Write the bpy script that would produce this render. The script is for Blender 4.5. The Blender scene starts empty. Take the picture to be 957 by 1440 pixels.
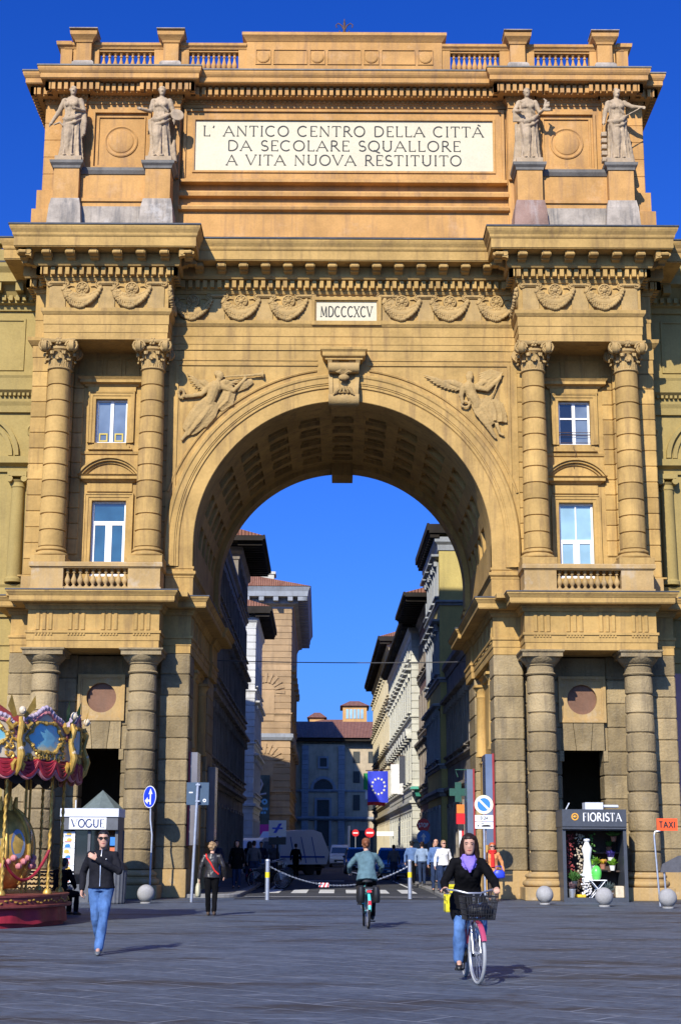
import bpy, bmesh, math, random
from mathutils import Vector, Matrix, noise
R = math.radians
PI = math.pi
random.seed(7)
SC = bpy.context.scene
COL = SC.collection

# ------------------------------------------------------------------ camera, light, exposure
cam_d = bpy.data.cameras.new('camera')
cam_d.sensor_fit = 'VERTICAL'
cam_d.sensor_height = 36
cam_d.lens = 52.15
cam_d.clip_start = 0.2
cam_d.clip_end = 4000
cam = bpy.data.objects.new('camera', cam_d)
COL.objects.link(cam)
cam.matrix_world = Matrix.Translation((-0.07, 0, 1.68)) @ Matrix.Rotation(R(90 + 12.78), 4, 'X') @ Matrix.Rotation(R(0.25), 4, 'Z')
SC.camera = cam

SUN_AZ, SUN_EL = 19.5, 33.0          # degrees left of the line from facade to camera, above the horizon
to_sun = Vector((-math.sin(R(SUN_AZ)) * math.cos(R(SUN_EL)), -math.cos(R(SUN_AZ)) * math.cos(R(SUN_EL)), math.sin(R(SUN_EL))))
sun_d = bpy.data.lights.new('sun', 'SUN')
sun_d.energy = 5.0
sun_d.angle = R(0.5)
sun_d.color = (1.0, 0.94, 0.83)
sun = bpy.data.objects.new('sun', sun_d)
COL.objects.link(sun)
sun.rotation_euler = to_sun.to_track_quat('Z', 'Y').to_euler()

world = bpy.data.worlds.new('World')
SC.world = world
world.use_nodes = True
wn = world.node_tree
wn.nodes.clear()
w_out = wn.nodes.new('ShaderNodeOutputWorld')
w_bg = wn.nodes.new('ShaderNodeBackground')
w_sky = wn.nodes.new('ShaderNodeTexSky')
w_sky.sky_type = 'NISHITA'
w_sky.sun_disc = False
w_sky.sun_elevation = R(SUN_EL)
w_sky.sun_rotation = R(180 + SUN_AZ)
w_sky.altitude = 200
w_sky.air_density = 1.0
w_sky.dust_density = 2.2
w_sky.ozone_density = 2.5
w_hs = wn.nodes.new('ShaderNodeHueSaturation')
w_hs.inputs['Saturation'].default_value = 1.12
w_hs.inputs['Value'].default_value = 1.0
w_bg.inputs['Strength'].default_value = 0.064
wn.links.new(w_sky.outputs[0], w_hs.inputs['Color'])
w_mul = wn.nodes.new('ShaderNodeMix')      # deep polarised blue of the photograph's sky
w_mul.data_type = 'RGBA'
w_mul.blend_type = 'MULTIPLY'
w_mul.inputs[0].default_value = 1.0
w_mul.inputs[7].default_value = (0.48, 1.02, 2.45, 1)
wn.links.new(w_hs.outputs[0], w_mul.inputs[6])
w_sub = wn.nodes.new('ShaderNodeMix')
w_sub.data_type = 'RGBA'
w_sub.blend_type = 'SUBTRACT'
w_sub.clamp_result = False
w_sub.inputs[0].default_value = 1.0
w_sub.inputs[7].default_value = (0.20, 0.34, 0.0, 1)
w_max = wn.nodes.new('ShaderNodeMix')
w_max.data_type = 'RGBA'
w_max.blend_type = 'LIGHTEN'
w_max.inputs[0].default_value = 1.0
w_max.inputs[7].default_value = (0.02, 0.05, 0.1, 1)
wn.links.new(w_mul.outputs[2], w_sub.inputs[6])
wn.links.new(w_sub.outputs[2], w_max.inputs[6])
wn.links.new(w_max.outputs[2], w_bg.inputs['Color'])
wn.links.new(w_bg.outputs[0], w_out.inputs['Surface'])

vs = SC.view_settings
vs.view_transform = 'Standard'
vs.look = 'None'
vs.exposure = 0.26
vs.gamma = 1.0
vs.use_curve_mapping = False
SC.cycles.use_denoising = True
SC.cycles.max_bounces = 6
SC.cycles.diffuse_bounces = 2
SC.cycles.glossy_bounces = 3
SC.cycles.transmission_bounces = 3
SC.cycles.volume_bounces = 0
SC.cycles.caustics_reflective = False
SC.cycles.caustics_refractive = False


# ------------------------------------------------------------------ mesh helpers
class MB:
    """Collects faces; build() links them as one mesh object."""
    def __init__(self):
        self.v, self.f, self.r, self.mi = [], [], [], []
        self.M = None
        self.rnd = 0.5
        self.mat = 0

    def add(self, vs, fs):
        n = len(self.v)
        if self.M is not None:
            vs = [self.M @ Vector(p) for p in vs]
        self.v.extend([tuple(p) for p in vs])
        for f in fs:
            self.f.append(tuple(i + n for i in f))
            self.r.append(self.rnd)
            self.mi.append(self.mat)

    def roll(self):
        self.rnd = random.random()

    def box(self, x0, x1, y0, y1, z0, z1):
        if x0 > x1: x0, x1 = x1, x0
        if y0 > y1: y0, y1 = y1, y0
        self.add([(x0, y0, z0), (x1, y0, z0), (x1, y1, z0), (x0, y1, z0), (x0, y0, z1), (x1, y0, z1), (x1, y1, z1), (x0, y1, z1)],
                 [(0, 3, 2, 1), (4, 5, 6, 7), (0, 1, 5, 4), (1, 2, 6, 5), (2, 3, 7, 6), (3, 0, 4, 7)])

    def block(self, x0, x1, y0, y1, z0, z1, b=.03):
        """a masonry block: box whose edges are all chamfered"""
        if x0 > x1: x0, x1 = x1, x0
        rings = []
        for z, i, c in ((z0, b, 0), (z0 + b, 0, b), (z1 - b, 0, b), (z1, b, 0)):
            c = max(c, .001)
            a0, a1, b0, b1 = x0 + i, x1 - i, y0 + i, y1 - i
            rings.append([(a0 + c, b0, z), (a1 - c, b0, z), (a1, b0 + c, z), (a1, b1 - c, z), (a1 - c, b1, z), (a0 + c, b1, z), (a0, b1 - c, z), (a0, b0 + c, z)])
        self.loft(rings)

    def loft(self, rings, cap=True, closed=True):
        n = len(rings[0])
        vs = [p for r in rings for p in r]
        fs = []
        for k in range(len(rings) - 1):
            for i in range(n if closed else n - 1):
                j = (i + 1) % n
                fs.append((k * n + i, k * n + j, (k + 1) * n + j, (k + 1) * n + i))
        if cap and closed:
            fs.append(tuple(range(n - 1, -1, -1)))
            fs.append(tuple((len(rings) - 1) * n + i for i in range(n)))
        self.add(vs, fs)

    def lathe(self, prof, cx=0, cy=0, seg=24, a0=0, a1=2 * PI, cap=True, mod=None):
        full = abs(a1 - a0 - 2 * PI) < 1e-6
        n = seg if full else seg + 1
        rings = []
        for r, z in prof:
            ring = []
            for i in range(n):
                a = a0 + (a1 - a0) * i / seg
                rr = r if mod is None else mod(r, z, a)
                ring.append((cx + rr * math.cos(a), cy + rr * math.sin(a), z))
            rings.append(ring)
        self.loft(rings, cap=cap and full, closed=full)

    def tube(self, pts, r, seg=8, cap=True, sq=None, up=None):
        """round bar through points; r one radius or one per point; sq flattens (second axis factor)"""
        pts = [Vector(p) for p in pts]
        n = len(pts)
        rr = r if isinstance(r, (list, tuple)) else [r] * n
        rings = []
        u = None
        for i, p in enumerate(pts):
            t = (pts[min(i + 1, n - 1)] - pts[max(i - 1, 0)])
            if t.length < 1e-9: t = Vector((0, 0, 1))
            t.normalize()
            if u is None:
                a = Vector(up) if up else (Vector((0, 0, 1)) if abs(t.z) < .9 else Vector((1, 0, 0)))
                u = (a - t * a.dot(t)).normalized()
            else:
                u = (u - t * u.dot(t))
                u = u.normalized() if u.length > 1e-6 else t.orthogonal().normalized()
            w = t.cross(u)
            q = 1 if sq is None else sq
            rings.append([p + u * (rr[i] * math.cos(2 * PI * k / seg)) * q + w * (rr[i] * math.sin(2 * PI * k / seg)) for k in range(seg)])
        self.loft(rings, cap=cap)

    def ball(self, c, r, seg=12, rings=8, s=(1, 1, 1)):
        vs, fs = [], []
        for i in range(1, rings):
            a = PI * i / rings
            for k in range(seg):
                b = 2 * PI * k / seg
                vs.append((c[0] + r * s[0] * math.sin(a) * math.cos(b), c[1] + r * s[1] * math.sin(a) * math.sin(b), c[2] + r * s[2] * math.cos(a)))
        for i in range(rings - 2):
            for k in range(seg):
                j = (k + 1) % seg
                fs.append((i * seg + k, (i + 1) * seg + k, (i + 1) * seg + j, i * seg + j))
        t, b = len(vs), len(vs) + 1
        vs += [(c[0], c[1], c[2] + r * s[2]), (c[0], c[1], c[2] - r * s[2])]
        for k in range(seg):
            j = (k + 1) % seg
            fs.append((t, k, j))
            fs.append((b, (rings - 2) * seg + j, (rings - 2) * seg + k))
        self.add(vs, fs)

    def prism(self, poly, axis, a, b):
        """extrude a 2D polygon along axis: 'y' takes (x,z), 'x' takes (y,z), 'z' takes (x,y)"""
        mk = {'y': lambda p, t: (p[0], t, p[1]), 'x': lambda p, t: (t, p[0], p[1]), 'z': lambda p, t: (p[0], p[1], t)}[axis]
        n = len(poly)
        vs = [mk(p, a) for p in poly] + [mk(p, b) for p in poly]
        fs = [tuple(range(n - 1, -1, -1)), tuple(range(n, 2 * n))]
        for i in range(n):
            j = (i + 1) % n
            fs.append((i, j, n + j, n + i))
        self.add(vs, fs)

    def mould(self, path, prof, caps=True):
        """sweep a moulding profile [(outward, z)] along an XY path, corners mitred; outward is right of travel"""
        offs = offset_dirs(path)
        rings = [[(p[0] + d[0] * o, p[1] + d[1] * o, z) for o, z in prof] for p, d in zip(path, offs)]
        self.loft(rings, cap=False, closed=False)
        if caps:
            n = len(prof)
            self.add(rings[0], [tuple(range(n))])
            self.add(rings[-1], [tuple(range(n - 1, -1, -1))])

    def along(self, path, o0, o1, z0, z1, w, pitch, skip=0.0, shape=None):
        """row of small blocks (dentils, modillions) set out along every straight run of the path"""
        offs = offset_dirs(path)
        for i in range(len(path) - 1):
            p, q = Vector(path[i]), Vector(path[i + 1])
            t = (q - p).normalized()
            nrm = Vector((t.y, -t.x))
            a = Vector((p.x + offs[i][0] * o1, p.y + offs[i][1] * o1))
            b = Vector((q.x + offs[i + 1][0] * o1, q.y + offs[i + 1][1] * o1))
            L = (b - a).dot(t)
            if L < w * 1.2: continue
            m = max(1, int(round((L - w) / pitch)))
            for k in range(m + 1):
                s = w / 2 + (L - w) * k / m
                c = a + t * s
                c0 = c - nrm * (o1 - o0)
                h = t * (w / 2)
                if shape:
                    shape(self, c0, nrm, t, w, o1 - o0, z0, z1)
                    continue
                vs = [c0 - h, c0 + h, c + h, c - h]
                self.add([(x.x, x.y, z0) for x in vs] + [(x.x, x.y, z1) for x in vs],
                         [(0, 1, 2, 3), (7, 6, 5, 4), (0, 4, 5, 1), (1, 5, 6, 2), (2, 6, 7, 3), (3, 7, 4, 0)])

    def build(self, name, mat, parent=None, smooth=False, angle=40, label=None):
        me = bpy.data.meshes.new(name)
        me.from_pydata(self.v, [], self.f)
        me.update()
        bm = bmesh.new()
        bm.from_mesh(me)
        bmesh.ops.recalc_face_normals(bm, faces=bm.faces)
        bm.to_mesh(me)
        bm.free()
        at = me.attributes.new('rnd', 'FLOAT', 'FACE')
        at.data.foreach_set('value', self.r)
        mats = mat if isinstance(mat, (list, tuple)) else [mat]
        for m in mats: me.materials.append(m)
        if len(mats) > 1:
            me.polygons.foreach_set('material_index', self.mi)
        if smooth:
            me.polygons.foreach_set('use_smooth', [True] * len(me.polygons))
            me.set_sharp_from_angle(angle=R(angle))
        return link(name, me, parent, label)


def offset_dirs(path):
    out = []
    n = len(path)
    for i in range(n):
        ns = []
        for a, b in ((i - 1, i), (i, i + 1)):
            if a < 0 or b >= n: continue
            d = Vector((path[b][0] - path[a][0], path[b][1] - path[a][1])).normalized()
            ns.append(Vector((d.y, -d.x)))
        if len(ns) == 1:
            out.append(ns[0])
        else:
            m = (ns[0] + ns[1])
            out.append(m / max(1e-6, (m.dot(ns[0]))) if m.length > 1e-6 else ns[0])
    return out


def link(name, me, parent=None, label=None):
    o = bpy.data.objects.new(name, me)
    COL.objects.link(o)
    if parent is not None:
        o.parent = parent
        if not parent.get('local'):
            base = parent.matrix_world if parent.parent is None else parent.matrix_world
            o.matrix_parent_inverse = inv_world(parent)
    if label: o['label'] = label
    return o


def world_of(o):
    m = o.matrix_basis.copy()
    if o.parent is not None:
        m = world_of(o.parent) @ o.matrix_parent_inverse @ m
    return m


def inv_world(o):
    return world_of(o).inverted()


def thing(name, label, cat, loc=(0, 0, 0), rz=0.0, group=None, local=False, scale=1.0):
    """Empty at the base of a thing. local: its parts are modelled round its own origin, else in world space."""
    o = bpy.data.objects.new(name, None)
    o.empty_display_size = .3
    COL.objects.link(o)
    o.location = loc
    o.rotation_euler = (0, 0, rz)
    o.scale = (scale,) * 3
    o['label'] = label
    o['category'] = cat
    if group: o['group'] = group
    if local: o['local'] = True
    return o


def tag(o, label, cat, group=None):
    o['label'] = label
    o['category'] = cat
    if group: o['group'] = group
    return o


def sub(parent, name, mb, mat, **k):
    """part of a part: same frame as its parent"""
    o = mb.build(name, mat, None, **k)
    o.parent = parent
    return o


def copy_part(src, parent, M=None):
    o = src.copy()
    COL.objects.link(o)
    o.parent = parent
    o.matrix_parent_inverse = src.matrix_parent_inverse
    if M is not None: o.matrix_basis = M
    for ch in list(src.children):
        c = ch.copy()
        COL.objects.link(c)
        c.parent = o
        c.matrix_parent_inverse = ch.matrix_parent_inverse
    return o


def copy_tree(src, loc, rz=0.0, label=None, group=None):
    o = src.copy()
    COL.objects.link(o)
    o.location = loc
    o.rotation_euler = (0, 0, rz)
    if label: o['label'] = label
    if group: o['group'] = group
    for ch in list(src.children):
        c = ch.copy()
        COL.objects.link(c)
        c.parent = o
        c.matrix_parent_inverse = ch.matrix_parent_inverse
        for g in list(ch.children):
            d = g.copy()
            COL.objects.link(d)
            d.parent = c
            d.matrix_parent_inverse = g.matrix_parent_inverse
    return o


def remesh(mb, voxel, iters=4, disp=None):
    """fuse overlapping solids of an MB into one continuous skin; returns a new MB"""
    me = bpy.data.meshes.new('tmp')
    me.from_pydata(mb.v, [], mb.f)
    me.update()
    bm = bmesh.new(); bm.from_mesh(me)
    bmesh.ops.recalc_face_normals(bm, faces=bm.faces)
    bm.to_mesh(me); bm.free()
    o = bpy.data.objects.new('tmp', me)
    COL.objects.link(o)
    m = o.modifiers.new('r', 'REMESH')
    m.mode = 'VOXEL'
    m.voxel_size = voxel
    if iters:
        s = o.modifiers.new('s', 'SMOOTH')
        s.factor = .5
        s.iterations = iters
    dg = bpy.context.evaluated_depsgraph_get()
    dg.update()
    ev = bpy.data.meshes.new_from_object(o.evaluated_get(dg))
    out = MB()
    out.v = [tuple(v.co) for v in ev.vertices]
    out.f = [tuple(p.vertices) for p in ev.polygons]
    out.r = [.5] * len(out.f)
    out.mi = [0] * len(out.f)
    if disp:
        nv = []
        for v in ev.vertices:
            c = v.co + v.normal * disp(v.co, v.normal)
            nv.append(tuple(c))
        out.v = nv
    bpy.data.objects.remove(o)
    bpy.data.meshes.remove(me)
    bpy.data.meshes.remove(ev)
    return out


# ------------------------------------------------------------------ materials
MATS = {}

def nodes_of(name):
    m = bpy.data.materials.new(name)
    m.use_nodes = True
    nt = m.node_tree
    b = nt.nodes['Principled BSDF']
    return m, nt, b


def mathn(nt, op, a, b=None, clamp=False):
    n = nt.nodes.new('ShaderNodeMath')
    n.operation = op
    n.use_clamp = clamp
    for i, x in enumerate((a, b)):
        if x is None: continue
        if isinstance(x, (int, float)): n.inputs[i].default_value = x
        else: nt.links.new(x, n.inputs[i])
    return n.outputs[0]


def mixc(nt, fac, a, b, blend='MIX'):
    n = nt.nodes.new('ShaderNodeMix')
    n.data_type = 'RGBA'
    n.blend_type = blend
    for s, x in ((n.inputs[0], fac), (n.inputs[6], a), (n.inputs[7], b)):
        if isinstance(x, (int, float)): s.default_value = x
        elif isinstance(x, (tuple, list)): s.default_value = (*x[:3], 1)
        else: nt.links.new(x, s)
    return n.outputs[2]


def noise_n(nt, vec, scale, detail=4, rough=.55):
    n = nt.nodes.new('ShaderNodeTexNoise')
    n.inputs['Scale'].default_value = scale
    n.inputs['Detail'].default_value = detail
    n.inputs['Roughness'].default_value = rough
    nt.links.new(vec, n.inputs['Vector'])
    return n.outputs['Fac']


def ramp(nt, fac, lo, hi):
    n = nt.nodes.new('ShaderNodeMapRange')
    n.inputs['From Min'].default_value = lo
    n.inputs['From Max'].default_value = hi
    nt.links.new(fac, n.inputs['Value'])
    return n.outputs[0]


def pos_vec(nt, scale=(1, 1, 1), rot=0.0, obj=False):
    if obj:
        g = nt.nodes.new('ShaderNodeTexCoord').outputs['Object']
    else:
        g = nt.nodes.new('ShaderNodeNewGeometry').outputs['Position']
    mp = nt.nodes.new('ShaderNodeMapping')
    mp.inputs['Scale'].default_value = scale
    mp.inputs['Rotation'].default_value = (0, 0, rot)
    nt.links.new(g, mp.inputs['Vector'])
    return mp.outputs[0]


def mat_wall(name, base, var=.16, block=.10, streak=.25, streak_col=(.10, .085, .07), pale=.0, pale_col=(.6, .52, .42), grain=14, bump=.25, rough=.88, blotch=.7):
    """weathered plaster or stone: blotches, fine grain, run-off streaks, pale flaking, a tone per block"""
    m, nt, b = nodes_of(name)
    p = pos_vec(nt)
    n1 = noise_n(nt, p, blotch, 5, .6)
    n2 = noise_n(nt, p, grain, 3, .6)
    dark = tuple(c * (1 - var * 1.7) for c in base)
    lite = tuple(min(1, c * (1 + var)) for c in base)
    c = mixc(nt, ramp(nt, n1, .36, .64), dark, lite)
    g = ramp(nt, n2, .25, .75)
    c = mixc(nt, .35, c, mixc(nt, g, tuple(x * .72 for x in base), tuple(min(1, x * 1.22) for x in base)))
    if block:
        at = nt.nodes.new('ShaderNodeAttribute')
        at.attribute_name = 'rnd'
        k = mathn(nt, 'ADD', mathn(nt, 'MULTIPLY', at.outputs['Fac'], 2 * block), 1 - block)
        c = mixc(nt, 1.0, c, k_to_col(nt, k), 'MULTIPLY')
    if streak:
        s = noise_n(nt, pos_vec(nt, (1.6, 1.6, .16)), 2.2, 5, .65)
        c = mixc(nt, mathn(nt, 'MULTIPLY', ramp(nt, s, .50, .70), streak, True), c, streak_col)
    if pale:
        q = noise_n(nt, p, 1.3, 8, .7)
        c = mixc(nt, mathn(nt, 'MULTIPLY', ramp(nt, q, .56, .66), pale, True), c, pale_col)
    nt.links.new(c, b.inputs['Base Color'])
    b.inputs['Roughness'].default_value = rough
    b.inputs['Specular IOR Level'].default_value = .2
    bp = nt.nodes.new('ShaderNodeBump')
    bp.inputs['Strength'].default_value = bump
    bp.inputs['Distance'].default_value = .03
    h = mathn(nt, 'ADD', n2, mathn(nt, 'MULTIPLY', noise_n(nt, p, 3.2, 5, .6), .8))
    nt.links.new(h, bp.inputs['Height'])
    nt.links.new(bp.outputs[0], b.inputs['Normal'])
    MATS[name] = m
    return m


def k_to_col(nt, k):
    n = nt.nodes.new('ShaderNodeCombineColor')
    for i in range(3): nt.links.new(k, n.inputs[i])
    return n.outputs[0]


def mat_plain(name, base, rough=.6, metal=0.0, spec=.4, var=.10, scale=8, bump=0.0, coat=0.0, obj=True):
    m, nt, b = nodes_of(name)
    n1 = noise_n(nt, pos_vec(nt, obj=obj), scale, 4, .6)
    c = mixc(nt, ramp(nt, n1, .3, .7), tuple(x * (1 - var) for x in base), tuple(min(1, x * (1 + var)) for x in base))
    nt.links.new(c, b.inputs['Base Color'])
    b.inputs['Roughness'].default_value = rough
    b.inputs['Metallic'].default_value = metal
    b.inputs['Specular IOR Level'].default_value = spec
    b.inputs['Coat Weight'].default_value = coat
    if bump:
        bp = nt.nodes.new('ShaderNodeBump')
        bp.inputs['Strength'].default_value = bump
        bp.inputs['Distance'].default_value = .02
        nt.links.new(n1, bp.inputs['Height'])
        nt.links.new(bp.outputs[0], b.inputs['Normal'])
    MATS[name] = m
    return m

OCHRE = mat_wall('ochre_plaster', (.475, .30, .10), var=.18, block=.17, streak=.55, streak_col=(.17, .105, .055), grain=10, bump=.35)
ATTIC = mat_wall('orange_plaster', (.53, .29, .098), var=.17, block=.08, streak=.5, streak_col=(.23, .14, .09), pale=.25, pale_col=(.62, .40, .22))
STONE = mat_wall('brown_stone', (.305, .228, .118), var=.26, block=.26, streak=.55, streak_col=(.11, .09, .065), pale=.18, pale_col=(.36, .31, .22), grain=13, bump=1.0)
PLINTH = mat_wall('plinth_plaster', (.44, .29, .12), var=.18, block=.05, streak=.25, streak_col=(.30, .27, .22), pale=.35, pale_col=(.52, .46, .37))
ORNA = mat_wall('ornament_stucco', (.43, .285, .112), var=.14, block=0, streak=.28, streak_col=(.15, .12, .085), grain=30, bump=.4, blotch=2)
MARBLE = mat_wall('statue_stone', (.43, .32, .20), var=.2, block=0, streak=.30, streak_col=(.26, .23, .20), grain=25, blotch=2.2, bump=.3)
STAIN = mat_wall('stained_stone', (.40, .34, .27), var=.25, block=.1, streak=.75, streak_col=(.10, .10, .10), pale=.4, pale_col=(.62, .58, .52), blotch=1.5)
GREYSTONE = mat_wall('grey_stone', (.20, .185, .16), var=.2, block=.1, streak=.4, streak_col=(.07, .07, .07))
LEAD = mat_wall('lead_flashing', (.055, .06, .07), var=.2, block=0, streak=.3, streak_col=(.14, .15, .17), rough=.6)
BRICKY = mat_wall('bare_brick', (.30, .19, .145), var=.3, block=.25, streak=.5, streak_col=(.45, .40, .36), grain=22, bump=.6)
TABLET = mat_wall('tablet_marble', (.62, .55, .375), var=.05, block=0, streak=.12, streak_col=(.5, .45, .36), bump=.05, rough=.5)
LETTER = mat_plain('letter_black', (.02, .018, .016), rough=.6)
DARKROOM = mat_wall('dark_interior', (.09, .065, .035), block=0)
IRON = mat_plain('rusty_iron', (.10, .055, .035), rough=.7, metal=.3, var=.4)
WHITE = mat_plain('white_paint', (.80, .80, .78), rough=.45, var=.04)
OCULUS = mat_wall('oculus_porphyry', (.20, .105, .065), var=.25, block=0, rough=.6)


def mat_glass(name, base, rough=.04, dark=.6):
    m, nt, b = nodes_of(name)
    n1 = noise_n(nt, pos_vec(nt), 1.1, 3, .5)
    c = mixc(nt, ramp(nt, n1, .35, .65), tuple(x * dark for x in base), base)
    nt.links.new(c, b.inputs['Base Color'])
    b.inputs['Roughness'].default_value = rough
    b.inputs['Specular IOR Level'].default_value = .9
    b.inputs['IOR'].default_value = 1.55
    bp = nt.nodes.new('ShaderNodeBump')
    bp.inputs['Strength'].default_value = .04
    nt.links.new(noise_n(nt, pos_vec(nt), 2.5, 1), bp.inputs['Height'])
    nt.links.new(bp.outputs[0], b.inputs['Normal'])
    return m

GLASS = mat_glass('window_glass', (.03, .10, .16))
GLASS_PALE = mat_glass('window_glass_curtain', (.33, .52, .60), dark=.75)
GLASS_BLACK = mat_glass('window_glass_black', (.012, .015, .02))
GLASS_GREY = mat_glass('window_glass_grey', (.16, .20, .25))

# ------------------------------------------------------------------ lettering made of strokes
def _arc(cx, cy, rx, ry, a0, a1, n=14):
    return [(cx + rx * math.cos(R(a0 + (a1 - a0) * i / n)), cy + ry * math.sin(R(a0 + (a1 - a0) * i / n))) for i in range(n + 1)]

def _S():
    return _arc(.33, .74, .24, .26, 35, 270, 14) + _arc(.33, .24, .27, .24, 90, -150, 14)

GLY = {  # width, [(weight, points)], [serif positions (x, y)]
    'A': (.95, [('t', [(.05, 0), (.46, 1)]), ('T', [(.44, 1), (.90, 0)]), ('t', [(.2, .34), (.76, .34)])], [(.05, 0), (.90, 0)]),
    'C': (.90, [('T', _arc(.48, .5, .43, .5, 48, 312, 22))], []),
    'D': (.92, [('T', [(.14, 0), (.14, 1)]), ('T', [(.14, 1), (.38, 1)] + _arc(.38, .5, .46, .5, 86, -86, 18) + [(.38, 0), (.14, 0)])], []),
    'E': (.66, [('T', [(.14, 0), (.14, 1)]), ('t', [(.1, 1), (.60, 1)]), ('t', [(.14, .52), (.50, .52)]), ('t', [(.1, 0), (.62, 0)])], [(.60, .95), (.62, .05)]),
    'F': (.62, [('T', [(.14, 0), (.14, 1)]), ('t', [(.1, 1), (.60, 1)]), ('t', [(.14, .52), (.50, .52)])], [(.14, 0)]),
    'G': (.95, [('T', _arc(.48, .5, .43, .5, 48, 330, 22) + [(.86, .45)]), ('t', [(.62, .45), (.94, .45)])], []),
    'I': (.32, [('T', [(.16, 0), (.16, 1)])], [(.16, 0), (.16, 1)]),
    'L': (.64, [('T', [(.14, 0), (.14, 1)]), ('t', [(.1, 0), (.60, 0)])], [(.14, 1), (.60, .06)]),
    'M': (1.08, [('t', [(.12, 0), (.17, 1)]), ('T', [(.17, 1), (.54, .08)]), ('t', [(.54, .08), (.91, 1)]), ('T', [(.91, 1), (.96, 0)])], [(.12, 0), (.96, 0)]),
    'N': (.96, [('t', [(.14, 0), (.14, 1)]), ('T', [(.14, 1), (.82, 0)]), ('t', [(.82, 0), (.82, 1)])], [(.14, 0), (.82, 1)]),
    'O': (.98, [('T', _arc(.49, .5, .43, .5, 0, 360, 28))], []),
    'P': (.66, [('T', [(.14, 0), (.14, 1)]), ('T', [(.14, 1), (.34, 1)] + _arc(.34, .74, .24, .26, 88, -88, 12) + [(.34, .48), (.14, .48)])], [(.14, 0)]),
    'Q': (.98, [('T', _arc(.49, .5, .43, .5, 0, 360, 28)), ('T', [(.5, .1), (.72, -.06), (.98, -.2)])], []),
    'R': (.80, [('T', [(.14, 0), (.14, 1)]), ('T', [(.14, 1), (.34, 1)] + _arc(.34, .75, .24, .25, 88, -88, 12) + [(.34, .5), (.14, .5)]), ('T', [(.36, .5), (.76, 0)])], [(.14, 0), (.76, 0)]),
    'S': (.64, [('T', _S())], []),
    'T': (.78, [('T', [(.39, 0), (.39, 1)]), ('t', [(.04, 1), (.74, 1)])], [(.39, 0), (.04, .94), (.74, .94)]),
    'U': (.90, [('T', [(.14, 1), (.14, .35)] + _arc(.45, .35, .31, .35, 180, 360, 14) + [(.76, 1)])], [(.14, 1), (.76, 1)]),
    'V': (.90, [('T', [(.04, 1), (.44, 0)]), ('t', [(.44, 0), (.84, 1)])], [(.04, 1), (.84, 1)]),
    'X': (.88, [('T', [(.06, 1), (.80, 0)]), ('t', [(.06, 0), (.80, 1)])], [(.06, 1), (.80, 0), (.06, 0), (.80, 1)]),
    '0': (.66, [('T', _arc(.33, .5, .26, .5, 0, 360, 20))], []),
    '2': (.62, [('T', _arc(.3, .74, .24, .26, 160, -30, 12) + [(.06, 0), (.58, 0)])], []),
    '4': (.66, [('T', [(.46, 0), (.46, 1), (.04, .3), (.62, .3)])], []),
    '-': (.40, [('T', [(.06, .45), (.34, .45)])], []),
    "'": (.26, [('T', [(.16, 1.02), (.10, .80)])], []),
    '`': (.0, [('T', [(-.62, 1.22), (-.40, 1.08)])], []),
    ' ': (.42, [], []),
}


def ribbon(mb, pts, w, y, d):
    """flat stroke in the XZ plane at y, standing d proud of it towards -Y"""
    n = len(pts)
    closed = n > 3 and abs(pts[0][0] - pts[-1][0]) + abs(pts[0][1] - pts[-1][1]) < 1e-6
    P = [Vector(p) for p in (pts[:-1] if closed else pts)]
    n = len(P)
    rings = []
    for i in range(n):
        a = P[(i - 1) % n] if (closed or i) else None
        b = P[(i + 1) % n] if (closed or i < n - 1) else None
        d0 = (P[i] - a).normalized() if a is not None else None
        d1 = (b - P[i]).normalized() if b is not None else None
        t = (d0 or d1) if (d0 is None or d1 is None) else ((d0 + d1).normalized() if (d0 + d1).length > 1e-6 else d0)
        nn = Vector((-t.y, t.x))
        k = 1.0
        if d0 is not None and d1 is not None:
            k = 1 / max(.5, nn.dot(Vector((-d0.y, d0.x))))
        l, r = P[i] + nn * w / 2 * k, P[i] - nn * w / 2 * k
        rings.append([(l.x, y, l.y), (l.x, y - d, l.y), (r.x, y - d, r.y), (r.x, y, r.y)])
    if closed: rings.append(rings[0])
    mb.loft(rings, cap=not closed)


def lettering(mb, text, xc, zb, h, y, d=.012, thick=.11, thin=.05, serif=.2, track=.14, width=None):
    """text centred on xc, baseline zb, cap height h, on the plane y facing -Y"""
    w = sum(GLY[c][0] + track for c in text) - track
    sx = h if width is None else width / w
    x = xc - w * sx / 2
    k = 0
    for c in text:
        gw, strokes, serifs = GLY[c]
        for wt, pts in strokes:
            k += 1
            ribbon(mb, [(x + px * sx, zb + pz * h) for px, pz in pts], (thick if wt == 'T' else thin) * h, y, d + (k % 7) * .0007)
        if serif:
            for px, pz in serifs:
                k += 1
                if pz in (0, 1):
                    ribbon(mb, [(x + px * sx - serif * h / 2, zb + pz * h), (x + px * sx + serif * h / 2, zb + pz * h)], thin * h, y, d + .005 + (k % 5) * .0007)
                else:
                    ribbon(mb, [(x + px * sx, zb + pz * h - .1 * h), (x + px * sx, zb + pz * h + .08 * h)], thin * h, y, d + .005 + (k % 5) * .0007)
        x += (gw + track) * sx


# ------------------------------------------------------------------ the great arch
YC, YP, YB, YREAR = 52.0, 52.75, 53.15, 63.0       # column centres, pilaster face, bay wall, rear face
RA, ZA = 5.40, 12.45                               # arch radius and centre height
COLX = (6.96, 10.38)
BAYX = 8.57
arch = thing('triumphal_arch', 'tall ochre triumphal arch with paired columns and a long Latin-lettered tablet', 'arch', (0, 52, 0))
arch['label'] = 'tall ochre and stone triumphal arch with paired columns spanning the street'


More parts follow.
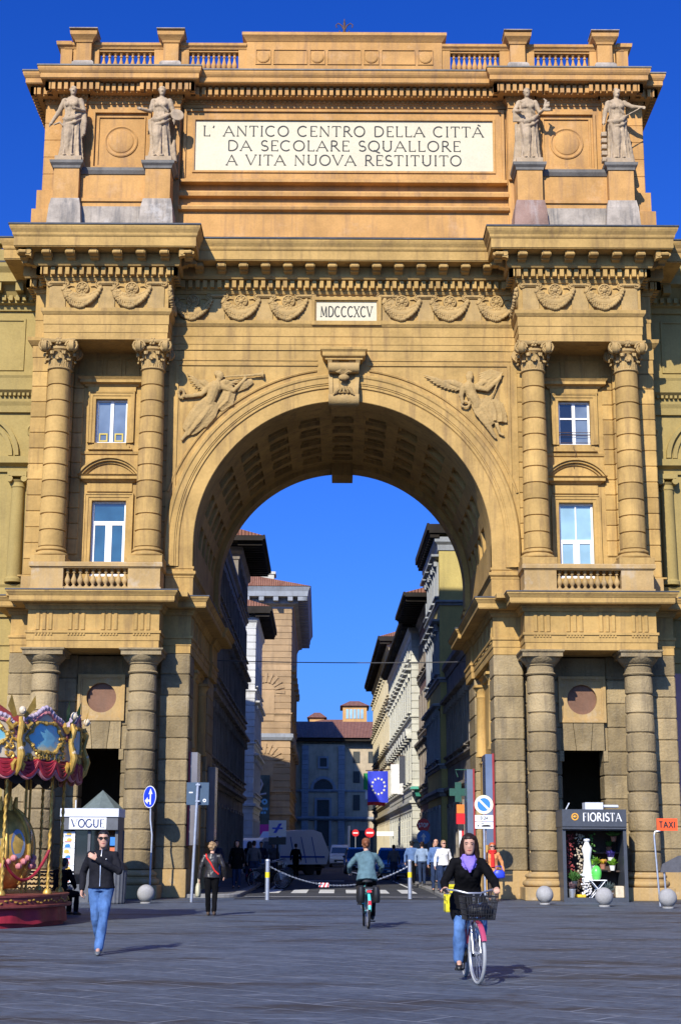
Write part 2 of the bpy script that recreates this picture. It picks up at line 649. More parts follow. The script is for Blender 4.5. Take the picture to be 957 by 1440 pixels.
def wall_holes(mb, x0, x1, z0, z1, y0, y1, holes):
    xs = sorted({x0, x1, *[h[0] for h in holes], *[h[1] for h in holes]})
    for a, b in zip(xs, xs[1:]):
        m = (a + b) / 2
        hs = sorted([(h[2], h[3]) for h in holes if h[0] < m < h[1]])
        z = z0
        for q in hs:
            if q[0] > z: mb.box(a, b, y0, y1, z, q[0])
            z = q[1]
        if z < z1: mb.box(a, b, y0, y1, z, z1)


def blocks(mb, x0, x1, y0, y1, z0, z1, n, b=.042):
    h = (z1 - z0) / n
    for i in range(n):
        mb.roll()
        mb.block(x0, x1, y0, y1, z0 + i * h, z0 + (i + 1) * h - .004, b)
    mb.rnd = .5


# --- ground storey piers
for s in (-1, 1):
    a, b = (5.4, 11.85)
    X = lambda x: s * x
    mb = MB()
    # jamb pilaster (rusticated, turns into the passage), outer pilaster
    pier = None
    for (q0, q1, y0, y1, z0, z1, n) in ((5.4, 6.45, YP, 54.3, .95, 8.45, 10), (10.95, 11.85, YP, 54.0, .95, 8.45, 10), (6.30, 7.80, YB, 54.1, .95, 5.05, 5), (9.28, 11.1, YB, 54.1, .95, 5.05, 5),
                                    (6.30, 7.88, YB + .02, 54.1, 5.06, 8.45, 4), (9.46, 11.1, YB + .02, 54.1, 5.06, 8.45, 4), (5.4, 6.6, 60.4, YREAR, .95, 8.45, 10)):
        mb = MB()
        blocks(mb, X(q0), X(q1), y0, y1, z0, z1, n)
        if pier is None: pier = mb.build('pier', STONE, arch, smooth=True, angle=30)
        else: sub(pier, 'pilaster' if n == 10 else 'door_jamb', mb, STONE, smooth=True, angle=30)
    for (q0, q1, y0, y1) in ((5.34, 6.5, YP - .06, 54.36), (10.9, 11.9, YP - .06, 54.36), (6.5, 7.8, YB - .06, 54.1), (9.28, 10.9, YB - .06, 54.1), (5.34, 6.6, 60.34, YREAR + .05)):
        mb = MB()
        mb.block(X(q0), X(q1), y0, y1, 0, .95, .02)
        sub(pier, 'pier_base', mb, PLINTH, smooth=True, angle=30)
    # flat plaster behind the blocks and the walls of the hollow pier
    mb = MB()
    mb.box(X(5.72), X(6.3), 54.2, 60.5, 0, 10.3)         # passage wall between its pilasters
    mb.box(X(11.2), X(11.7), 54.0, YREAR - .1, 0, 10.3)
    mb.box(X(5.7), X(11.7), 62.4, YREAR - .1, 0, 10.3)
    mb.box(X(5.5), X(11.75), 53.3, 54.0, 8.40, 10.3)
    sub(pier, 'pier_wall', mb, OCHRE)
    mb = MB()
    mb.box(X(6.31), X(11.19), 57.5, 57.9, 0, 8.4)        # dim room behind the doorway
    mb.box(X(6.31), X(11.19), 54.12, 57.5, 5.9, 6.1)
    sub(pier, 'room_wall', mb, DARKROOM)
    # voussoirs over the doorway, square frame with the round medallion
    mb = MB()
    mb.box(X(7.86), X(9.48), 53.30, 54.0, 5.1, 8.45)
    for q0, q1, t0, t1 in ((-.74, -.27, -.74, -.36), (-.25, .25, -.34, .34), (.27, .74, .36, .74)):
        mb.roll()
        mb.prism([(X(BAYX) + q0, 5.10), (X(BAYX) + q1, 5.10), (X(BAYX) + t1, 6.05), (X(BAYX) + t0, 6.05)], 'y', YB - .07, 53.9)
    mb.rnd = .5
    mb.box(X(BAYX) - .86, X(BAYX) - .70, YB - .05, 53.9, 4.72, 5.09)
    mb.box(X(BAYX) + .70, X(BAYX) + .86, YB - .05, 53.9, 4.72, 5.09)
    sub(pier, 'door_lintel', mb, STONE)
    mb = MB()
    fx = X(BAYX)
    def sq_frame(mb, x0, x1, z0, z1, w, y0, y1):
        mb.box(x0, x1, y0, y1, z1 - w, z1); mb.box(x0, x1, y0, y1, z0, z0 + w)
        mb.box(x0, x0 + w, y0, y1, z0 + w, z1 - w); mb.box(x1 - w, x1, y0, y1, z0 + w, z1 - w)
    sq_frame(mb, fx - .84, fx + .84, 6.08, 7.72, .10, YB - .10, 53.5)
    sq_frame(mb, fx - .74, fx + .74, 6.18, 7.62, .05, YB - .06, 53.5)
    # plate with a round hole
    N = 32
    ring_o, ring_i, ring_b = [], [], []
    for i in range(N):
        t = 2 * PI * i / N
        c, d = math.cos(t), math.sin(t)
        k = 1 / max(abs(c), abs(d))
        ring_o.append((fx + .69 * c * k, YB - .02, 6.90 + .67 * d * k))
        ring_i.append((fx + .53 * c, YB - .02, 6.90 + .53 * d))
        ring_b.append((fx + .53 * c, YB + .14, 6.90 + .53 * d))
    mb.loft([ring_o, ring_i, ring_b], cap=False)
    fr = mb.build('medallion_frame', PLINTH, arch)
    mb = MB()
    mb.add([(p[0], YB + .12, p[2]) for p in ring_i], [tuple(range(N))])
    sub(fr, 'medallion', mb, OCULUS)

# --- passage: small engaged columns with ledges
for s in (-1, 1):
    for y in (55.0, 59.7):
        mb = MB()
        mb.box(s * 5.72, s * 5.55, y - .34, y + .34, 0, 5.0)
        mb.mould([(s * 5.75, y - .38), (s * 5.5, y - .38), (s * 5.5, y + .38), (s * 5.75, y + .38)][::s], [(-.02, 4.98), (.05, 5.02), (.10, 5.12), (.10, 5.22), (-.02, 5.24)])
        mb.lathe([(.27, 5.24), (.27, 5.32), (.225, 5.4), (.20, 7.55), (.23, 7.6), (.21, 7.64), (.21, 7.78), (.30, 7.92), (.30, 7.98)], s * 5.62, y, 20)
        mb.box(s * 5.3, s * 5.8, y - .36, y + .36, 7.98, 8.08)
        mb.build('passage_column', OCHRE, arch, smooth=True, angle=35)
    mb = MB()
    mb.mould([(s * 5.72, 54.3), (s * 5.72, 60.4)][::-s], [(-.02, 8.05), (.08, 8.1), (.08, 8.3), (.16, 8.36), (.16, 8.47), (-.02, 8.47)])
    mb.build('passage_ledge', OCHRE, arch)

# --- columns
def drums(r0, r1, z0, z1, n, groove, bev):
    prof = []
    h = (z1 - z0) / n
    for i in range(n):
        a, b = z0 + i * h, z0 + (i + 1) * h
        ra = r0 + (r1 - r0) * ((a - z0) / (z1 - z0)) ** 1.6
        rb = r0 + (r1 - r0) * ((b - z0) / (z1 - z0)) ** 1.6
        prof.append([(ra - groove, a + .001), (ra - groove, a + .012), (ra, a + .012 + bev), ((ra + rb) / 2 + bev * .15, (a + b) / 2), (rb, b - .012 - bev), (rb - groove, b - .012), (rb - groove, b - .001)])
    return prof


def torus_prof(r, z0, z1, n=6):
    return [(r - (z1 - z0) / 2 + (z1 - z0) / 2 * math.sin(PI * i / n), z0 + (z1 - z0) * (1 - math.cos(PI * i / n)) / 2) for i in range(n + 1)]


mb = MB()
x, y = COLX[0], YC
for p in drums(.535, .47, .93, 7.62, 10, .055, .045):
    mb.roll()
    mb.lathe(p, x, y, 40, cap=False)
mb.rnd = .5
lcol = mb.build('column', STONE, arch, smooth=True, angle=28)
mb = MB()
mb.block(x - .80, x + .80, y - .80, y + .78, 0, .44, .02)
mb.lathe([(.3, .44)] + torus_prof(.79, .445, .66) + [(.69, .67), (.66, .70), (.67, .72)] + torus_prof(.70, .73, .87) + [(.60, .88), (.56, .93), (.3, .93)], x, y, 40)
sub(lcol, 'column_base', mb, PLINTH, smooth=True, angle=32)
mb = MB()
mb.lathe([(.3, 7.60), (.50, 7.62), (.53, 7.66), (.50, 7.70), (.47, 7.72), (.47, 7.92), (.52, 7.95), (.52, 7.99), (.56, 8.01), (.68, 8.16), (.70, 8.22), (.3, 8.22)], x, y, 40)
mb.box(x - .70, x + .70, y - .70, y + .72, 8.221, 8.36)
mb.mould([(x - .70, y + .71), (x - .70, y - .70), (x + .70, y - .70), (x + .70, y + .71)], [(-.02, 8.361), (.02, 8.361), (.06, 8.40), (.06, 8.452), (-.3, 8.452)])
sub(lcol, 'capital', mb, STONE, smooth=True, angle=32)
for cx in (COLX[1], -COLX[0], -COLX[1]):
    copy_part(lcol, arch).location = (cx - COLX[0], 0, 0)

# upper column with composite capital
mb = MB()
for p in drums(.47, .405, 12.1, 18.72, 11, .045, .022):
    mb.roll()
    mb.lathe(p, x, y, 36, cap=False)
mb.rnd = .5
ucol = mb.build('column', OCHRE, arch, smooth=True, angle=28)
ucol['label'] = 'upper column with a leafy scrolled capital'
mb = MB()
mb.block(x - .62, x + .62, y - .62, y + .62, 11.5, 11.74, .01)
mb.lathe([(.3, 11.74)] + torus_prof(.61, 11.745, 11.90) + [(.52, 11.91), (.50, 11.94)] + torus_prof(.55, 11.95, 12.05) + [(.48, 12.06), (.475, 12.1), (.3, 12.1)], x, y, 36)
sub(ucol, 'column_base', mb, OCHRE, smooth=True, angle=32)
mb = MB()
ZC = 18.70
mb.lathe([(.3, ZC), (.41, ZC), (.455, ZC + .04), (.455, ZC + .07), (.40, ZC + .10), (.37, ZC + .16), (.37, ZC + .45), (.42, ZC + .70), (.50, ZC + .76), (.50, ZC + .84), (.40, ZC + .86), (.40, ZC + .98), (.3, ZC + .98)], x, y, 32)
def leaf(mb, ang, z0, h, out, w):
    """acanthus leaf: rises up the bell and curls forward at its tip"""
    ca, sa = math.cos(ang), math.sin(ang)
    rings = []
    K = 8
    for i in range(K + 1):
        t = i / K
        if t < .72:
            rr = .385 + .05 * t; zz = z0 + h * t / .72 * .92
        else:
            q = (t - .72) / .28
            rr = .42 + out * math.sin(q * PI * .62); zz = z0 + h * (.92 + .10 * math.sin(q * PI)) - q * h * .22
        ww = w * (.75 + .35 * math.sin(t * PI * .9)) * (1 if t < .9 else .55) * (1 + .16 * (-1) ** i)
        c = Vector((x + rr * ca, y + rr * sa, zz))
        tn = Vector((-sa, ca, 0))
        rad = Vector((ca, sa, 0))
        rings.append([c - tn * ww - rad * .03, c - tn * ww * .45 + rad * .03, c + rad * .015, c + tn * ww * .45 + rad * .03, c + tn * ww - rad * .03, c - rad * .06])
    mb.loft(rings)
for k in range(8):
    leaf(mb, k * PI / 4, ZC + .08, .34, .15, .115)
for k in range(8):
    leaf(mb, k * PI / 4 + PI / 8, ZC + .10, .60, .20, .12)
for k in range(4):
    a = PI / 4 + k * PI / 2
    c = Vector((x + .70 * math.cos(a), y + .70 * math.sin(a), ZC + .84))
    rad = Vector((math.cos(a), math.sin(a), 0)); tn = Vector((-rad.y, rad.x, 0))
    # a pair of spiral scrolls on each corner, one turned to each face
    for side in (-1, 1):
        face = (rad + tn * side).normalized()
        axis = face
        uu = face.cross(Vector((0, 0, 1)))
        cc = c + face * .03 - uu * .0
        vsx = []
        for i in range(26):
            th = i / 25 * 2.4 * 2 * PI
            r_ = .235 * (1 - i / 25 * .82)
            vsx.append(cc + uu * (r_ * math.cos(th)) * (-side) + Vector((0, 0, 1)) * (r_ * math.sin(th)) + face * (.02 + .05 * i / 25))
        mb.tube(vsx, [.045 - .02 * i / 25 for i in range(26)], 6)
        M = Matrix.Translation(cc) @ face.to_track_quat('Z', 'Y').to_matrix().to_4x4()
        mb.M = M
        mb.lathe([(.22, -.12), (.22, .015), (.10, .03), (.05, .075), (.0001, .085)], 0, 0, 14)
        mb.M = None
for k in range(4):
    a = k * PI / 2
    p = Vector((x + .50 * math.cos(a), y + .50 * math.sin(a), ZC + 1.03))
    mb.ball(p, .085, 8, 6)
    for q in range(6):
        t = q * PI / 3
        tn = Vector((-math.sin(a), math.cos(a), 0))
        mb.ball(p + tn * (.10 * math.cos(t)) + Vector((0, 0, .10 * math.sin(t))), .055, 6, 5)
# abacus with hollow sides
ab = []
for k in range(4):
    a0 = PI / 4 + k * PI / 2
    for i in range(6):
        t = i / 6
        p0 = Vector((.90 * math.cos(a0), .90 * math.sin(a0))); p1 = Vector((.90 * math.cos(a0 + PI / 2), .90 * math.sin(a0 + PI / 2)))
        p = p0.lerp(p1, t)
        am = a0 + PI / 4
        p -= Vector((math.cos(am), math.sin(am))) * .10 * math.sin(PI * t)
        ab.append((x + p.x, y + p.y))
mb.loft([[(p[0], p[1], z) for p in ab] if f == 1 else [(x + (p[0] - x) * f, y + (p[1] - y) * f, z) for p in ab] for f, z in ((.92, ZC + .98), (.97, ZC + 1.02), (1, ZC + 1.05), (1, ZC + 1.10))])
sub(ucol, 'capital', mb, ORNA, smooth=True, angle=45)
for cx in (COLX[1], -COLX[0], -COLX[1]):
    copy_part(ucol, arch).location = (cx - COLX[0], 0, 0)

# --- lower entablature
def lower_path(s):
    p = [(-11.85, 56.5), (-11.85, YP), (-10.98, YP), (-10.98, 51.45), (-6.38, 51.45), (-6.38, YP), (-5.4, YP), (-5.4, 60.4), (-5.28, 60.4), (-5.28, YREAR), (-6.5, YREAR)]
    return p if s < 0 else [(-a, b) for a, b in reversed(p)]

for s in (-1, 1):
    P = lower_path(s)
    mb = MB()
    mb.mould(P, [(-.3, 8.455), (0, 8.455), (0, 8.72), (.025, 8.725), (.025, 8.97), (.07, 8.98), (.07, 9.07), (-.001, 9.075), (-.001, 9.80), (.06, 9.81), (.10, 9.90), (.10, 9.93), (.16, 9.98), (.16, 10.02), (-.3, 10.02)])
    ent = mb.build('entablature', OCHRE, arch)
    mb = MB()
    mb.mould(P, [(-.3, 10.021), (.20, 10.021), (.55, 10.021), (.55, 10.05), (.57, 10.05), (.57, 10.22), (.59, 10.225), (.61, 10.26), (.66, 10.33), (.68, 10.35), (.68, 10.42), (-.3, 10.47)])
    sub(ent, 'cornice', mb, OCHRE)
    mb = MB()
    mb.mould(P, [(-.3, 10.475), (.685, 10.424), (.695, 10.40), (.702, 10.40), (.695, 10.44), (-.3, 10.49)])
    sub(ent, 'flashing', mb, LEAD)
    # triglyphs with little drops below
    def trig(c, t, n):
        mb = MB()
        for q in (-.22, 0, .22):
            cc = Vector(c) + Vector(t) * q
            h = Vector(t) * .085
            o = Vector(n) * .045
            vsx = [cc - h, cc + h, cc + h * .5 + o, cc - h * .5 + o]
            mb.add([(v.x, v.y, 9.10) for v in vsx] + [(v.x, v.y, 9.74) for v in vsx], [(0, 1, 2, 3), (7, 6, 5, 4), (0, 4, 5, 1), (1, 5, 6, 2), (2, 6, 7, 3), (3, 7, 4, 0)])
        for q in range(6):
            cc = Vector(c) + Vector(t) * (-.27 + q * .108)
            mb.box(cc.x - .03 - abs(n[0]) * .02, cc.x + .03 + abs(n[0]) * .02, cc.y - .06 - abs(t[1]) * -.03, cc.y + .03, 8.90, 8.976)
        sub(ent, 'triglyph', mb, OCHRE)
    for q in range(4):
        trig((s * (6.98 + q * 1.14), 51.45), (1, 0), (0, -1))
    for yy in (53.3, 54.8, 56.3, 57.8, 59.3):
        trig((s * 5.4, yy), (0, 1), (-s, 0))
    # ceiling of the recess behind the columns
    mb = MB()
    mb.box(s * 6.40, s * 10.96, 51.47, 53.3, 8.462, 8.60)
    sub(ent, 'soffit', mb, OCHRE)
    # ceiling slab that carries the balcony floor
    mb = MB()
    mb.box(s * 5.42, s * 11.80, 51.5, 62.9, 10.30, 10.465)
    sub(ent, 'balcony_floor', mb, OCHRE)

# --- balcony parapets with balusters
BAL_PROF = [(.055, 0), (.07, .0), (.07, .05), (.04, .07), (.035, .10), (.055, .15), (.085, .22), (.08, .30), (.05, .40), (.032, .48), (.03, .53), (.055, .55), (.055, .58), (.035, .60), (.04, .64), (.07, .66), (.07, .70)]
def baluster_mesh(x, y, z, h, w=1.0):
    mb = MB()
    mb.lathe([(r * w, z + t / .70 * h) for r, t in BAL_PROF], x, y, 10)
    return mb

for s in (-1, 1):
    mb = MB()
    xa, xb = BAYX + .10 - 1.14, BAYX + .10 + 1.14
    for p0, p1 in ((6.40, xa), (xb, 10.94)):
        mb.box(s * p0, s * p1, 51.40, 52.62, 10.47, 11.28)
        mb.mould([(s * p0, 52.6), (s * p0, 51.40), (s * p1, 51.40), (s * p1, 52.6)][::s], [(-.02, 10.47), (.04, 10.47), (.04, 10.60), (-.02, 10.62)])
    P = [(6.40, 52.62), (6.40, 51.40), (10.94, 51.40), (10.94, 52.62)]
    P = P if s > 0 else [(-a, b) for a, b in reversed(P)]
    mb.mould(P, [(-1.2, 11.281), (.02, 11.281), (.03, 11.30), (.08, 11.33), (.08, 11.46), (.06, 11.495), (-1.2, 11.495)])
    mb.box(s * xa, s * xb, 51.42, 51.78, 10.47, 10.62)
    # pieces beside it: pedestal of the outer pilaster and of the arch jamb
    for p0, p1, y0, y1 in ((10.96, 11.55, 52.62, 55.5), (5.42, 6.38, 52.78, 54.0)):
        mb.box(s * p0, s * p1, y0, y1, 10.47, 11.2)
    bal = mb.build('balustrade', PLINTH, arch)
    bal['label'] = 'balcony balustrade between the column pedestals'
    b0 = None
    nb = 10
    for k in range(nb):
        xx = s * (xa + .13 + (xb - xa - .26) * k / (nb - 1))
        if b0 is None:
            x00 = xx
            b0 = sub(bal, 'baluster', baluster_mesh(xx, 51.6, 10.62, .66, 1.25), PLINTH, smooth=True)
        else:
            o = b0.copy(); COL.objects.link(o); o.parent = bal
            o.location = (xx - x00, 0, 0)
    # impost moulding of the arch, runs through the passage
    P = [(-6.38, YP), (-5.4, YP), (-5.4, 61.9), (-5.2, 61.9), (-5.2, YREAR)]
    P = P if s < 0 else [(-a, b) for a, b in reversed(P)]
    mb = MB()
    mb.mould(P, [(-.3, 10.48), (.03, 10.48), (.03, 11.18), (.05, 11.19), (.05, 11.25), (.12, 11.32), (.12, 11.42), (.02, 11.44), (.02, 11.50), (.05, 11.52), (.05, 11.60), (-.3, 11.60)])
    mb.build('impost', OCHRE, arch)

# --- upper storey: bay walls with real window openings
WIN = [(7.94, 9.20, 11.30, 14.12), (8.02, 9.20, 16.32, 18.02)]
for s in (-1, 1):
    mb = MB()
    hs = [(min(s * a, s * b), max(s * a, s * b), c, d) for a, b, c, d in WIN]
    x0, x1 = sorted((s * 6.44, s * 11.0))
    wall_holes(mb, x0, x1, 10.47, 19.85, YB, YB + .5, hs)
    wl = mb.build('bay_wall', OCHRE, arch)
    mb = MB()
    n = 13
    for q0, q1, yy, y1 in ((6.42, 7.30, YP + .03, YB + .1), (10.05, 11.0, YP + .17, YB + .1), (10.96, 11.55, YP, 55.8), (9.66, 10.05, YB - .06, YB + .1)):
        mb = MB()
        blocks(mb, s * q0, s * q1, yy, y1, 12.1 if q0 != 10.96 else 11.26, 19.0 if q0 != 10.96 else 18.97, 12 if q0 != 10.96 else 13, .035)
        sub(wl, 'quoin', mb, OCHRE, smooth=True, angle=25)
    for q0, q1, yy in ((6.42, 7.30, YP + .03), (10.05, 11.0, YP + .17)):
        mb = MB(); mb.box(s * q0, s * q1, yy, YB + .1, 19.0, 19.85)
        sub(wl, 'pilaster_top', mb, OCHRE)
    mb = MB()
    # outer pilaster cap
    P = [(11.55, 55.8), (11.55, YP), (10.9, YP)]
    P = P[::-1] if s > 0 else [(-a, b) for a, b in P]
    mb.mould(P, [(-.3, 18.98), (0, 18.98), (0, 19.50), (.03, 19.52), (.03, 19.95), (.06, 19.97), (.20, 20.12), (.22, 20.25), (-.3, 20.25)])
    mb.box(s * 10.9, s * 11.53, YP + .02, 55.8, 20.25, 22.0)
    mb.box(s * 10.9, s * 11.7, YP - .08, 55.8, 11.205, 11.26)
    sub(wl, 'pilaster_cap', mb, OCHRE)
    # panels under the lintel
    for q0, q1 in ((7.62, 8.20), (8.30, 8.90), (9.0, 9.6)):
        mb = MB()
        sq_frame(mb, min(s * q0, s * q1), max(s * q0, s * q1), 18.92, 19.6, .05, YB - .04, YB + .05)
        sub(wl, 'panel_frame', mb, OCHRE)
    # aediculed lower window
    bx = s * BAYX
    mb = MB()
    def surround(mb, x0, x1, z0, z1, w, y, foot=True):
        for k, (o, d) in enumerate(((0, .06), (w * .45, .09), (w * .85, .12))):
            ww = w * .45 if k < 2 else w * .18
            mb.box(x0 - o - ww, x0 - o, y - d, y + .02, z0, z1 + o + ww)
            mb.box(x1 + o, x1 + o + ww, y - d, y + .02, z0, z1 + o + ww)
            mb.box(x0 - o, x1 + o, y - d, y + .02, z1 + o, z1 + o + ww)
            if foot: mb.box(x0 - o, x1 + o, y - d, y + .02, z0 - o - ww, z0 - o)
    xl, xr = sorted((s * WIN[0][0], s * WIN[0][1]))
    surround(mb, xl, xr, 11.5, WIN[0][3], .26, YB, False)
    mb.box(xl - .2, xr + .2, YB - .06, YB + .02, 14.46, 14.80)
    mb.mould([(xl - .25, YB + .1), (xl - .25, YB - .06), (xr + .25, YB - .06), (xr + .25, YB + .1)], [(-.05, 14.80), (.04, 14.80), (.10, 14.86), (.20, 14.90), (.20, 15.0), (.28, 15.06), (-.05, 15.10)])
    # segmental pediment
    cxm = (xl + xr) / 2
    half = (xr - xl) / 2 + .5
    rise = .62
    rad = (half * half + rise * rise) / (2 * rise)
    a_max = math.asin(half / rad)
    def arcpts(rr, n=20):
        return [(cxm + rr * math.sin(-a_max + 2 * a_max * i / n), 15.10 + rise - rad + rr * math.cos(-a_max + 2 * a_max * i / n)) for i in range(n + 1)]
    for r0, r1, d in ((rad - .20, rad - .12, .12), (rad - .12, rad - .04, .22), (rad - .04, rad + .03, .30)):
        A, B = arcpts(r0), arcpts(r1)
        mb.loft([[(a[0], YB + .02, a[1]), (a[0], YB - d, a[1]), (b[0], YB - d, b[1]), (b[0], YB + .02, b[1])] for a, b in zip(A, B)])
    A = arcpts(rad - .19)
    mb.prism([(cxm - half + .1, 15.08)] + [p for p in A if p[1] > 15.10] + [(cxm + half - .1, 15.08)], 'y', YB - .05, YB + .02)
    sub(wl, 'window_pediment', mb, OCHRE)
    mb = MB()
    xl2, xr2 = sorted((s * WIN[1][0], s * WIN[1][1]))
    surround(mb, xl2, xr2, WIN[1][2], WIN[1][3], .26, YB, True)
    mb.box(xl2 - .3, xr2 + .3, YB - .10, YB + .02, 18.30, 18.48)
    mb.mould([(xl2 - .34, YB + .1), (xl2 - .34, YB - .06), (xr2 + .34, YB - .06), (xr2 + .34, YB + .1)], [(-.05, 18.48), (.05, 18.48), (.10, 18.56), (.24, 18.60), (.24, 18.70), (.32, 18.80), (-.05, 18.84)])
    mb.mould([(s * 7.32, YB + .1), (s * 7.32, YB - .0), (s * 9.66, YB - .0), (s * 9.66, YB + .1)][::s], [(-.05, 15.88), (.05, 15.89), (.08, 15.98), (-.05, 16.0)])
    sub(wl, 'window_surround', mb, OCHRE)
    # windows: white frame and panes
    for k, (a, b, c, d) in enumerate(WIN):
        xl, xr = sorted((s * a, s * b))
        y = YB + .16
        mb = MB()
        w = .075
        sq_frame(mb, xl, xr, c, d, w, y - .02, y + .06)
        xm = (xl + xr) / 2
        if k == 0:
            zt = c + (d - c) * (.72 if s < 0 else .50)
            mb.box(xl + w, xr - w, y - .018, y + .06, zt - .05, zt + .05)
            mb.box(xm - .07, xm + .07, y - .017, y + .06, c + w, zt - .05)
            if s > 0: mb.box(xm - .025, xm + .025, y - .016, y + .06, zt + .05, d - w)
            for u0, u1 in ((xl + w, xm - .07), (xm + .07, xr - w)):
                sq_frame(mb, u0, u1, c + w, zt - .05, .05, y - .005, y + .05)
        else:
            mb.box(xm - .06, xm + .06, y - .018, y + .06, c + w, d - w)
            if s > 0:
                zt = c + (d - c) * .62
                mb.box(xl + w, xr - w, y - .012, y + .06, zt - .03, zt + .03)
        f = mb.build('window', WHITE, arch)
        f['label'] = 'white framed window with %s panes' % (('dark blue', 'pale curtained')[s > 0] if k == 0 else ('grey', 'black and blue')[s > 0])
        mb = MB()
        if k == 1 and s > 0:
            mb.mat = 0
            mb.box(xl, xm, y + .03, y + .04, c, d)
            mb.mat = 1
            mb.box(xm, xr, y + .03, y + .04, c, d)
            sub(f, 'pane', mb, [GLASS_BLACK, GLASS_GREY])
        else:
            mb.box(xl, xr, y + .03, y + .04, c, d)
            sub(f, 'pane', mb, (GLASS if s < 0 else GLASS_PALE) if k == 0 else GLASS_GREY)
        if k == 1 and s > 0:
            mb = MB()
            for zz in (c + .10, c + .40, c + .50): mb.tube([(xl - .02, y - .10, zz), (xr + .02, y - .10, zz)], .012, 6)
            mb.tube([(xm - .05, YB - .03, c - .02), (xm - .07, YB - .14, c - .18), (xm + .02, YB - .14, c - .35), (xm - .06, YB - .13, c - .6), (xm - .08, YB - .10, c - .9)], .012, 5)
            sub(f, 'window_rail', mb, IRON)
        if k == 1 and s < 0:
            mb = MB()
            for q in (-.30, .28):
                sq_frame(mb, xm + q - .16, xm + q + .16, c + .10, c + .42, .05, y - .005, y + .02)
            sub(f, 'picture', mb, mat_plain('yellow_card', (.55, .42, .08)))

# --- upper entablature
UP = [(-11.55, 56), (-11.55, YP), (-10.92, YP), (-10.92, 51.5), (-6.42, 51.5), (-6.42, YP), (6.42, YP), (6.42, 51.5), (10.92, 51.5), (10.92, YP), (11.55, YP), (11.55, 56)]
mb = MB()
mb.mould(UP[2:10], [(-.6, 19.80), (0, 19.80), (0, 20.05), (.02, 20.06), (.02, 20.36), (.045, 20.37), (.045, 20.72), (.07, 20.74), (.14, 20.84), (.15, 20.96), (-.6, 20.98)])
mb.mould(UP, [(-.6, 20.981), (0, 20.981), (0, 22.02), (.05, 22.03), (.10, 22.12), (.10, 22.16), (-.6, 22.16)])
for s in (-1, 1):
    mb.box(s * 6.46, s * 10.88, 51.54, YB + .2, 19.815, 20.1)
    mb.box(s * 7.6, s * 9.8, 51.9, 52.7, 19.79, 19.81)
uent = mb.build('entablature', OCHRE, arch)
uent['label'] = 'upper entablature with garlanded frieze'
mb = MB()
mb.mould(UP, [(-.6, 22.161), (.14, 22.161), (.14, 22.50), (.38, 22.51), (.44, 22.60), (.44, 22.97), (-.6, 22.98)])
mb.along(UP, .14, .34, 22.20, 22.47, .15, .27)
sub(uent, 'dentil_course', mb, OCHRE)
mb = MB()
mb.mould(UP, [(-.6, 22.985), (.30, 22.985), (1.03, 22.985), (1.03, 23.02), (1.06, 23.02), (1.06, 23.36), (1.08, 23.37), (1.11, 23.42), (1.12, 23.50), (1.19, 23.62), (1.22, 23.70), (1.22, 23.80), (-.6, 23.90)])
sub(uent, 'cornice', mb, OCHRE)
mb = MB()
mb.mould(UP, [(-.6, 23.905), (1.23, 23.804), (1.24, 23.77), (1.255, 23.77), (1.245, 23.83), (-.6, 23.935)])
sub(uent, 'flashing', mb, LEAD)

def modillion(mb, c, nrm, t, w, dep, z0, z1):
    """scroll bracket: S-shaped side profile"""
    prof = []
    K = 14
    for i in range(K + 1):
        u = i / K
        prof.append((dep * u, z0 + (z1 - z0) * (.62 * (1 - u) ** 1.3 * .0 + .10 + .28 * u + .10 * math.sin(u * 2 * PI)) - (.05 if u < .5 else -.02)))
    prof = [(p[0], min(p[1], z1 - .08)) for p in prof]
    pts = prof + [(dep, z1), (0, z1)]
    n = len(pts)
    vs = []
    for sgn in (-.5, .5):
        for o, z in pts:
            p = c + nrm * o + t * (w * sgn)
            vs.append((p.x, p.y, z))
    fs = [tuple(range(n)), tuple(range(2 * n - 1, n - 1, -1))] + [(i, (i + 1) % n, n + (i + 1) % n, n + i) for i in range(n)]
    mb.add(vs, fs)
    for o, r in ((dep - .07, .085), (.10, .10)):
        for sgn in (-1, 1):
            p = c + nrm * o + t * (w * .5 * sgn)
            q = c + nrm * o + t * (w * .5 * sgn + .025 * sgn)
            mb.tube([(p.x, p.y, z0 + .17), (q.x, q.y, z0 + .17)], r, 10)
    p = c + nrm * (dep + .02)
    mb.tube([(p.x - t.x * w * .45, p.y - t.y * w * .45, z0 + .16), (p.x + t.x * w * .45, p.y + t.y * w * .45, z0 + .16)], .07, 8)

def one_modillion(mb, *k):
    m = MB(); modillion(m, *k)
    sub(uent, 'modillion', m, OCHRE, smooth=True, angle=40)
MB().along(UP[1:11], 0.44, .90, 22.68, 22.983, .29, .81, shape=one_modillion)

# frieze garlands: one swag with its rosette, copied along
mb = MB()
NB = 42
for i in range(NB + 1):
    u = i / NB * 2 - 1
    px = .66 * u
    pz = .02 - .52 * (1 - u * u) ** .8
    rad = .07 + .16 * (1 - u * u)
    for q in range(7):
        a = q * 2 * PI / 7 + i * 1.3
        rr = rad * (.55 + .5 * random.random())
        mb.ball((px + rad * .8 * math.cos(a) * .6, -.05 - rad * .6 * max(0, math.sin(a)) * 1.0, pz + rad * 1.05 * math.cos(a + 1)), .045 + .04 * random.random(), 6, 5)
mb.tube([(.66 * (i / 20 * 2 - 1), -.03, 0.02 - .52 * (1 - (i / 20 * 2 - 1) ** 2) ** .8) for i in range(21)], [.06 + .13 * (1 - (i / 20 * 2 - 1) ** 2) for i in range(21)], 8)
mb.M = Matrix.Rotation(R(90), 4, 'X')
mb.lathe([(.255, -.02), (.255, .07), (.235, .10), (.20, .10), (.185, .06), (.11, .055), (.09, .10), (.04, .13), (.001, .135)], 0, 0.02, 24)
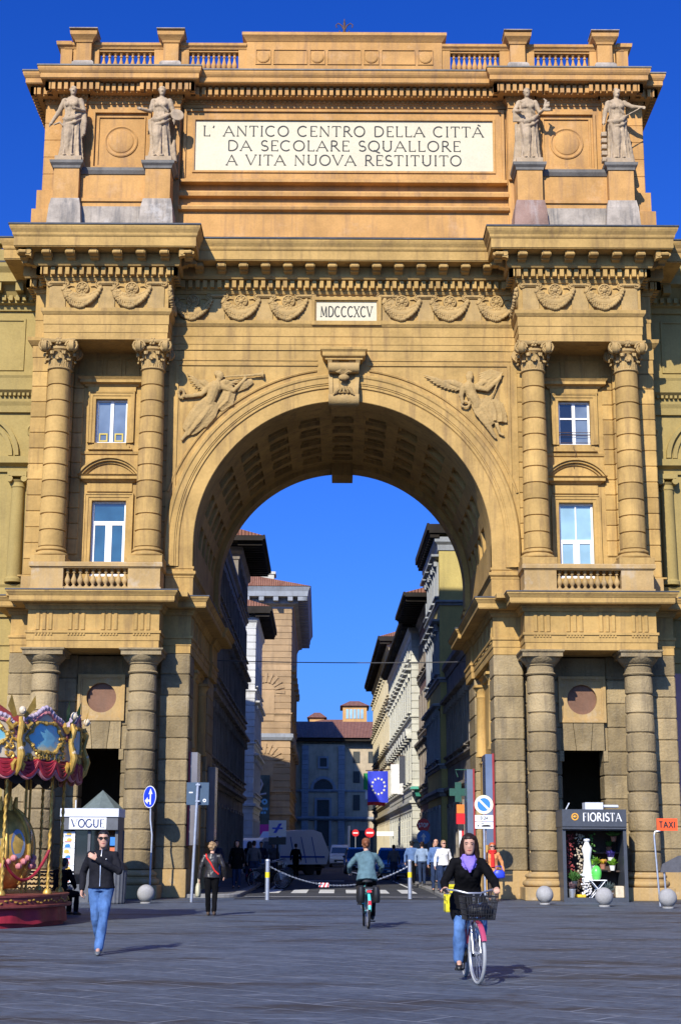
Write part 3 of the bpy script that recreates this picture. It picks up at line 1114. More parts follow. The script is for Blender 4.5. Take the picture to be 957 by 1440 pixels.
for k in range(8):
    a = k * PI / 4
    mb.ball((.145 * math.cos(a), .02 + .145 * math.sin(a), .065), .05, 6, 5, (1, 1, .6))
mb.M = None
for sg in (-1, 1):   # ribbon ends
    mb.tube([(sg * .62, -.03, .02), (sg * .70, -.05, -.12), (sg * .66, -.04, -.26)], [.03, .045, .02], 6)
    mb.tube([(sg * .30, -.03, .10), (sg * .45, -.05, .12), (sg * .60, -.05, .02)], [.02, .03, .03], 6)
SW = []
for s in (-1, 1):
    for xx in (7.78, 9.60): SW.append((s * xx, 51.5, 0))
for xx in (-5.64, -3.84, -2.06, 2.20, 4.0, 5.76): SW.append((xx, YP, 0))
for s in (-1, 1): SW.append((s * 6.42, 52.12, -s * PI / 2))
g0 = None
for (xx, yy, rz) in SW:
    M = Matrix.Translation((xx, yy, 21.74)) @ Matrix.Rotation(rz, 4, 'Z')
    if g0 is None:
        g0 = mb.build('garland', ORNA, None, smooth=True, angle=60)
        g = g0
    else:
        g = g0.copy(); COL.objects.link(g)
    g.parent = arch
    g.matrix_parent_inverse = inv_world(arch)
    g.matrix_basis = M
# scrolled brackets between the garlands
mb = MB()
mb.box(-.30, .30, -.05, .02, -.72, .12)
mb.mould([(-.33, .02), (-.33, -.05), (.33, -.05), (.33, .02)], [(-.02, -.74), (.03, -.74), (.03, -.70), (-.02, -.69)])
mb.M = Matrix.Rotation(R(90), 4, 'X')
for sg in (-1, 1):
    mb.lathe([(.125, 0), (.125, .08), (.10, .10), (.085, .07), (.05, .07), (.03, .11), (.001, .11)], sg * .30, .22, 16)
mb.M = None
mb.box(-.30, .30, -.075, .02, .17, .30)
mb.tube([(-.26, -.08, .235), (.26, -.08, .235)], .045, 8)
b0 = None
BR = []
for s in (-1, 1):
    for xx in (6.88, 8.69, 10.50): BR.append((s * xx, 51.5))
for xx in (-4.74, -2.95, -1.43, 1.66, 3.10, 4.88): BR.append((xx, YP))
for xx, yy in BR:
    if b0 is None:
        b0 = mb.build('frieze_bracket', ORNA, None, smooth=True, angle=40); g = b0
    else:
        g = b0.copy(); COL.objects.link(g)
    g.parent = arch
    g.matrix_parent_inverse = inv_world(arch)
    g.location = (xx, yy, 21.72)

# date tablet
mb = MB()
sq_frame(mb, -1.18, 1.42, 20.80, 21.90, .12, YP - .16, YP)
sq_frame(mb, -1.08, 1.32, 20.90, 21.80, .06, YP - .11, YP)
dt = mb.build('date_tablet', OCHRE, arch)
mb = MB(); mb.box(-1.02, 1.255, YP - .062, YP, 20.962, 21.738)
sub(dt, 'plate', mb, TABLET)
mb = MB(); lettering(mb, 'MDCCCXCV', .12, 21.15, .40, YP - .062, width=1.95)
sub(dt, 'lettering', mb, LETTER)

# --- arch ring, spandrels and coffered vault
def arch_path(r, n=48, z0=11.6):
    pts = [(-r, z0)]
    pts += [(-r * math.cos(PI * i / n), ZA + r * math.sin(PI * i / n)) for i in range(n + 1)]
    pts.append((r, z0))
    return pts

mb = MB()
prof = [(0, .3), (0, -.02), (.02, -.04), (.48, -.04), (.50, -.06), (.52, -.10), (.60, -.10), (.62, -.13), (.66, -.13), (.68, -.16), (.86, -.16), (.90, -.20), (.98, -.21), (1.04, -.14), (1.06, -.06), (1.08, .05)]
rings = []
n = 64
stations = [(-1, 0, 11.6)] + [(-math.cos(PI * i / n), math.sin(PI * i / n), ZA) for i in range(n + 1)] + [(1, 0, 11.6)]
for c, s_, z in stations:
    rings.append([((RA + dr) * c, YP + dy, z + (RA + dr) * s_) for dr, dy in prof])
mb.loft(rings, cap=False, closed=False)
ring = mb.build('archivolt', OCHRE, arch, smooth=True, angle=25)
mb = MB()      # outer label moulding
rings = []
for c, s_, z in stations[3:-3]:
    rings.append([((6.62 + dr) * c, YP + dy, ZA + (6.62 + dr) * s_) for dr, dy in [(0, .04), (0, -.05), (.05, -.07), (.09, -.03), (.10, .04)]])
rings = [r for r in rings if abs(r[0][0]) < 6.36 and r[0][2] < 19.0]
L_ = [r for r in rings if r[0][0] < 0]; R_ = [r for r in rings if r[0][0] > 0]
for q in (L_, R_): mb.loft(q, cap=True, closed=False)
sub(ring, 'label_moulding', mb, OCHRE, smooth=True, angle=25)
mb = MB()      # spandrel wall
n = 48
rin = 6.40
pin = [(-rin, 11.6)] + [(-rin * math.cos(PI * i / n), ZA + rin * math.sin(PI * i / n)) for i in range(n + 1)] + [(rin, 11.6)]
def outer(p):
    dx, dz = p[0], p[1] - ZA
    if dz <= 0: return (math.copysign(6.46, p[0]), p[1])
    k = min(6.46 / max(abs(dx), 1e-6), (19.84 - ZA) / max(dz, 1e-6))
    return (dx * k, ZA + dz * k)
mb.loft([[(p[0], YP, p[1]) for p in pin], [(outer(p)[0], YP, outer(p)[1]) for p in pin]], cap=False, closed=False)
for s in (-1, 1):
    mb.box(s * 5.2, s * 6.46, YP + .02, YP + .3, 17.2, 19.84)
spw = mb.build('spandrel_wall', OCHRE, arch)
mb = MB()
for s in (-1, 1):  # sunk frame round each spandrel
    mb.box(s * .95, s * 6.1, YP - .05, YP, 19.22, 19.30)
    mb.box(s * 6.1, s * 6.2, YP - .05, YP, 13.6, 19.30)
    mb.box(s * .95, s * 6.25, YP - .03, YP, 19.42, 19.47)
sub(spw, 'panel_moulding', mb, OCHRE)

# vault
mb = MB()
Y0, Y1 = YP + .02, 61.9
ncol = 13
ys = [Y0, 54.6]
for k in range(5): ys += [54.6 + k * 1.42 + .0, 54.6 + k * 1.42 + .98]
ys = sorted(set([Y0] + [54.6 + k * 1.42 for k in range(5)] + [54.6 + k * 1.42 + .98 for k in range(5)] + [Y1]))
pitch = PI / ncol
def vp(r, th, y): return (-r * math.cos(th), y, ZA + r * math.sin(th))
SUBD = 4
for c in range(ncol):
    t0 = c * pitch
    e0, e1 = t0 + pitch * .18, t0 + pitch * .82
    cols = [(t0, e0, False), (e0, e1, True), (e1, t0 + pitch, False)]
    for a, b, cof in cols:
        for j in range(len(ys) - 1):
            y0, y1 = ys[j], ys[j + 1]
            is_c = cof and abs((y1 - y0) - .98) < .01
            th = [a + (b - a) * i / SUBD for i in range(SUBD + 1)]
            if not is_c:
                vsx = [vp(RA, t, y) for y in (y0, y1) for t in th]
                mb.add(vsx, [(i, i + 1, SUBD + 2 + i, SUBD + 1 + i) for i in range(SUBD)])
            else:
                lv = [(RA, 0), (RA + .14, 0), (RA + .14, .10), (RA + .32, .10)]
                rings = []
                for r, ins in lv:
                    da = ins / RA
                    tt = [a + da + (b - a - 2 * da) * i / SUBD for i in range(SUBD + 1)]
                    ring_ = [vp(r, t, y0 + ins) for t in tt] + [vp(r, t, y1 - ins) for t in reversed(tt)]
                    rings.append(ring_)
                mb.loft(rings, cap=False)
                r, ins = lv[-1]
                da = ins / RA
                tt = [a + da + (b - a - 2 * da) * i / SUBD for i in range(SUBD + 1)]
                mb.add([vp(r, t, y) for y in (y0 + ins, y1 - ins) for t in tt], [(i, i + 1, SUBD + 2 + i, SUBD + 1 + i) for i in range(SUBD)])
for s in (-1, 1):
    mb.add([(s * RA, Y0, 11.6), (s * RA, Y1, 11.6), (s * RA, Y1, ZA), (s * RA, Y0, ZA)], [(0, 1, 2, 3)])
vault = mb.build('coffered_vault', OCHRE, arch)
mb = MB()      # far rib
rings = []
for c, s_, z in stations:
    rings.append([((5.2 + dr) * c, y, z + (5.2 + dr) * s_) for dr, y in [(.3, 61.9), (0, 61.9), (0, 63.0), (.9, 63.0)]])
mb.loft(rings, cap=False, closed=False)
for sg in (1,): mb.box(-.45, .45, 61.7, 63.15, 17.30, 18.2)
sub(vault, 'rear_rib', mb, OCHRE)
mb = MB()      # the solid above the vault keeps the sun out
rings = []
for c, s_, z in stations:
    rings.append([((RA + .42) * c, y, z + (RA + .42) * s_) for y in (YP + .2, 62.9)])
mb.loft(rings, cap=False, closed=False)
sub(vault, 'vault_shell', mb, OCHRE)
mb = MB()      # rear wall
mb.loft([[(6.0 * c, 62.95, z + 6.0 * s_) for c, s_, z in stations], [(outer((6.4 * c, z + 6.4 * s_))[0], 62.95, outer((6.4 * c, z + 6.4 * s_))[1]) for c, s_, z in stations]], cap=False, closed=False)
for s in (-1, 1): mb.box(s * 6.2, s * 11.5, 62.5, 62.95, 8.4, 19.9)
for s in (-1, 1): mb.box(s * 11.0, s * 11.5, 55.8, 62.6, 10.3, 23.8)
for s in (-1, 1): mb.box(s * 6.2, s * 6.5, YB + .4, 62.6, 10.3, 19.9)
mb.box(-11.5, 11.5, 62.6, 62.95, 19.8, 23.8)
mb.box(-11.5, 11.5, 51.9, 62.9, 23.78, 23.88)
mb.build('rear_wall', OCHRE, arch)

# keystone console
mb = MB()
kp = [(0, 19.30)]
for i in range(17):
    u = i / 16
    kp.append((-.52 + .22 * u + .13 * math.sin(u * 2 * PI), 19.30 - u * 1.68))
kp.append((0, 17.62))
def kslice(hw):
    return [(hw * (1 - .16 * (19.30 - z) / 1.68), YP + o, z) for o, z in kp]
mb.loft([[(0.03 - w * (1 - .14 * (19.3 - z) / 1.68), YP + o, z) for o, z in kp] for w in (.60, .44)], cap=True)
mb.loft([[(0.03 + w * (1 - .14 * (19.3 - z) / 1.68), YP + o, z) for o, z in kp] for w in (.44, .60)], cap=True)
mb.loft([[(0.03 + w * (1 - .14 * (19.3 - z) / 1.68), YP + o * .84 + .0, z) for o, z in kp] for w in (-.44, -.18)], cap=True)
mb.loft([[(0.03 + w * (1 - .14 * (19.3 - z) / 1.68), YP + o * .84 + .0, z) for o, z in kp] for w in (.18, .44)], cap=True)
mb.loft([[(0.03 + w * (1 - .14 * (19.3 - z) / 1.68), YP + o * .70 + .0, z) for o, z in kp] for w in (-.18, .18)], cap=True)
mb.M = Matrix.Translation((.03, 0, 0)) @ Matrix.Rotation(R(90), 4, 'Y')
for zc, yy, rr in ((-17.82, YP - .30, .24), (-19.0, YP - .46, .20)):
    mb.lathe([(rr, -.56), (rr, .56)], zc, yy, 18)
mb.M = None
key = mb.build('keystone', ORNA, arch, smooth=True, angle=35)
mb = MB()
for k in range(-3, 4):    # leaf sprays on the scroll
    a = k * .42
    mb.tube([(.03 + .04 * k, YP - .46, 18.12), (.03 + .26 * math.sin(a), YP - .58, 18.10 + .10 * math.cos(a)), (.03 + .40 * math.sin(a), YP - .56, 17.90 + .12 * math.cos(a))], [.05, .075, .03], 6)
    mb.tube([(.03, YP - .46, 18.72), (.03 + .17 * math.sin(a), YP - .58, 18.76 + .20 * math.cos(a)), (.03 + .32 * math.sin(a), YP - .54, 18.74 + .36 * math.cos(a) * .9)], [.06, .07, .025], 6)
mb.ball((.03, YP - .52, 18.62), .15, 10, 8, (1.3, .6, .8))
sub(key, 'keystone_leaf', mb, ORNA, smooth=True)
mb = MB()
P = [(-.74, YP + .02), (-.74, YP - .60), (.80, YP - .60), (.80, YP + .02)]
mb.mould(P, [(-.6, 19.31), (-.08, 19.31), (-.08, 19.38), (0, 19.42), (.02, 19.46), (.02, 19.58), (.09, 19.66), (.10, 19.74), (-.6, 19.76)])
sub(key, 'keystone_cap', mb, OCHRE)
mb = MB()
sq_frame(mb, -.46, .52, 53.0, 54.3, .06, 0, 1) if False else mb.box(-.44, .50, 52.8, 54.2, 17.70, 17.95)
sub(key, 'soffit_panel', mb, OCHRE)

# --- spandrel reliefs: winged figures
def flat(v, s=.5): return v

def limb(mb, pts, rr, seg=10, sq=None):
    mb.tube(pts, rr, seg, sq=sq)
    for p, r in ((pts[0], rr[0]), (pts[-1], rr[-1])):
        mb.ball(p, r, 8, 6)

def wing(mb, root, tip_dir, length, n, spread, thick=.05, droop=(0, -1)):
    """overlapping feathers fanned from a root in the XZ plane"""
    a0 = math.atan2(tip_dir[1], tip_dir[0])
    for k in range(n):
        a = a0 - spread * k / (n - 1)
        L = length * (1 - .62 * k / (n - 1))
        st = Vector((root[0], root[1], root[2])) + Vector((tip_dir[0], 0, tip_dir[1])) * (length * .42 * (1 - k / (n - 1)))
        en = st + Vector((math.cos(a), -.02, math.sin(a))) * L * .62
        md = (st + en) / 2 + Vector((0, -.05, .0))
        mb.tube([st, md, en], [thick * .8, thick * 1.25, thick * .5], 6)
    e = Vector(root) + Vector((tip_dir[0], 0, tip_dir[1])) * length * .5
    mb.tube([root, (Vector(root) + e) / 2 + Vector((0, -.06, .05)), e], [.13, .13, .06], 8)

def drape(mb, pts, rr, folds, seg=40, amp=.16, flatten=.55):
    """cloth-covered mass: loft whose section ripples into folds"""
    pts = [Vector(p) for p in pts]
    rings = []
    for i, p in enumerate(pts):
        t = (pts[min(i + 1, len(pts) - 1)] - pts[max(i - 1, 0)]).normalized()
        u = t.cross(Vector((0, 1, 0)))
        u = u.normalized() if u.length > 1e-3 else Vector((1, 0, 0))
        w = t.cross(u)
        f = amp * (i / (len(pts) - 1)) ** .6
        ring_ = []
        for k in range(seg):
            a = 2 * PI * k / seg
            q = rr[i] * (1 + f * math.sin(a * folds + i * .5) + f * .5 * math.sin(a * (folds * 2 - 1) + 1))
            ring_.append(p + u * q * math.cos(a) + w * q * flatten * math.sin(a))
        rings.append(ring_)
    mb.loft(rings)

Yr = YP - .10
def rel(x, z, d=0.0): return (x, Yr - d, z)
# left figure: blows a long trumpet, wreath in the trailing hand
mb = MB()
limb(mb, [rel(-4.95, 17.72, .05), rel(-4.82, 18.05, .08), rel(-4.72, 18.36, .10)], [.24, .25, .26], sq=.8)
limb(mb, [rel(-4.70, 18.45, .1), rel(-4.60, 18.66, .12)], [.10, .09])
mb.ball(rel(-4.56, 18.80, .12), .155, 10, 8, (.95, .8, 1.1))
mb.ball(rel(-4.64, 18.87, .10), .15, 10, 8, (1, .8, .9))
limb(mb, [rel(-4.90, 18.40, .10), rel(-5.25, 18.06, .12), rel(-5.78, 17.98, .12)], [.12, .10, .07])
limb(mb, [rel(-4.52, 18.38, .12), rel(-4.05, 18.20, .14), rel(-3.62, 18.68, .12)], [.12, .09, .06])
mb.ball(rel(-5.86, 18.0, .12), .08, 8, 6)
mb.tube([rel(-4.40, 18.74, .14), rel(-3.5, 18.80, .14), rel(-3.05, 18.84, .14)], [.03, .045, .065], 10)
mb.tube([rel(-3.05, 18.84, .14), rel(-2.94, 18.85, .14)], [.065, .17], 12)
for k in range(12):
    a = k * 2 * PI / 12
    mb.ball(rel(-5.98 + .10 * math.cos(a), 18.10 + .17 * math.sin(a), .1), .06, 6, 5)
drape(mb, [rel(-4.86, 17.82, .04), rel(-5.08, 17.52, .10), rel(-5.35, 17.15, .10), rel(-5.60, 16.80, .06), rel(-5.72, 16.62, .02)], [.28, .36, .36, .27, .18], 6, amp=.28)
drape(mb, [rel(-4.72, 17.75, .02), rel(-4.95, 17.40, .08), rel(-5.25, 17.05, .07), rel(-5.45, 16.85, .03)], [.2, .3, .28, .16], 5, amp=.25)
limb(mb, [rel(-5.66, 16.75, .04), rel(-5.78, 16.5, .05), rel(-5.90, 16.34, .06)], [.10, .07, .06])
limb(mb, [rel(-5.52, 16.85, .04), rel(-5.60, 16.62, .05), rel(-5.68, 16.52, .06)], [.09, .06, .05])
drape(mb, [rel(-4.35, 18.5, .0), rel(-4.20, 18.2, .04), rel(-4.30, 17.85, .03), rel(-4.6, 17.55, .0)], [.14, .22, .24, .14], 5, amp=.3)
drape(mb, [rel(-3.35, 18.62, .0), rel(-3.62, 18.48, .03), rel(-3.95, 18.30, .0)], [.10, .16, .12], 4)
wing(mb, rel(-4.95, 18.35, .03), (-.80, .50), 1.0, 9, -1.5, thick=.04)
wing(mb, rel(-4.55, 18.45, .0), (.95, .25), .8, 6, 1.0, thick=.035)
m2 = remesh(mb, .020, 1, lambda co, n: .012 * noise.noise(co * 14))
m2.v = [(v[0], YP - (YP - v[1]) * .62, v[2]) for v in m2.v]
m2.build('winged_relief', ORNA, arch, smooth=True, angle=180, label='winged figure in relief blowing a long trumpet')
# right figure: spread wings, pole and banner
mb = MB()
limb(mb, [rel(4.98, 17.72, .05), rel(4.78, 18.05, .09), rel(4.66, 18.36, .10)], [.24, .25, .25], sq=.8)
limb(mb, [rel(4.66, 18.45, .1), rel(4.68, 18.64, .12)], [.10, .09])
mb.ball(rel(4.69, 18.78, .12), .15, 10, 8, (.95, .8, 1.1))
mb.ball(rel(4.70, 18.88, .09), .14, 10, 8)
limb(mb, [rel(4.88, 18.40, .1), rel(5.35, 18.28, .13), rel(5.82, 18.74, .12)], [.12, .09, .06])
limb(mb, [rel(4.46, 18.36, .1), rel(4.36, 18.05, .14), rel(4.42, 17.78, .14)], [.11, .09, .06])
for k in range(11):
    a = k * 2 * PI / 11
    mb.ball(rel(4.52 + .15 * math.cos(a), 17.72 + .11 * math.sin(a), .1), .055, 6, 5)
mb.tube([rel(5.93, 18.98, .12), rel(5.45, 17.9, .1)], .03, 8)
for k in range(5):
    mb.tube([rel(5.88, 18.94 - .04 * k, .06), rel(5.5, 19.06 - .07 * k, .08), rel(5.05, 18.92 - .09 * k, .04)], [.035, .05, .03], 6)
drape(mb, [rel(4.95, 17.82, .05), rel(5.15, 17.55, .1), rel(5.35, 17.2, .07), rel(5.5, 16.95, .03)], [.26, .32, .26, .16], 5, amp=.25)
drape(mb, [rel(5.25, 17.95, .02), rel(5.45, 17.75, .07), rel(5.52, 17.4, .07), rel(5.5, 17.1, .05)], [.15, .22, .25, .26], 6, amp=.28)
drape(mb, [rel(5.6, 17.95, .02), rel(5.75, 17.7, .06), rel(5.82, 17.35, .05), rel(5.8, 17.05, .04)], [.10, .16, .18, .2], 5, amp=.28)
limb(mb, [rel(5.1, 17.4, .08), rel(5.3, 17.0, .09), rel(5.5, 16.65, .07), rel(5.62, 16.45, .06)], [.17, .13, .08, .05])
limb(mb, [rel(5.68, 16.95, .05), rel(5.78, 16.62, .05), rel(5.90, 16.56, .06)], [.08, .06, .05])
wing(mb, rel(4.45, 18.4, .03), (-.94, .30), 1.5, 10, -.8, thick=.04)
wing(mb, rel(4.95, 18.4, .02), (.85, .45), 1.0, 8, 1.3, thick=.04)
m2 = remesh(mb, .020, 1, lambda co, n: .012 * noise.noise(co * 14))
m2.v = [(v[0], YP - (YP - v[1]) * .62, v[2]) for v in m2.v]
m2.build('winged_relief', ORNA, arch, smooth=True, angle=180, label='winged figure in relief with spread wings and a pole')

# --- attic
mb = MB()
AP = [(-11.52, 57.9), (-11.52, 52.78), (-10.85, 52.78), (-10.85, 52.50), (-6.28, 52.50), (-6.28, 52.80), (6.28, 52.80), (6.28, 52.50), (10.85, 52.50), (10.85, 52.78), (11.52, 52.78), (11.52, 57.9)]
mb.mould(AP, [(-.3, 23.7), (.04, 23.7), (.04, 24.20), (0, 24.22), (0, 29.95), (-.3, 29.95)])
attic = mb.build('attic_wall', ATTIC, arch)
mb = MB()
mb.mould(AP[5:7], [(-.02, 24.3), (.22, 24.3), (.22, 25.30), (.40, 25.34), (.44, 25.44), (.36, 25.52), (-.02, 25.56)], caps=True)
mb.mould(AP[5:7], [(-.02, 25.57), (.10, 25.57), (.10, 25.90), (.34, 25.92), (.36, 26.06), (.30, 26.14), (-.02, 26.20)])
sub(attic, 'attic_band', mb, ATTIC)
mb = MB()
for s in (-1, 1):
    mb = MB()
    blocks(mb, s * 10.80, s * 11.56, 52.74, 54.5, 26.2, 29.75, 5, .02)
    mb.box(s * 10.7, s * 11.85, 52.45, 54.5, 24.2, 25.35)
    mb.box(s * 10.7, s * 11.72, 52.6, 54.5, 25.35, 26.18)
    sub(attic, 'attic_quoin', mb, ATTIC, smooth=True, angle=25)
    for q0, q1 in ((9.93, 10.83), (6.30, 7.25)):
        mb = MB()
        mb.box(s * q0, s * q1, 52.36, 52.6, 26.6, 29.545)
        mb.box(s * q0, s * q1, 52.32, 52.6, 29.55, 29.7)
        sub(attic, 'attic_pilaster', mb, ATTIC, smooth=True, angle=25)
mb = MB()
for s in (-1, 1):
    mb = MB()
    c = s * 8.55
    sq_frame(mb, c - 1.12, c + 1.12, 26.98, 29.42, .10, 52.38, 52.52)
    sq_frame(mb, c - .92, c + .92, 27.1, 29.2, .06, 52.44, 52.52)
    mb.M = Matrix.Translation((c, 52.50, 28.15)) @ Matrix.Rotation(R(90), 4, 'X')
    mb.lathe([(.64, 0), (.64, .04), (.60, .06), (.57, .04), (.55, .02), (.49, .02), (.46, .05), (.43, .06), (.40, .07), (.001, .10)], 0, 0, 36, cap=False)
    mb.M = None
    sub(attic, 'roundel_panel', mb, ATTIC, smooth=True, angle=25)
# inscription tablet
mb = MB()
sq_frame(mb, -6.18, 6.18, 26.62, 29.62, .10, 52.62, 52.80)
mb.box(-6.24, 6.24, 52.46, 52.80, 26.50, 26.615)
sq_frame(mb, -6.08, 6.08, 26.72, 29.52, .28, 52.70, 52.80)
sq_frame(mb, -5.82, 5.82, 26.98, 29.26, .08, 52.65, 52.80)
tb = mb.build('inscription_tablet', ATTIC, arch)
mb = MB(); mb.box(-5.75, 5.75, 52.73, 52.80, 27.05, 29.19)
sub(tb, 'plate', mb, TABLET)
mb = MB()
for txt, zz, wd in (("L' ANTICO CENTRO DELLA CITTA`", 28.53, 10.9), ('DA SECOLARE SQUALLORE', 27.92, 9.0), ('A VITA NUOVA RESTITUITO', 27.32, 9.05)):
    mb = MB()
    lettering(mb, txt, 0, zz, .42, 52.73, thick=.115, thin=.06, width=wd)
    sub(tb, 'lettering', mb, LETTER)
# low wall between the statue pedestals
for s in (-1, 1):
    mb = MB()
    mb.box(s * 7.4, s * 9.9, 51.75, 52.55, 24.55, 26.42)
    mb.box(s * 7.4, s * 9.9, 51.68, 52.55, 25.32, 25.45)
    lw = mb.build('low_wall', ATTIC, arch)
    mb = MB()
    mb.mould([(s * 7.4, 51.75), (s * 9.9, 51.75)][::s], [(-.02, 26.421), (.04, 26.43), (.12, 26.55), (.14, 26.66), (-.85, 26.72)])
    sub(lw, 'coping', mb, GREYSTONE)
    mb = MB()
    mb.box(s * 7.4, s * 9.9, 51.58, 52.5, 23.9, 24.2)
    mb.box(s * 7.4, s * 9.9, 51.66, 52.5, 24.2, 25.1)
    sub(lw, 'wall_base', mb, STAIN)
# statue pedestals
for i, xx in enumerate((-10.38, -6.96, 6.96, 10.38)):
    mb = MB()
    mb.box(xx - .47, xx + .47, 51.42, 52.6, 25.30, 26.52)
    ped = mb.build('pedestal', ATTIC, arch)
    mb = MB()
    h = Matrix.Translation
    mb.loft([[(xx - a, 51.89 - a, z), (xx + a, 51.89 - a, z), (xx + a, 52.6, z), (xx - a, 52.6, z)] for a, z in ((.64, 24.15), (.58, 25.0), (.56, 25.08), (.52, 25.30))])
    sub(ped, 'pedestal_base', mb, BRICKY if i == 2 else STAIN)
    mb = MB()
    mb.box(xx - .68, xx + .68, 51.21, 52.6, 23.9, 24.148)
    sub(ped, 'pedestal_foot', mb, GREYSTONE)
    mb = MB()
    P = [(xx - .47, 52.6), (xx - .47, 51.42), (xx + .47, 51.42), (xx + .47, 52.6)]
    mb.mould(P, [(-.3, 26.521), (.04, 26.53), (.06, 26.62), (.14, 26.70), (.16, 26.80), (-.3, 26.82)])
    mb.box(xx - .45, xx + .45, 51.44, 52.4, 26.6, 26.815)
    sub(ped, 'pedestal_cap', mb, GREYSTONE)

# attic entablature
mb = MB()
CP = [(-11.52, 57.9), (-11.52, 52.78), (-10.87, 52.78), (-10.87, 52.36), (-9.93, 52.36), (-9.93, 52.48), (-7.25, 52.48), (-7.25, 52.36), (-6.28, 52.36), (-6.28, 52.76)]
CP = CP + [(-a, b) for a, b in reversed(CP)]
mb.mould(CP, [(-.4, 29.72), (.02, 29.72), (.02, 29.84), (.06, 29.86), (.08, 29.92), (.10, 30.0), (.36, 30.02), (.36, 30.36), (-.4, 30.36)])
mb.along(CP, .08, .14, 29.90, 30.015, .09, .19)
mb.along(CP, .36, .56, 30.0, 30.30, .14, .245)
ac = mb.build('attic_cornice', ATTIC, arch)
CQ = [(-11.52, 57.9), (-11.52, 52.78), (-10.87, 52.78), (-10.87, 52.36), (-6.28, 52.36), (-6.28, 52.66)]
CQ = CQ + [(-a, b) for a, b in reversed(CQ)]
mb = MB()
mb.mould(CQ, [(-.4, 30.361), (.50, 30.361), (.70, 30.362), (.70, 30.39), (.73, 30.39), (.73, 30.58), (.75, 30.59), (.80, 30.66), (.83, 30.74), (.83, 30.86), (-.4, 30.90)])
sub(ac, 'corona', mb, ATTIC)
mb = MB()
mb.mould(CQ, [(-.4, 30.905), (.835, 30.865), (.85, 30.83), (.862, 30.83), (.85, 30.89), (-.4, 30.935)])
mb.box(-11.3, 11.3, 52.4, 57.8, 30.80, 30.92)
mb.box(-11.4, 11.4, 57.5, 57.85, 23.8, 30.8)
sub(ac, 'flashing', mb, GREYSTONE)

# roof parapet
mb = MB()
mb.box(-11.2, 11.2, 52.42, 52.95, 30.93, 31.16)
mb.box(-3.95, 3.95, 52.36, 53.05, 30.93, 31.20)
par = mb.build('parapet', STAIN, arch)
mb = MB()
mb.box(-3.80, 3.80, 52.44, 53.0, 31.2, 32.55)
for x0, x1 in ((-2.55, -.85), (-.2 + .03, 1.55), (2.25, 3.0)): pass
for q0, q1 in ((-2.60, -.62), (-.55 + .9, 2.3)): pass
for xc in (-3.15, -1.05, 1.05, 3.15):
    sq_frame(mb, xc - .30, xc + .30, 31.42, 32.06, .03, 52.40, 52.45)
    mb.M = Matrix.Translation((xc, 52.44, 31.74)) @ Matrix.Rotation(R(90), 4, 'X')
    mb.lathe([(.25, 0), (.25, .03), (.21, .05), (.001, .055)], 0, 0, 24, cap=False)
    mb.M = None
for xc, hw in ((-2.1, .66), (0, .66), (2.1, .66)):
    sq_frame(mb, xc - hw, xc + hw, 31.42, 32.06, .03, 52.40, 52.45)
mb.mould([(-3.80, 53.0), (-3.80, 52.44), (3.80, 52.44), (3.80, 53.0)], [(-.6, 32.40), (.02, 32.40), (.06, 32.46), (.14, 32.56), (.18, 32.60), (.18, 32.72), (-.6, 32.80)])
sub(par, 'centre_block', mb, ATTIC, smooth=True, angle=25)
PIERX = (6.72, 10.1)
for s in (-1, 1):
    mb = MB()
    mb.mould([(s * 3.8, 52.50), (s * 10.9, 52.50)][::s], [(-.4, 32.08), (.02, 32.08), (.05, 32.14), (.12, 32.20), (.13, 32.30), (-.4, 32.36)])
    mb.box(s * 3.98, s * 10.9, 52.54, 52.86, 32.0, 32.09)
    for q0, q1 in ((3.8, 4.12), (6.05, 7.4), (9.55, 10.55)):
        mb.box(s * q0, s * q1, 52.50, 52.9, 31.16, 32.08)
    P = [(11.05, 56), (11.05, 52.50), (10.6, 52.50)]
    P = P[::-1] if s > 0 else [(-a, b) for a, b in P]
    mb.mould(P, [(-.4, 31.16), (0, 31.16), (0, 32.08), (.05, 32.14), (.14, 32.2), (.16, 32.34), (-.4, 32.40)])
    for px in PIERX:
        px *= s
        mb.box(px - .29, px + .29, 52.22, 52.75, 31.16, 32.25)
        P = [(px - .29, 52.8), (px - .29, 52.22), (px + .29, 52.22), (px + .29, 52.8)]
        mb.mould(P, [(-.2, 32.2), (.04, 32.2), (.07, 32.28), (.14, 32.36), (.22, 32.44), (.24, 32.58), (-.2, 32.66)])
    sub(par, 'rail', mb, ATTIC)
for s in (-1, 1):
    for px in PIERX:
        px *= s
        mb = MB()
        mb.loft([[(px - a, 52.48 - a, z), (px + a, 52.48 - a, z), (px + a, 52.8, z), (px - a, 52.8, z)] for a, z in ((.46, 30.93), (.46, 31.12), (.42, 31.16), (.42, 31.28), (.34, 31.40))])
        sub(par, 'pier_base', mb, STAIN)
        mb = MB(); mb.box(px - .55, px + .55, 51.93, 52.8, 32.661, 32.69)
        sub(par, 'pier_cap', mb, STAIN)
b0 = None
for s in (-1, 1):
    for q0, q1, nbb in ((4.18, 6.0, 9), (7.46, 9.5, 9)):
        for k in range(nbb):
            xx = s * (q0 + (q1 - q0) * (k + .5) / nbb)
            if b0 is None:
                x00 = xx
                b0 = sub(par, 'baluster', baluster_mesh(xx, 52.68, 31.16, .84, 1.2), ATTIC, smooth=True)
            else:
                o = b0.copy(); COL.objects.link(o); o.parent = par
                o.location = (xx - x00, 0, 0)
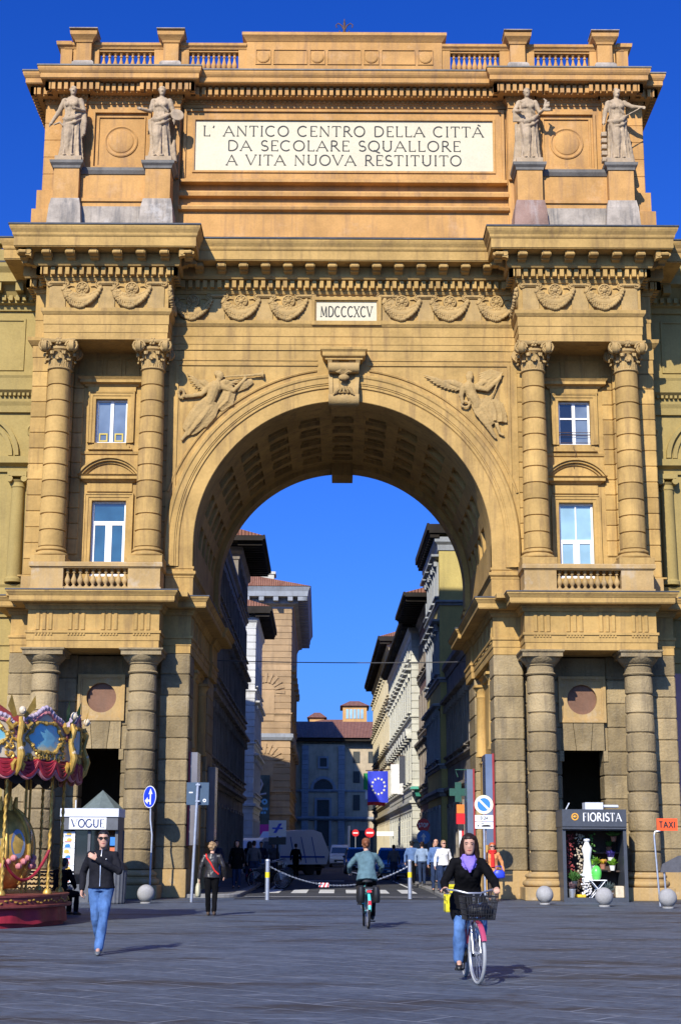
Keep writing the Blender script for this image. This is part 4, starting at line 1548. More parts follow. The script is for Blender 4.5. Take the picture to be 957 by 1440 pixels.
# iron finial
mb = MB()
mb.tube([(0, 52.8, 32.7), (0, 52.8, 33.15)], [.10, .05], 8)
mb.tube([(0, 52.8, 33.1), (0, 52.8, 33.4), (0, 52.8, 33.62)], [.03, .05, .01], 8)
for sg in (-1, 1):
    mb.tube([(0, 52.8, 33.1), (sg * .10, 52.8, 33.32), (sg * .24, 52.8, 33.42), (sg * .33, 52.8, 33.34), (sg * .30, 52.8, 33.22)], [.03, .03, .025, .025, .02], 6)
    mb.tube([(0, 52.8, 32.95), (sg * .14, 52.8, 32.98), (sg * .2, 52.8, 33.1)], [.03, .025, .02], 6)
mb.build('finial', IRON, arch, smooth=True)

# ------------------------------------------------------------------ ground, street, pavements
def mat_paving():
    m, nt, b = nodes_of('piazza_slabs')
    def slabs(rot, bw, rh, mortar):
        v = pos_vec(nt, (1, 1, 1), R(rot))
        # warp a little so that the joints are not ruler-straight
        wv = nt.nodes.new('ShaderNodeVectorMath'); wv.operation = 'ADD'
        nz = nt.nodes.new('ShaderNodeTexNoise'); nz.inputs['Scale'].default_value = .8
        sc = nt.nodes.new('ShaderNodeVectorMath'); sc.operation = 'SCALE'; sc.inputs['Scale'].default_value = .12
        nt.links.new(v, nz.inputs['Vector']); nt.links.new(nz.outputs['Color'], sc.inputs[0])
        nt.links.new(v, wv.inputs[0]); nt.links.new(sc.outputs[0], wv.inputs[1])
        br = nt.nodes.new('ShaderNodeTexBrick')
        br.offset = .5
        br.inputs['Scale'].default_value = 1
        br.inputs['Brick Width'].default_value = bw
        br.inputs['Row Height'].default_value = rh
        br.inputs['Mortar Size'].default_value = mortar
        br.inputs['Mortar Smooth'].default_value = .4
        br.inputs['Bias'].default_value = -.1
        br.inputs['Color1'].default_value = (0, 0, 0, 1)
        br.inputs['Color2'].default_value = (1, 1, 1, 1)
        br.inputs['Mortar'].default_value = (.5, .5, .5, 1)
        nt.links.new(wv.outputs[0], br.inputs['Vector'])
        return br
    br = slabs(40, 1.25, .62, .026)
    p = pos_vec(nt)
    tone = mixc(nt, br.outputs['Color'], (.042, .054, .074), (.115, .140, .178))
    big = noise_n(nt, p, .22, 6, .62)
    tone = mixc(nt, mathn(nt, 'MULTIPLY', ramp(nt, big, .42, .60), .75), tone, (.036, .046, .062))
    fine = noise_n(nt, pos_vec(nt, (.8, 1.4, 1), R(-4)), 7, 9, .78)
    tone = mixc(nt, .58, tone, mixc(nt, ramp(nt, fine, .36, .64), (.018, .026, .040), (.160, .195, .245)))
    # long scuffs of wear, brown dirt lying in patches, pale chalky smears
    sv = pos_vec(nt, (.35, 2.6, 1), R(-6))
    scuff = noise_n(nt, sv, 1.6, 7, .72)
    tone = mixc(nt, mathn(nt, 'MULTIPLY', ramp(nt, scuff, .54, .66), .55), tone, (.20, .225, .27))
    dv = pos_vec(nt, (.5, 1.3, 1), R(10))
    dirt = mathn(nt, 'MULTIPLY', ramp(nt, noise_n(nt, dv, .45, 8, .70), .52, .62), .8)
    tone = mixc(nt, dirt, tone, (.036, .029, .022))
    jn = mathn(nt, 'MULTIPLY', br.outputs['Fac'], ramp(nt, noise_n(nt, p, .9, 4, .6), .38, .62))
    tone = mixc(nt, mathn(nt, 'MULTIPLY', jn, .85), tone, (.25, .27, .30))
    fleck = noise_n(nt, pos_vec(nt, (1, 1.7, 1)), 3.1, 10, .82)
    tone = mixc(nt, mathn(nt, 'MULTIPLY', ramp(nt, fleck, .60, .66), .6), tone, (.24, .26, .29))
    tone = mixc(nt, mathn(nt, 'MULTIPLY', ramp(nt, fleck, .42, .34), .7), tone, (.022, .026, .034))
    nt.links.new(tone, b.inputs['Base Color'])
    nt.links.new(mathn(nt, 'ADD', mathn(nt, 'MULTIPLY', fine, .35), .42), b.inputs['Roughness'])
    b.inputs['Specular IOR Level'].default_value = .35
    bp = nt.nodes.new('ShaderNodeBump')
    bp.inputs['Strength'].default_value = 1.0
    bp.inputs['Distance'].default_value = .045
    h = mathn(nt, 'SUBTRACT', mathn(nt, 'ADD', mathn(nt, 'MULTIPLY', fine, .45), mathn(nt, 'MULTIPLY', noise_n(nt, p, 2.2, 4), .9)), mathn(nt, 'MULTIPLY', br.outputs['Fac'], .9))
    nt.links.new(h, bp.inputs['Height'])
    nt.links.new(bp.outputs[0], b.inputs['Normal'])
    return m

PAVING = mat_paving()
ASPHALT = mat_wall('asphalt', (.058, .060, .066), var=.2, block=0, streak=0, grain=30, bump=.3, blotch=.5)
SIDEWALK = mat_wall('pavement_slabs', (.135, .13, .125), var=.2, block=.15, streak=0, grain=16, bump=.3, blotch=.6)
KERB = mat_wall('kerb_stone', (.24, .235, .225), var=.15, block=.1, streak=0, grain=16, bump=.3)
MARK = mat_wall('road_paint', (.62, .62, .60), var=.12, block=0, streak=0, pale=.55, pale_col=(.16, .16, .165), grain=20, bump=.1)

def structure(o):
    o['kind'] = 'structure'
    return o

mb = MB(); mb.add([(-900, -200, 0), (900, -200, 0), (900, 2600, 0), (-900, 2600, 0)], [(0, 1, 2, 3)])
structure(mb.build('ground', PAVING))
mb = MB(); mb.add([(-3.6, 51.2, .004), (3.6, 51.2, .004), (3.6, 52.9, .004), (5.3, 52.9, .004), (5.3, 230, .004), (-8, 230, .004), (-8, 52.9, .004), (-3.6, 52.9, .004)], [tuple(range(8))])
structure(mb.build('street', ASPHALT))
for s in (-1, 1):
    pts = []
    rr = 1.1
    for i in range(9):
        a = PI * i / 16
        pts.append((3.55 + rr - rr * math.cos(a) * 1.0, 52.85 + rr - rr * math.sin(a)))
    pts = [(3.55 + rr * (1 - math.cos(PI / 2 * i / 8)), 52.85 + rr * (1 - math.sin(PI / 2 * i / 8))) for i in range(9)]
    sh = -.0125 * (210 - 63)
    outline = [(5.36, 52.85)] + [(x, y) for x, y in reversed(pts)] + [(3.55 + s * 0, 63), (3.55 + s * sh, 210), (7.5, 210), (7.5, 63), (5.36, 60.4)]
    outline = [(s * x, y) for x, y in outline]
    mb = MB(); mb.prism(outline, 'z', .0, .11)
    structure(mb.build('pavement', SIDEWALK))
    mb = MB()
    edge = [(s * x, y) for x, y in [(5.36, 52.84)] + [(x, y) for x, y in reversed(pts)] + [(3.55, 63), (3.55 + s * sh, 210)]]
    if s < 0: edge = edge[::-1]
    edge = edge if s > 0 else edge
    mb.mould(edge[::-1] if True else edge, [(-.28, 0), (.012, 0), (.012, .10), (-.005, .122), (-.28, .124)])
    structure(mb.build('kerb', KERB))
mb = MB()
for k in range(-3, 5):
    x = -.55 + k * 1.06 - .3
    if -3.4 < x < 3.1:
        mb.add([(x, 58.6, .009), (x + .60, 58.6, .009), (x + .60, 63.6, .009), (x, 63.6, .009)], [(0, 1, 2, 3)])
structure(mb.build('crosswalk', MARK))
mb = MB()
mb.add([(-3.4, 54.2, .009), (3.4, 54.2, .009), (3.4, 54.42, .009), (-3.4, 54.42, .009)], [(0, 1, 2, 3)])
for s in (-1, 1):
    x0 = s * 2.95
    mb.add([(x0, 64.5, .009), (x0 + .12, 64.5, .009), (x0 + .12 - .9, 140, .009), (x0 - .9, 140, .009)], [(0, 1, 2, 3)])
mb.add([(-1.8, 80, .009), (.2, 80, .009), (.2, 81.2, .009), (-1.8, 81.2, .009)], [(0, 1, 2, 3)])
structure(mb.build('road_marking', MARK))

# ------------------------------------------------------------------ buildings either side of the arch
OLIVE = mat_wall('olive_plaster', (.36, .265, .092), var=.10, block=.06, streak=.25, streak_col=(.18, .14, .07))
OLIVE_D = mat_wall('olive_plaster_panel', (.37, .31, .15), var=.10, block=.06, streak=.2, streak_col=(.16, .14, .08))
PINK = mat_plain('pink_shop_wall', (.42, .22, .20), rough=.5, var=.3, scale=.6)
for s in (-1, 1):
    t = thing('palazzo', ('olive plastered palazzo joined to the left side of the great arch', 'shaded olive palazzo joined to the right side of the great arch')[s > 0], 'building', (s * 20, 54.6, 0))
    YW = 54.6
    x0, x1 = 11.56, 46
    P = [(x0 - .1, YW), (x1, YW)]
    P = P if s > 0 else [(-a, b) for a, b in reversed(P)]
    mb = MB()
    arcs = [14.2 + 6.5 * k for k in range(5)]
    holes = []
    for c in arcs:
        holes.append((min(s * (c - 1.6), s * (c + 1.6)), max(s * (c - 1.6), s * (c + 1.6)), .0, 6.4))
        holes.append((min(s * (c - .8), s * (c + .8)), max(s * (c - .8), s * (c + .8)), 11.4, 15.2))
    xa, xb = sorted((s * x0, s * x1))
    wall_holes(mb, xa, xb, 0, 24.6, YW, YW + .6, holes)
    mb.box(s * x0, s * x1, YW + .6, 75, 20, 24.6)
    mb.box(s * (x0 + .2), s * x1, 62.0, 75, 0, 20)
    w = mb.build('wall', OLIVE, t)
    mb = MB()
    mb.mould(P, [(-.1, 22.0), (.1, 22.0), (.15, 22.2), (.3, 22.25), (.3, 22.5), (.55, 22.9), (.8, 22.95), (.8, 23.3), (.95, 23.5), (.98, 23.65), (-.3, 23.75)])
    mb.along(P, .30, .48, 22.3, 22.5, .14, .26)
    mb.along(P, .3, .75, 22.6, 22.95, .3, .85)
    mb.mould(P, [(-.1, 17.9), (.12, 17.9), (.14, 18.15), (.2, 18.3), (.2, 18.5), (.45, 18.7), (.48, 19.15), (.52, 19.25), (-.1, 19.35)])
    mb.along(P, .20, .34, 18.5, 18.68, .09, .17)
    mb.mould(P, [(-.1, 15.55), (.1, 15.55), (.12, 15.75), (.35, 15.85), (.36, 16.1), (-.1, 16.2)])
    mb.mould(P, [(-.1, 10.0), (.1, 10.0), (.15, 10.2), (.5, 10.35), (.52, 10.6), (-.1, 10.7)])
    mb.mould(P, [(-.1, 10.71), (.14, 10.71), (.14, 11.1), (.2, 11.2), (-.1, 11.3)])
    mb.mould(P, [(-.1, 8.4), (.07, 8.4), (.07, 8.9), (.12, 8.95), (-.1, 9.05)])
    sub(w, 'string_course', mb, OLIVE)
    mb = MB()
    mb.mould(P, [(-.1, 23.76), (.99, 23.66), (1.0, 23.72), (-.1, 23.83)])
    sub(w, 'flashing', mb, LEAD)
    mb = MB()
    mb.box(s * x0, s * x1, YW + .1, YW + .5, 23.9, 24.2); mb.box(s * x0, s * x1, YW, YW + .55, 24.85, 25.0)
    for k in range(60):
        xx = s * (x0 + .3 + k * .42)
        if k % 9 == 8: mb.box(xx - .3, xx + .3, YW + .05, YW + .5, 24.2, 24.85)
        else: mb.lathe([(r * 1.1, 24.2 + q * .93) for r, q in BAL_PROF[1::2]], xx, YW + .3, 8)
    sub(w, 'roof_balustrade', mb, OLIVE)
    mb = MB()
    for c in arcs:
        cx = s * c
        for q in (-1.95, 1.95):
            mb.lathe([(.34, 11.3), (.34, 11.42), (.28, 11.5), (.24, 14.9), (.27, 14.95), (.25, 15.0), (.25, 15.1), (.33, 15.2)], cx + q, YW - .05, 18)
            mb.box(cx + q - .36, cx + q + .36, YW - .4, YW, 15.32, 15.5)
            for e in (-1, 1): mb.tube([(cx + q + e * .27, YW - .40, 15.22), (cx + q + e * .27, YW, 15.22)], .12, 10)
        for rr, d in ((1.75, .16), (1.5, .10)):
            A = [(cx + rr * math.cos(PI * i / 20), 16.2 + rr * .92 * math.sin(PI * i / 20)) for i in range(21)]
            B = [(cx + (rr + .16) * math.cos(PI * i / 20), 16.2 + (rr + .16) * .92 * math.sin(PI * i / 20)) for i in range(21)]
            mb.loft([[(a[0], YW + .02, a[1]), (a[0], YW - d, a[1]), (b[0], YW - d, b[1]), (b[0], YW + .02, b[1])] for a, b in zip(A, B)])
        for e in (-1, 1):
            mb.M = Matrix.Translation((cx + e * 2.4, YW, 17.2)) @ Matrix.Rotation(R(90), 4, 'X')
            mb.lathe([(.26, 0), (.26, .06), (.2, .10), (.15, .05), (.1, .05), (.05, .09), (.001, .09)], 0, 0, 20)
            mb.M = None
        sq_frame(mb, cx - 1.9, cx + 1.9, 19.6, 21.7, .08, YW - .05, YW)
    sub(w, 'arch_order', mb, OLIVE, smooth=True, angle=30)
    mb = MB()
    for c in arcs:
        mb.box(s * c - .8, s * c + .8, YW + .3, YW + .32, 11.4, 15.2)
        mb.box(s * c - 1.6, s * c + 1.6, YW + 3, YW + 3.1, 0, 6.4)
    sub(w, 'pane', mb, GLASS_BLACK)
    if s > 0:
        mb = MB()
        mb.box(11.9, 13.4, YW - .1, YW + .2, .3, 8.0)
        sub(w, 'shop_panel', mb, PINK)
# television aerial on the left roof
mb = MB()
mb.tube([(-11.9, 55.2, 24.9), (-11.9, 55.2, 26.1)], .025, 6)
for k in range(4): mb.tube([(-12.2, 55.2 - .0, 25.5 + k * .16), (-11.6, 55.2, 25.5 + k * .16)], .012, 5)
tag(mb.build('aerial', IRON), 'thin television aerial on the roof left of the arch', 'aerial')

# ------------------------------------------------------------------ the street beyond
ST = Matrix.Translation((0, 63, 0)) @ Matrix.Rotation(R(.716), 4, 'Z') @ Matrix.Translation((0, -63, 0))
GREYPL = mat_wall('grey_blue_plaster', (.30, .32, .34), var=.12, block=.1, streak=.3)
PALEPL = mat_wall('pale_grey_plaster', (.58, .58, .56), var=.08, block=.08, streak=.25)
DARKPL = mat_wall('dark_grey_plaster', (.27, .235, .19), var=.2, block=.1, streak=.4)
BROWNST = mat_wall('brown_sandstone', (.40, .27, .145), var=.16, block=.12, streak=.3, streak_col=(.14, .10, .07), grain=16, bump=.6)
WHITEPL = mat_wall('pale_plaster', (.52, .51, .43), var=.08, block=.06, streak=.25, streak_col=(.25, .24, .2))
CREAMPL = mat_wall('cream_plaster', (.52, .45, .30), var=.1, block=.06, streak=.25, streak_col=(.25, .2, .13))
YELLPL = mat_wall('yellow_plaster', (.50, .40, .14), var=.1, block=.06, streak=.25)
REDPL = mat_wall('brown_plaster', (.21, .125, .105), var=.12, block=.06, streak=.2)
ORANGEPL = mat_wall('apricot_plaster', (.56, .33, .13), var=.1, block=.06, streak=.2)
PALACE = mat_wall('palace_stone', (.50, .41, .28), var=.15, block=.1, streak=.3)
EAVE = mat_wall('eave_timber', (.030, .025, .020), var=.3, block=.1, streak=0)
GUTTER = mat_plain('gutter_metal', (.10, .10, .10), rough=.5, metal=.4)
DARKPANEL = mat_plain('dark_panel_paint', (.05, .055, .05), rough=.6, var=.3)
SHUTTER_R = mat_plain('shutter_brown', (.15, .085, .075), rough=.6, var=.2)

def mat_tiles():
    m, nt, b = nodes_of('roof_tiles')
    p = pos_vec(nt)
    n1 = noise_n(nt, p, 1.8, 5, .7)
    c = mixc(nt, ramp(nt, n1, .3, .7), (.22, .085, .05), (.42, .20, .13))
    w = nt.nodes.new('ShaderNodeTexWave')
    w.wave_type = 'BANDS'; w.bands_direction = 'X'
    w.inputs['Scale'].default_value = 1.6
    w.inputs['Distortion'].default_value = .4
    nt.links.new(p, w.inputs['Vector'])
    c = mixc(nt, mathn(nt, 'MULTIPLY', w.outputs['Fac'], .45), c, (.12, .05, .035))
    nt.links.new(c, b.inputs['Base Color'])
    b.inputs['Roughness'].default_value = .85
    bp = nt.nodes.new('ShaderNodeBump'); bp.inputs['Distance'].default_value = .08
    nt.links.new(w.outputs['Fac'], bp.inputs['Height']); nt.links.new(bp.outputs[0], b.inputs['Normal'])
    return m
TILES = mat_tiles()


def window_mb(w, h, hood, shutters=0.0):
    """window facing -Y, sill at z=0, centred on x=0: surround, hood, sill"""
    mb = MB()
    f = .16
    mb.box(-w / 2 - f, -w / 2, -.10, .05, 0, h + f); mb.box(w / 2, w / 2 + f, -.10, .05, 0, h + f); mb.box(-w / 2, w / 2, -.10, .05, h, h + f)
    mb.mould([(-w / 2 - .26, .05), (-w / 2 - .26, -.06), (w / 2 + .26, -.06), (w / 2 + .26, .05)], [(-.05, -.22), (.04, -.2), (.06, -.1), (.18, -.08), (.18, -.001), (-.05, 0)])
    if hood == 1:
        mb.mould([(-w / 2 - .24, .05), (-w / 2 - .24, -.10), (w / 2 + .24, -.10), (w / 2 + .24, .05)], [(-.05, h + f + .12), (.04, h + f + .12), (.12, h + f + .2), (.30, h + f + .24), (.32, h + f + .36), (-.05, h + f + .42)])
        for e in (-1, 1): mb.box(e * (w / 2 + .02), e * (w / 2 + .2), -.26, -.08, h + f - .25, h + f + .12)
    elif hood == 2:
        n = 10
        mb.prism([(-w / 2 - .5, h + f + .25), (w / 2 + .5, h + f + .25)] + [((w / 2 + .5) * math.cos(PI * i / n), h + f + .25 + .55 * math.sin(PI * i / n)) for i in range(n + 1)][1:-1], 'y', -.42, .05)
        mb.box(-w / 2 - .5, w / 2 + .5, -.36, .05, h + f + .08, h + f + .25)
    return mb


def street_house(name, label, s, x, y0, y1, H, mat, floors, deep=14, eave=None, trim=None, front_win=0, front_quoin=False, roof=True, shut=None, pitch=2.6, courses=0):
    t = thing(name, label, 'building', (s * (x + 4) - .0125 * ((y0 + y1) / 2 - 63), (y0 + y1) / 2, 0))
    trim = trim or mat
    mb = MB(); mb.M = ST
    mb.box(s * x, s * (x + deep), y0, y1, 0, H)
    w = mb.build('wall', mat, t)
    mb = MB(); mb.M = ST
    P = [(x + deep, y0), (x, y0), (x, y1)]
    P = [(s * a, b) for a, b in P]
    if s > 0: P = P[::-1]
    P = P[::-1] if s < 0 else P
    # outward must be towards the street and the camera
    if s < 0: P = P[::-1]; P = [P[2], P[1], P[0]][::-1]
    P = [(s * (x + deep), y0), (s * x, y0), (s * x, y1)] if s < 0 else [(x, y1), (x, y0), (x + deep, y0)]
    mb.mould(P, [(-.1, 4.4), (.08, 4.4), (.12, 4.55), (.25, 4.62), (.25, 4.78), (-.1, 4.85)])
    for z0, h, hood in floors[1:]:
        mb.mould(P, [(-.1, z0 - .55), (.06, z0 - .55), (.09, z0 - .42), (.18, z0 - .38), (.18, z0 - .28), (-.1, z0 - .25)])
    mb.mould(P, [(-.1, H - .9), (.06, H - .9), (.1, H - .6), (.25, H - .45), (.25, H - .2), (-.1, H - .02)])
    if front_quoin:
        n = int(H / .5)
        for k in range(n):
            ww = .55 if k % 2 else .75
            z = k * H / n
            mb.box(s * (x - .04), s * (x + ww), y0 - .04, y0 + .8, z + .02, z + H / n - .02)
    if courses:
        n = int(H / courses)
        for k in range(n):
            z = k * H / n
            mb.roll()
            mb.mould(P, [(-.02, z + .03), (.05, z + .05), (.05, z + H / n - .05), (-.02, z + H / n - .03)])
    sub(w, 'string_course', mb, trim)
    if eave:
        ov, th = eave
        mb = MB(); mb.M = ST
        mb.box(s * (x - ov), s * (x + deep), y0 - ov * .8, y1, H, H + th)
        n = int((y1 - y0) / .7)
        for k in range(n + 1):
            yy = y0 - ov * .6 + (y1 - y0) * k / n
            mb.box(s * (x - ov + .05), s * x, yy, yy + .18, H - .24, H - .002)
        mb.box(s * (x - ov - .12), s * (x - ov), y0 - ov * .8, y1, H + th * .3, H + th + .05)
        ro = mb.build('roof', EAVE, t)
        if roof:
            mb = MB(); mb.M = ST
            zt = H + th + .01
            mb.prism([(s * (x - ov), zt), (s * (x + deep), zt), (s * (x + deep * .55), zt + deep * .18)], 'y', y0 - ov * .8, y1)
            sub(ro, 'tiles', mb, TILES)
    rot = Matrix.Rotation(R(90) * (-s), 4, 'Z')
    for z0, h, hood in floors:
        n = max(1, int(round((y1 - y0) / pitch)))
        src = None
        spots = [ST @ Matrix.Translation((s * x, y0 + (y1 - y0) * (k + .5) / n, z0)) @ rot for k in range(n)]
        for k in range(front_win):
            spots.append(ST @ Matrix.Translation((s * (x + 1.6 + k * 2.4), y0, z0)))
        for M in spots:
            if src is None:
                src = window_mb(1.05, h, hood).build('window', trim, None)
                g = src
                m2 = MB()
                if shut:
                    m2.box(-.525, -.02, -.05, .02, 0, h); m2.box(.02, .525, -.05, .02, 0, h)
                else:
                    m2.box(-.525, .525, -.012, .02, 0, h)
                    m2.mat = 1
                    m2.box(-.03, .03, -.03, -.012, 0, h); m2.box(-.525, .525, -.03, -.012, h * .66, h * .66 + .05)
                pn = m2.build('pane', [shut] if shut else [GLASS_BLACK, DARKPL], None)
                pn.parent = src
                if shut: pn.name = 'shutter'
            else:
                g = src.copy(); COL.objects.link(g)
                c = src.children[0].copy(); COL.objects.link(c); c.parent = g
            g.parent = t
            g.matrix_parent_inverse = inv_world(t)
            g.matrix_basis = M
    return t

F4 = [(1.0, 2.6, 0), (5.6, 2.2, 1), (9.4, 2.2, 1), (13.2, 1.8, 0)]
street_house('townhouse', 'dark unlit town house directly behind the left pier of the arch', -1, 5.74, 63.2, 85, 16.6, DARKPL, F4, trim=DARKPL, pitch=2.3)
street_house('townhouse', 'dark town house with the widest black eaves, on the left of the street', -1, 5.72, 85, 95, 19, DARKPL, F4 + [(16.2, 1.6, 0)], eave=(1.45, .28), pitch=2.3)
street_house('townhouse', 'pale stone town house with grooved quoins between black eaves and the brown palace', -1, 5.70, 108, 120, 18.4, PALEPL, F4, eave=(1.1, .5), trim=PALEPL, front_quoin=True, front_win=0, courses=.5)
# brown palace
t = street_house('stone_palace', 'tall brown rusticated palace with heavy cornice and an exhibition banner', -1, 3.65, 136, 168, 24.0, BROWNST, [(1.2, 2.6, 0), (7.0, 3.4, 2), (14.0, 3.4, 2)], deep=34, trim=BROWNST, pitch=5.3, courses=.58)
mb = MB(); mb.M = ST
P = [(-37, 136), (-3.65, 136), (-3.65, 168)]
mb.mould(P, [(-.1, 23.3), (.12, 23.3), (.2, 23.6), (.6, 23.7), (.6, 24.2), (1.5, 24.25), (1.55, 24.7), (1.75, 25.1), (-.1, 25.2)])
mb.along(P, .2, .55, 23.72, 24.1, .35, .7)
mb.along(P, .6, 1.45, 23.85, 24.22, .45, 1.3)
mb.mould(P, [(-.1, 11.2), (.15, 11.25), (.3, 11.5), (.3, 11.8), (-.1, 11.9)])
co = mb.build('cornice', GREYPL, t)
mb = MB(); mb.M = ST
mb.prism([(-1.85, 25.15), (-37, 25.15), (-20, 28.4)], 'y', 134.2, 168)
sub(co, 'tiles', mb, TILES)
mb = MB(); mb.M = ST
mb.box(-7.6, -5.4, 139, 141, 25.1, 27.1)
mb.box(-7.75, -5.25, 138.9, 141.1, 27.1, 27.35)
sub(co, 'chimney', mb, WHITEPL)
for zc in (9.2, 15.6):     # arched window heads fanned on the front
    mb = MB(); mb.M = ST
    for k in range(11):
        a = PI * k / 10
        c, s_ = math.cos(a), math.sin(a)
        mb.prism([(-5.9 + .9 * c - .08 * s_, zc + .9 * s_ + .08 * c), (-5.9 + 1.75 * c - .15 * s_, zc + 1.75 * s_ + .15 * c), (-5.9 + 1.75 * c + .15 * s_, zc + 1.75 * s_ - .15 * c), (-5.9 + .9 * c + .08 * s_, zc + .9 * s_ - .08 * c)], 'y', 135.86, 136.1)
    mb.box(-6.7, -5.1, 135.9, 136.05, zc - 2.6, zc)
    mb.build('window_arch', BROWNST, t)

R4 = [(1.0, 2.8, 0), (6.4, 2.4, 1), (11.0, 2.4, 1), (15.2, 1.8, 1)]
street_house('townhouse', 'tall yellow house with a sunlit gable just behind the right pier', 1, 5.56, 80, 90, 18.6, YELLPL, R4, eave=(.55, .5), trim=GREYPL, roof=False, pitch=2.5)
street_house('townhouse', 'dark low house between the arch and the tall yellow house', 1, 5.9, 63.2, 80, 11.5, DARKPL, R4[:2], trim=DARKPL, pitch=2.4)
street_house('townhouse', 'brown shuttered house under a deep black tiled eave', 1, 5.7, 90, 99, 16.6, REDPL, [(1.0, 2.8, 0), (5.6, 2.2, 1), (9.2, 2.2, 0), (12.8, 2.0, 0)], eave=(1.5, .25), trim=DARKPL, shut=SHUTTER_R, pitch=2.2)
street_house('townhouse', 'pale quoined stone house with hooded windows beside the green lamp', 1, 5.2, 99, 131, 16.4, WHITEPL, [(1.0, 2.8, 0), (6.0, 2.6, 2), (10.6, 2.4, 1), (14.2, 1.2, 0)], eave=(.7, .25), front_quoin=True, trim=WHITEPL, pitch=2.9, courses=.5)
street_house('townhouse', 'cream sunlit house at the far right end of the street', 1, 5.2, 131.05, 172, 19.6, CREAMPL, [(1.0, 2.8, 0), (6.0, 2.6, 1), (10.8, 2.6, 1), (15.0, 2.2, 1)], eave=(.95, .4), trim=CREAMPL, pitch=2.9)

# palace closing the street
t = thing('end_palace', 'shaded stone palace with an arched niche closing the far end of the street', 'building', (-1, 205, 0))
mb = MB()
mb.box(-12, 9, 200, 216, 0, 15.6)
mb.box(-5.0, .6, 199.2, 200.2, 0, 15.2)
mb.box(-40, -6.4, 171, 200, 0, 29.5)  # unseen wing, added and sized to keep the palace front in shade
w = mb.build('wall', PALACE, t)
mb = MB()
for xx in (-4.6, .2):
    blocks(mb, xx - .45, xx + .45, 199.0, 199.6, 0, 15.0, 24, .04)
for xx in (-11, 8):
    blocks(mb, xx - .45, xx + .45, 199.8, 200.5, 0, 15.0, 24, .04)
mb.mould([(-12, 200), (-5.2, 200), (-5.2, 199.1), (.8, 199.1), (.8, 200), (9, 200)], [(-.1, 5.2), (.2, 5.3), (.4, 5.5), (.4, 5.7), (-.1, 5.8)])
mb.mould([(-12, 200), (-5.2, 200), (-5.2, 199.1), (.8, 199.1), (.8, 200), (9, 200)], [(-.1, 8.9), (.1, 9.0), (.15, 9.2), (-.1, 9.3)])
sq_frame(mb, -2.9, -1.5, 12.0, 13.6, .25, 199.0, 199.3)
n = 12
for k in range(n + 1):
    a = PI * k / n
    mb.box(-2.2 + 1.5 * math.cos(a) - .2, -2.2 + 1.5 * math.cos(a) + .2, 199.0 - .01 * (k % 2), 199.3, 9.3 + 1.5 * math.sin(a) - .2, 9.3 + 1.5 * math.sin(a) + .2)
sq_frame(mb, -3.3, -1.1, .0, 8.2, .3, 198.95, 199.3)
sub(w, 'stone_trim', mb, GREYPL)
def shut(fn):
    mb = MB(); fn(mb); sub(w, 'window_dark_panel', mb, DARKPANEL)  # matte dark panels stand in for panes and openings, so none mirror sky
shut(lambda m: m.box(-2.65, -1.75, 199.15, 199.25, 12.25, 13.35))
shut(lambda m: m.prism([(-3.4, 9.3)] + [(-2.2 + 1.25 * math.cos(PI - PI * k / n), 9.3 + 1.25 * math.sin(PI * k / n)) for k in range(n + 1)] + [(-1.0, 9.3)], 'y', 199.16, 199.26))
shut(lambda m: m.box(-3.0, -1.4, 199.15, 199.25, 2.0, 7.9))
for xx in (2.2, 4.2, 6.4, -7.5, -9.5):
    for z in (6.6, 10.2, 12.8): shut(lambda m: m.box(xx - .45, xx + .45, 199.93, 200.05, z, z + (2 if z < 10 else 1.5)))
shut(lambda m: m.box(1.2, 9, 199.9, 200.05, .2, 4.0))
mb = MB()
mb.box(-13, 10, 198.6, 217, 15.6, 16.0)
ro = mb.build('roof', EAVE, t)
mb = MB()
mb.add([(-13.2, 198.3, 16.01), (10.2, 198.3, 16.01), (10.2, 217, 16.01), (-13.2, 217, 16.01), (-6, 209, 19.0), (5, 209, 19.0)], [(0, 1, 5, 4), (1, 2, 5), (2, 3, 4, 5), (3, 0, 4), (3, 2, 1, 0)])
sub(ro, 'tiles', mb, TILES)
# apricot roof storeys behind it
for (xa, xb, ya, H, lab) in ((-5.2, 3.2, 222, 19.6, 'long low apricot roof storey with red tiles above the end palace'), (.4, 4.0, 224, 22.6, 'tallest apricot roof storey with a row of windows above the end palace'), (-4.6, -2.4, 226, 21.0, 'small square apricot turret with red tiled cap above the end palace')):
    t = thing('roof_storey', lab, 'building', ((xa + xb) / 2, ya, 0))
    mb = MB(); mb.box(xa, xb, ya, ya + 8, 0, H); mb.build('wall', ORANGEPL, t)
    mb = MB()
    mb.add([(xa - .4, ya - .4, H + .004), (xb + .4, ya - .4, H + .004), (xb + .4, ya + 8.4, H + .004), (xa - .4, ya + 8.4, H + .004), (xa + (xb - xa) * .3, ya + 4, H + 1.1), (xb - (xb - xa) * .3, ya + 4, H + 1.1)], [(0, 1, 5, 4), (1, 2, 5), (2, 3, 4, 5), (3, 0, 4), (3, 2, 1, 0)])
    mb.build('roof', TILES, t)
    if H > 22:
        mb = MB()
        for k in range(5): mb.box(xa + .5 + k * .55, xa + .9 + k * .55, ya - .06, ya + .05, H - 1.9, H - .5)
        mb.build('window', GLASS_PALE, t)
    elif H < 20:
        mb = MB()
        mb.box(2.1, 2.9, ya - .06, ya + .05, H - 2.2, H - .8)
        mb.build('window', GLASS_GREY, t)

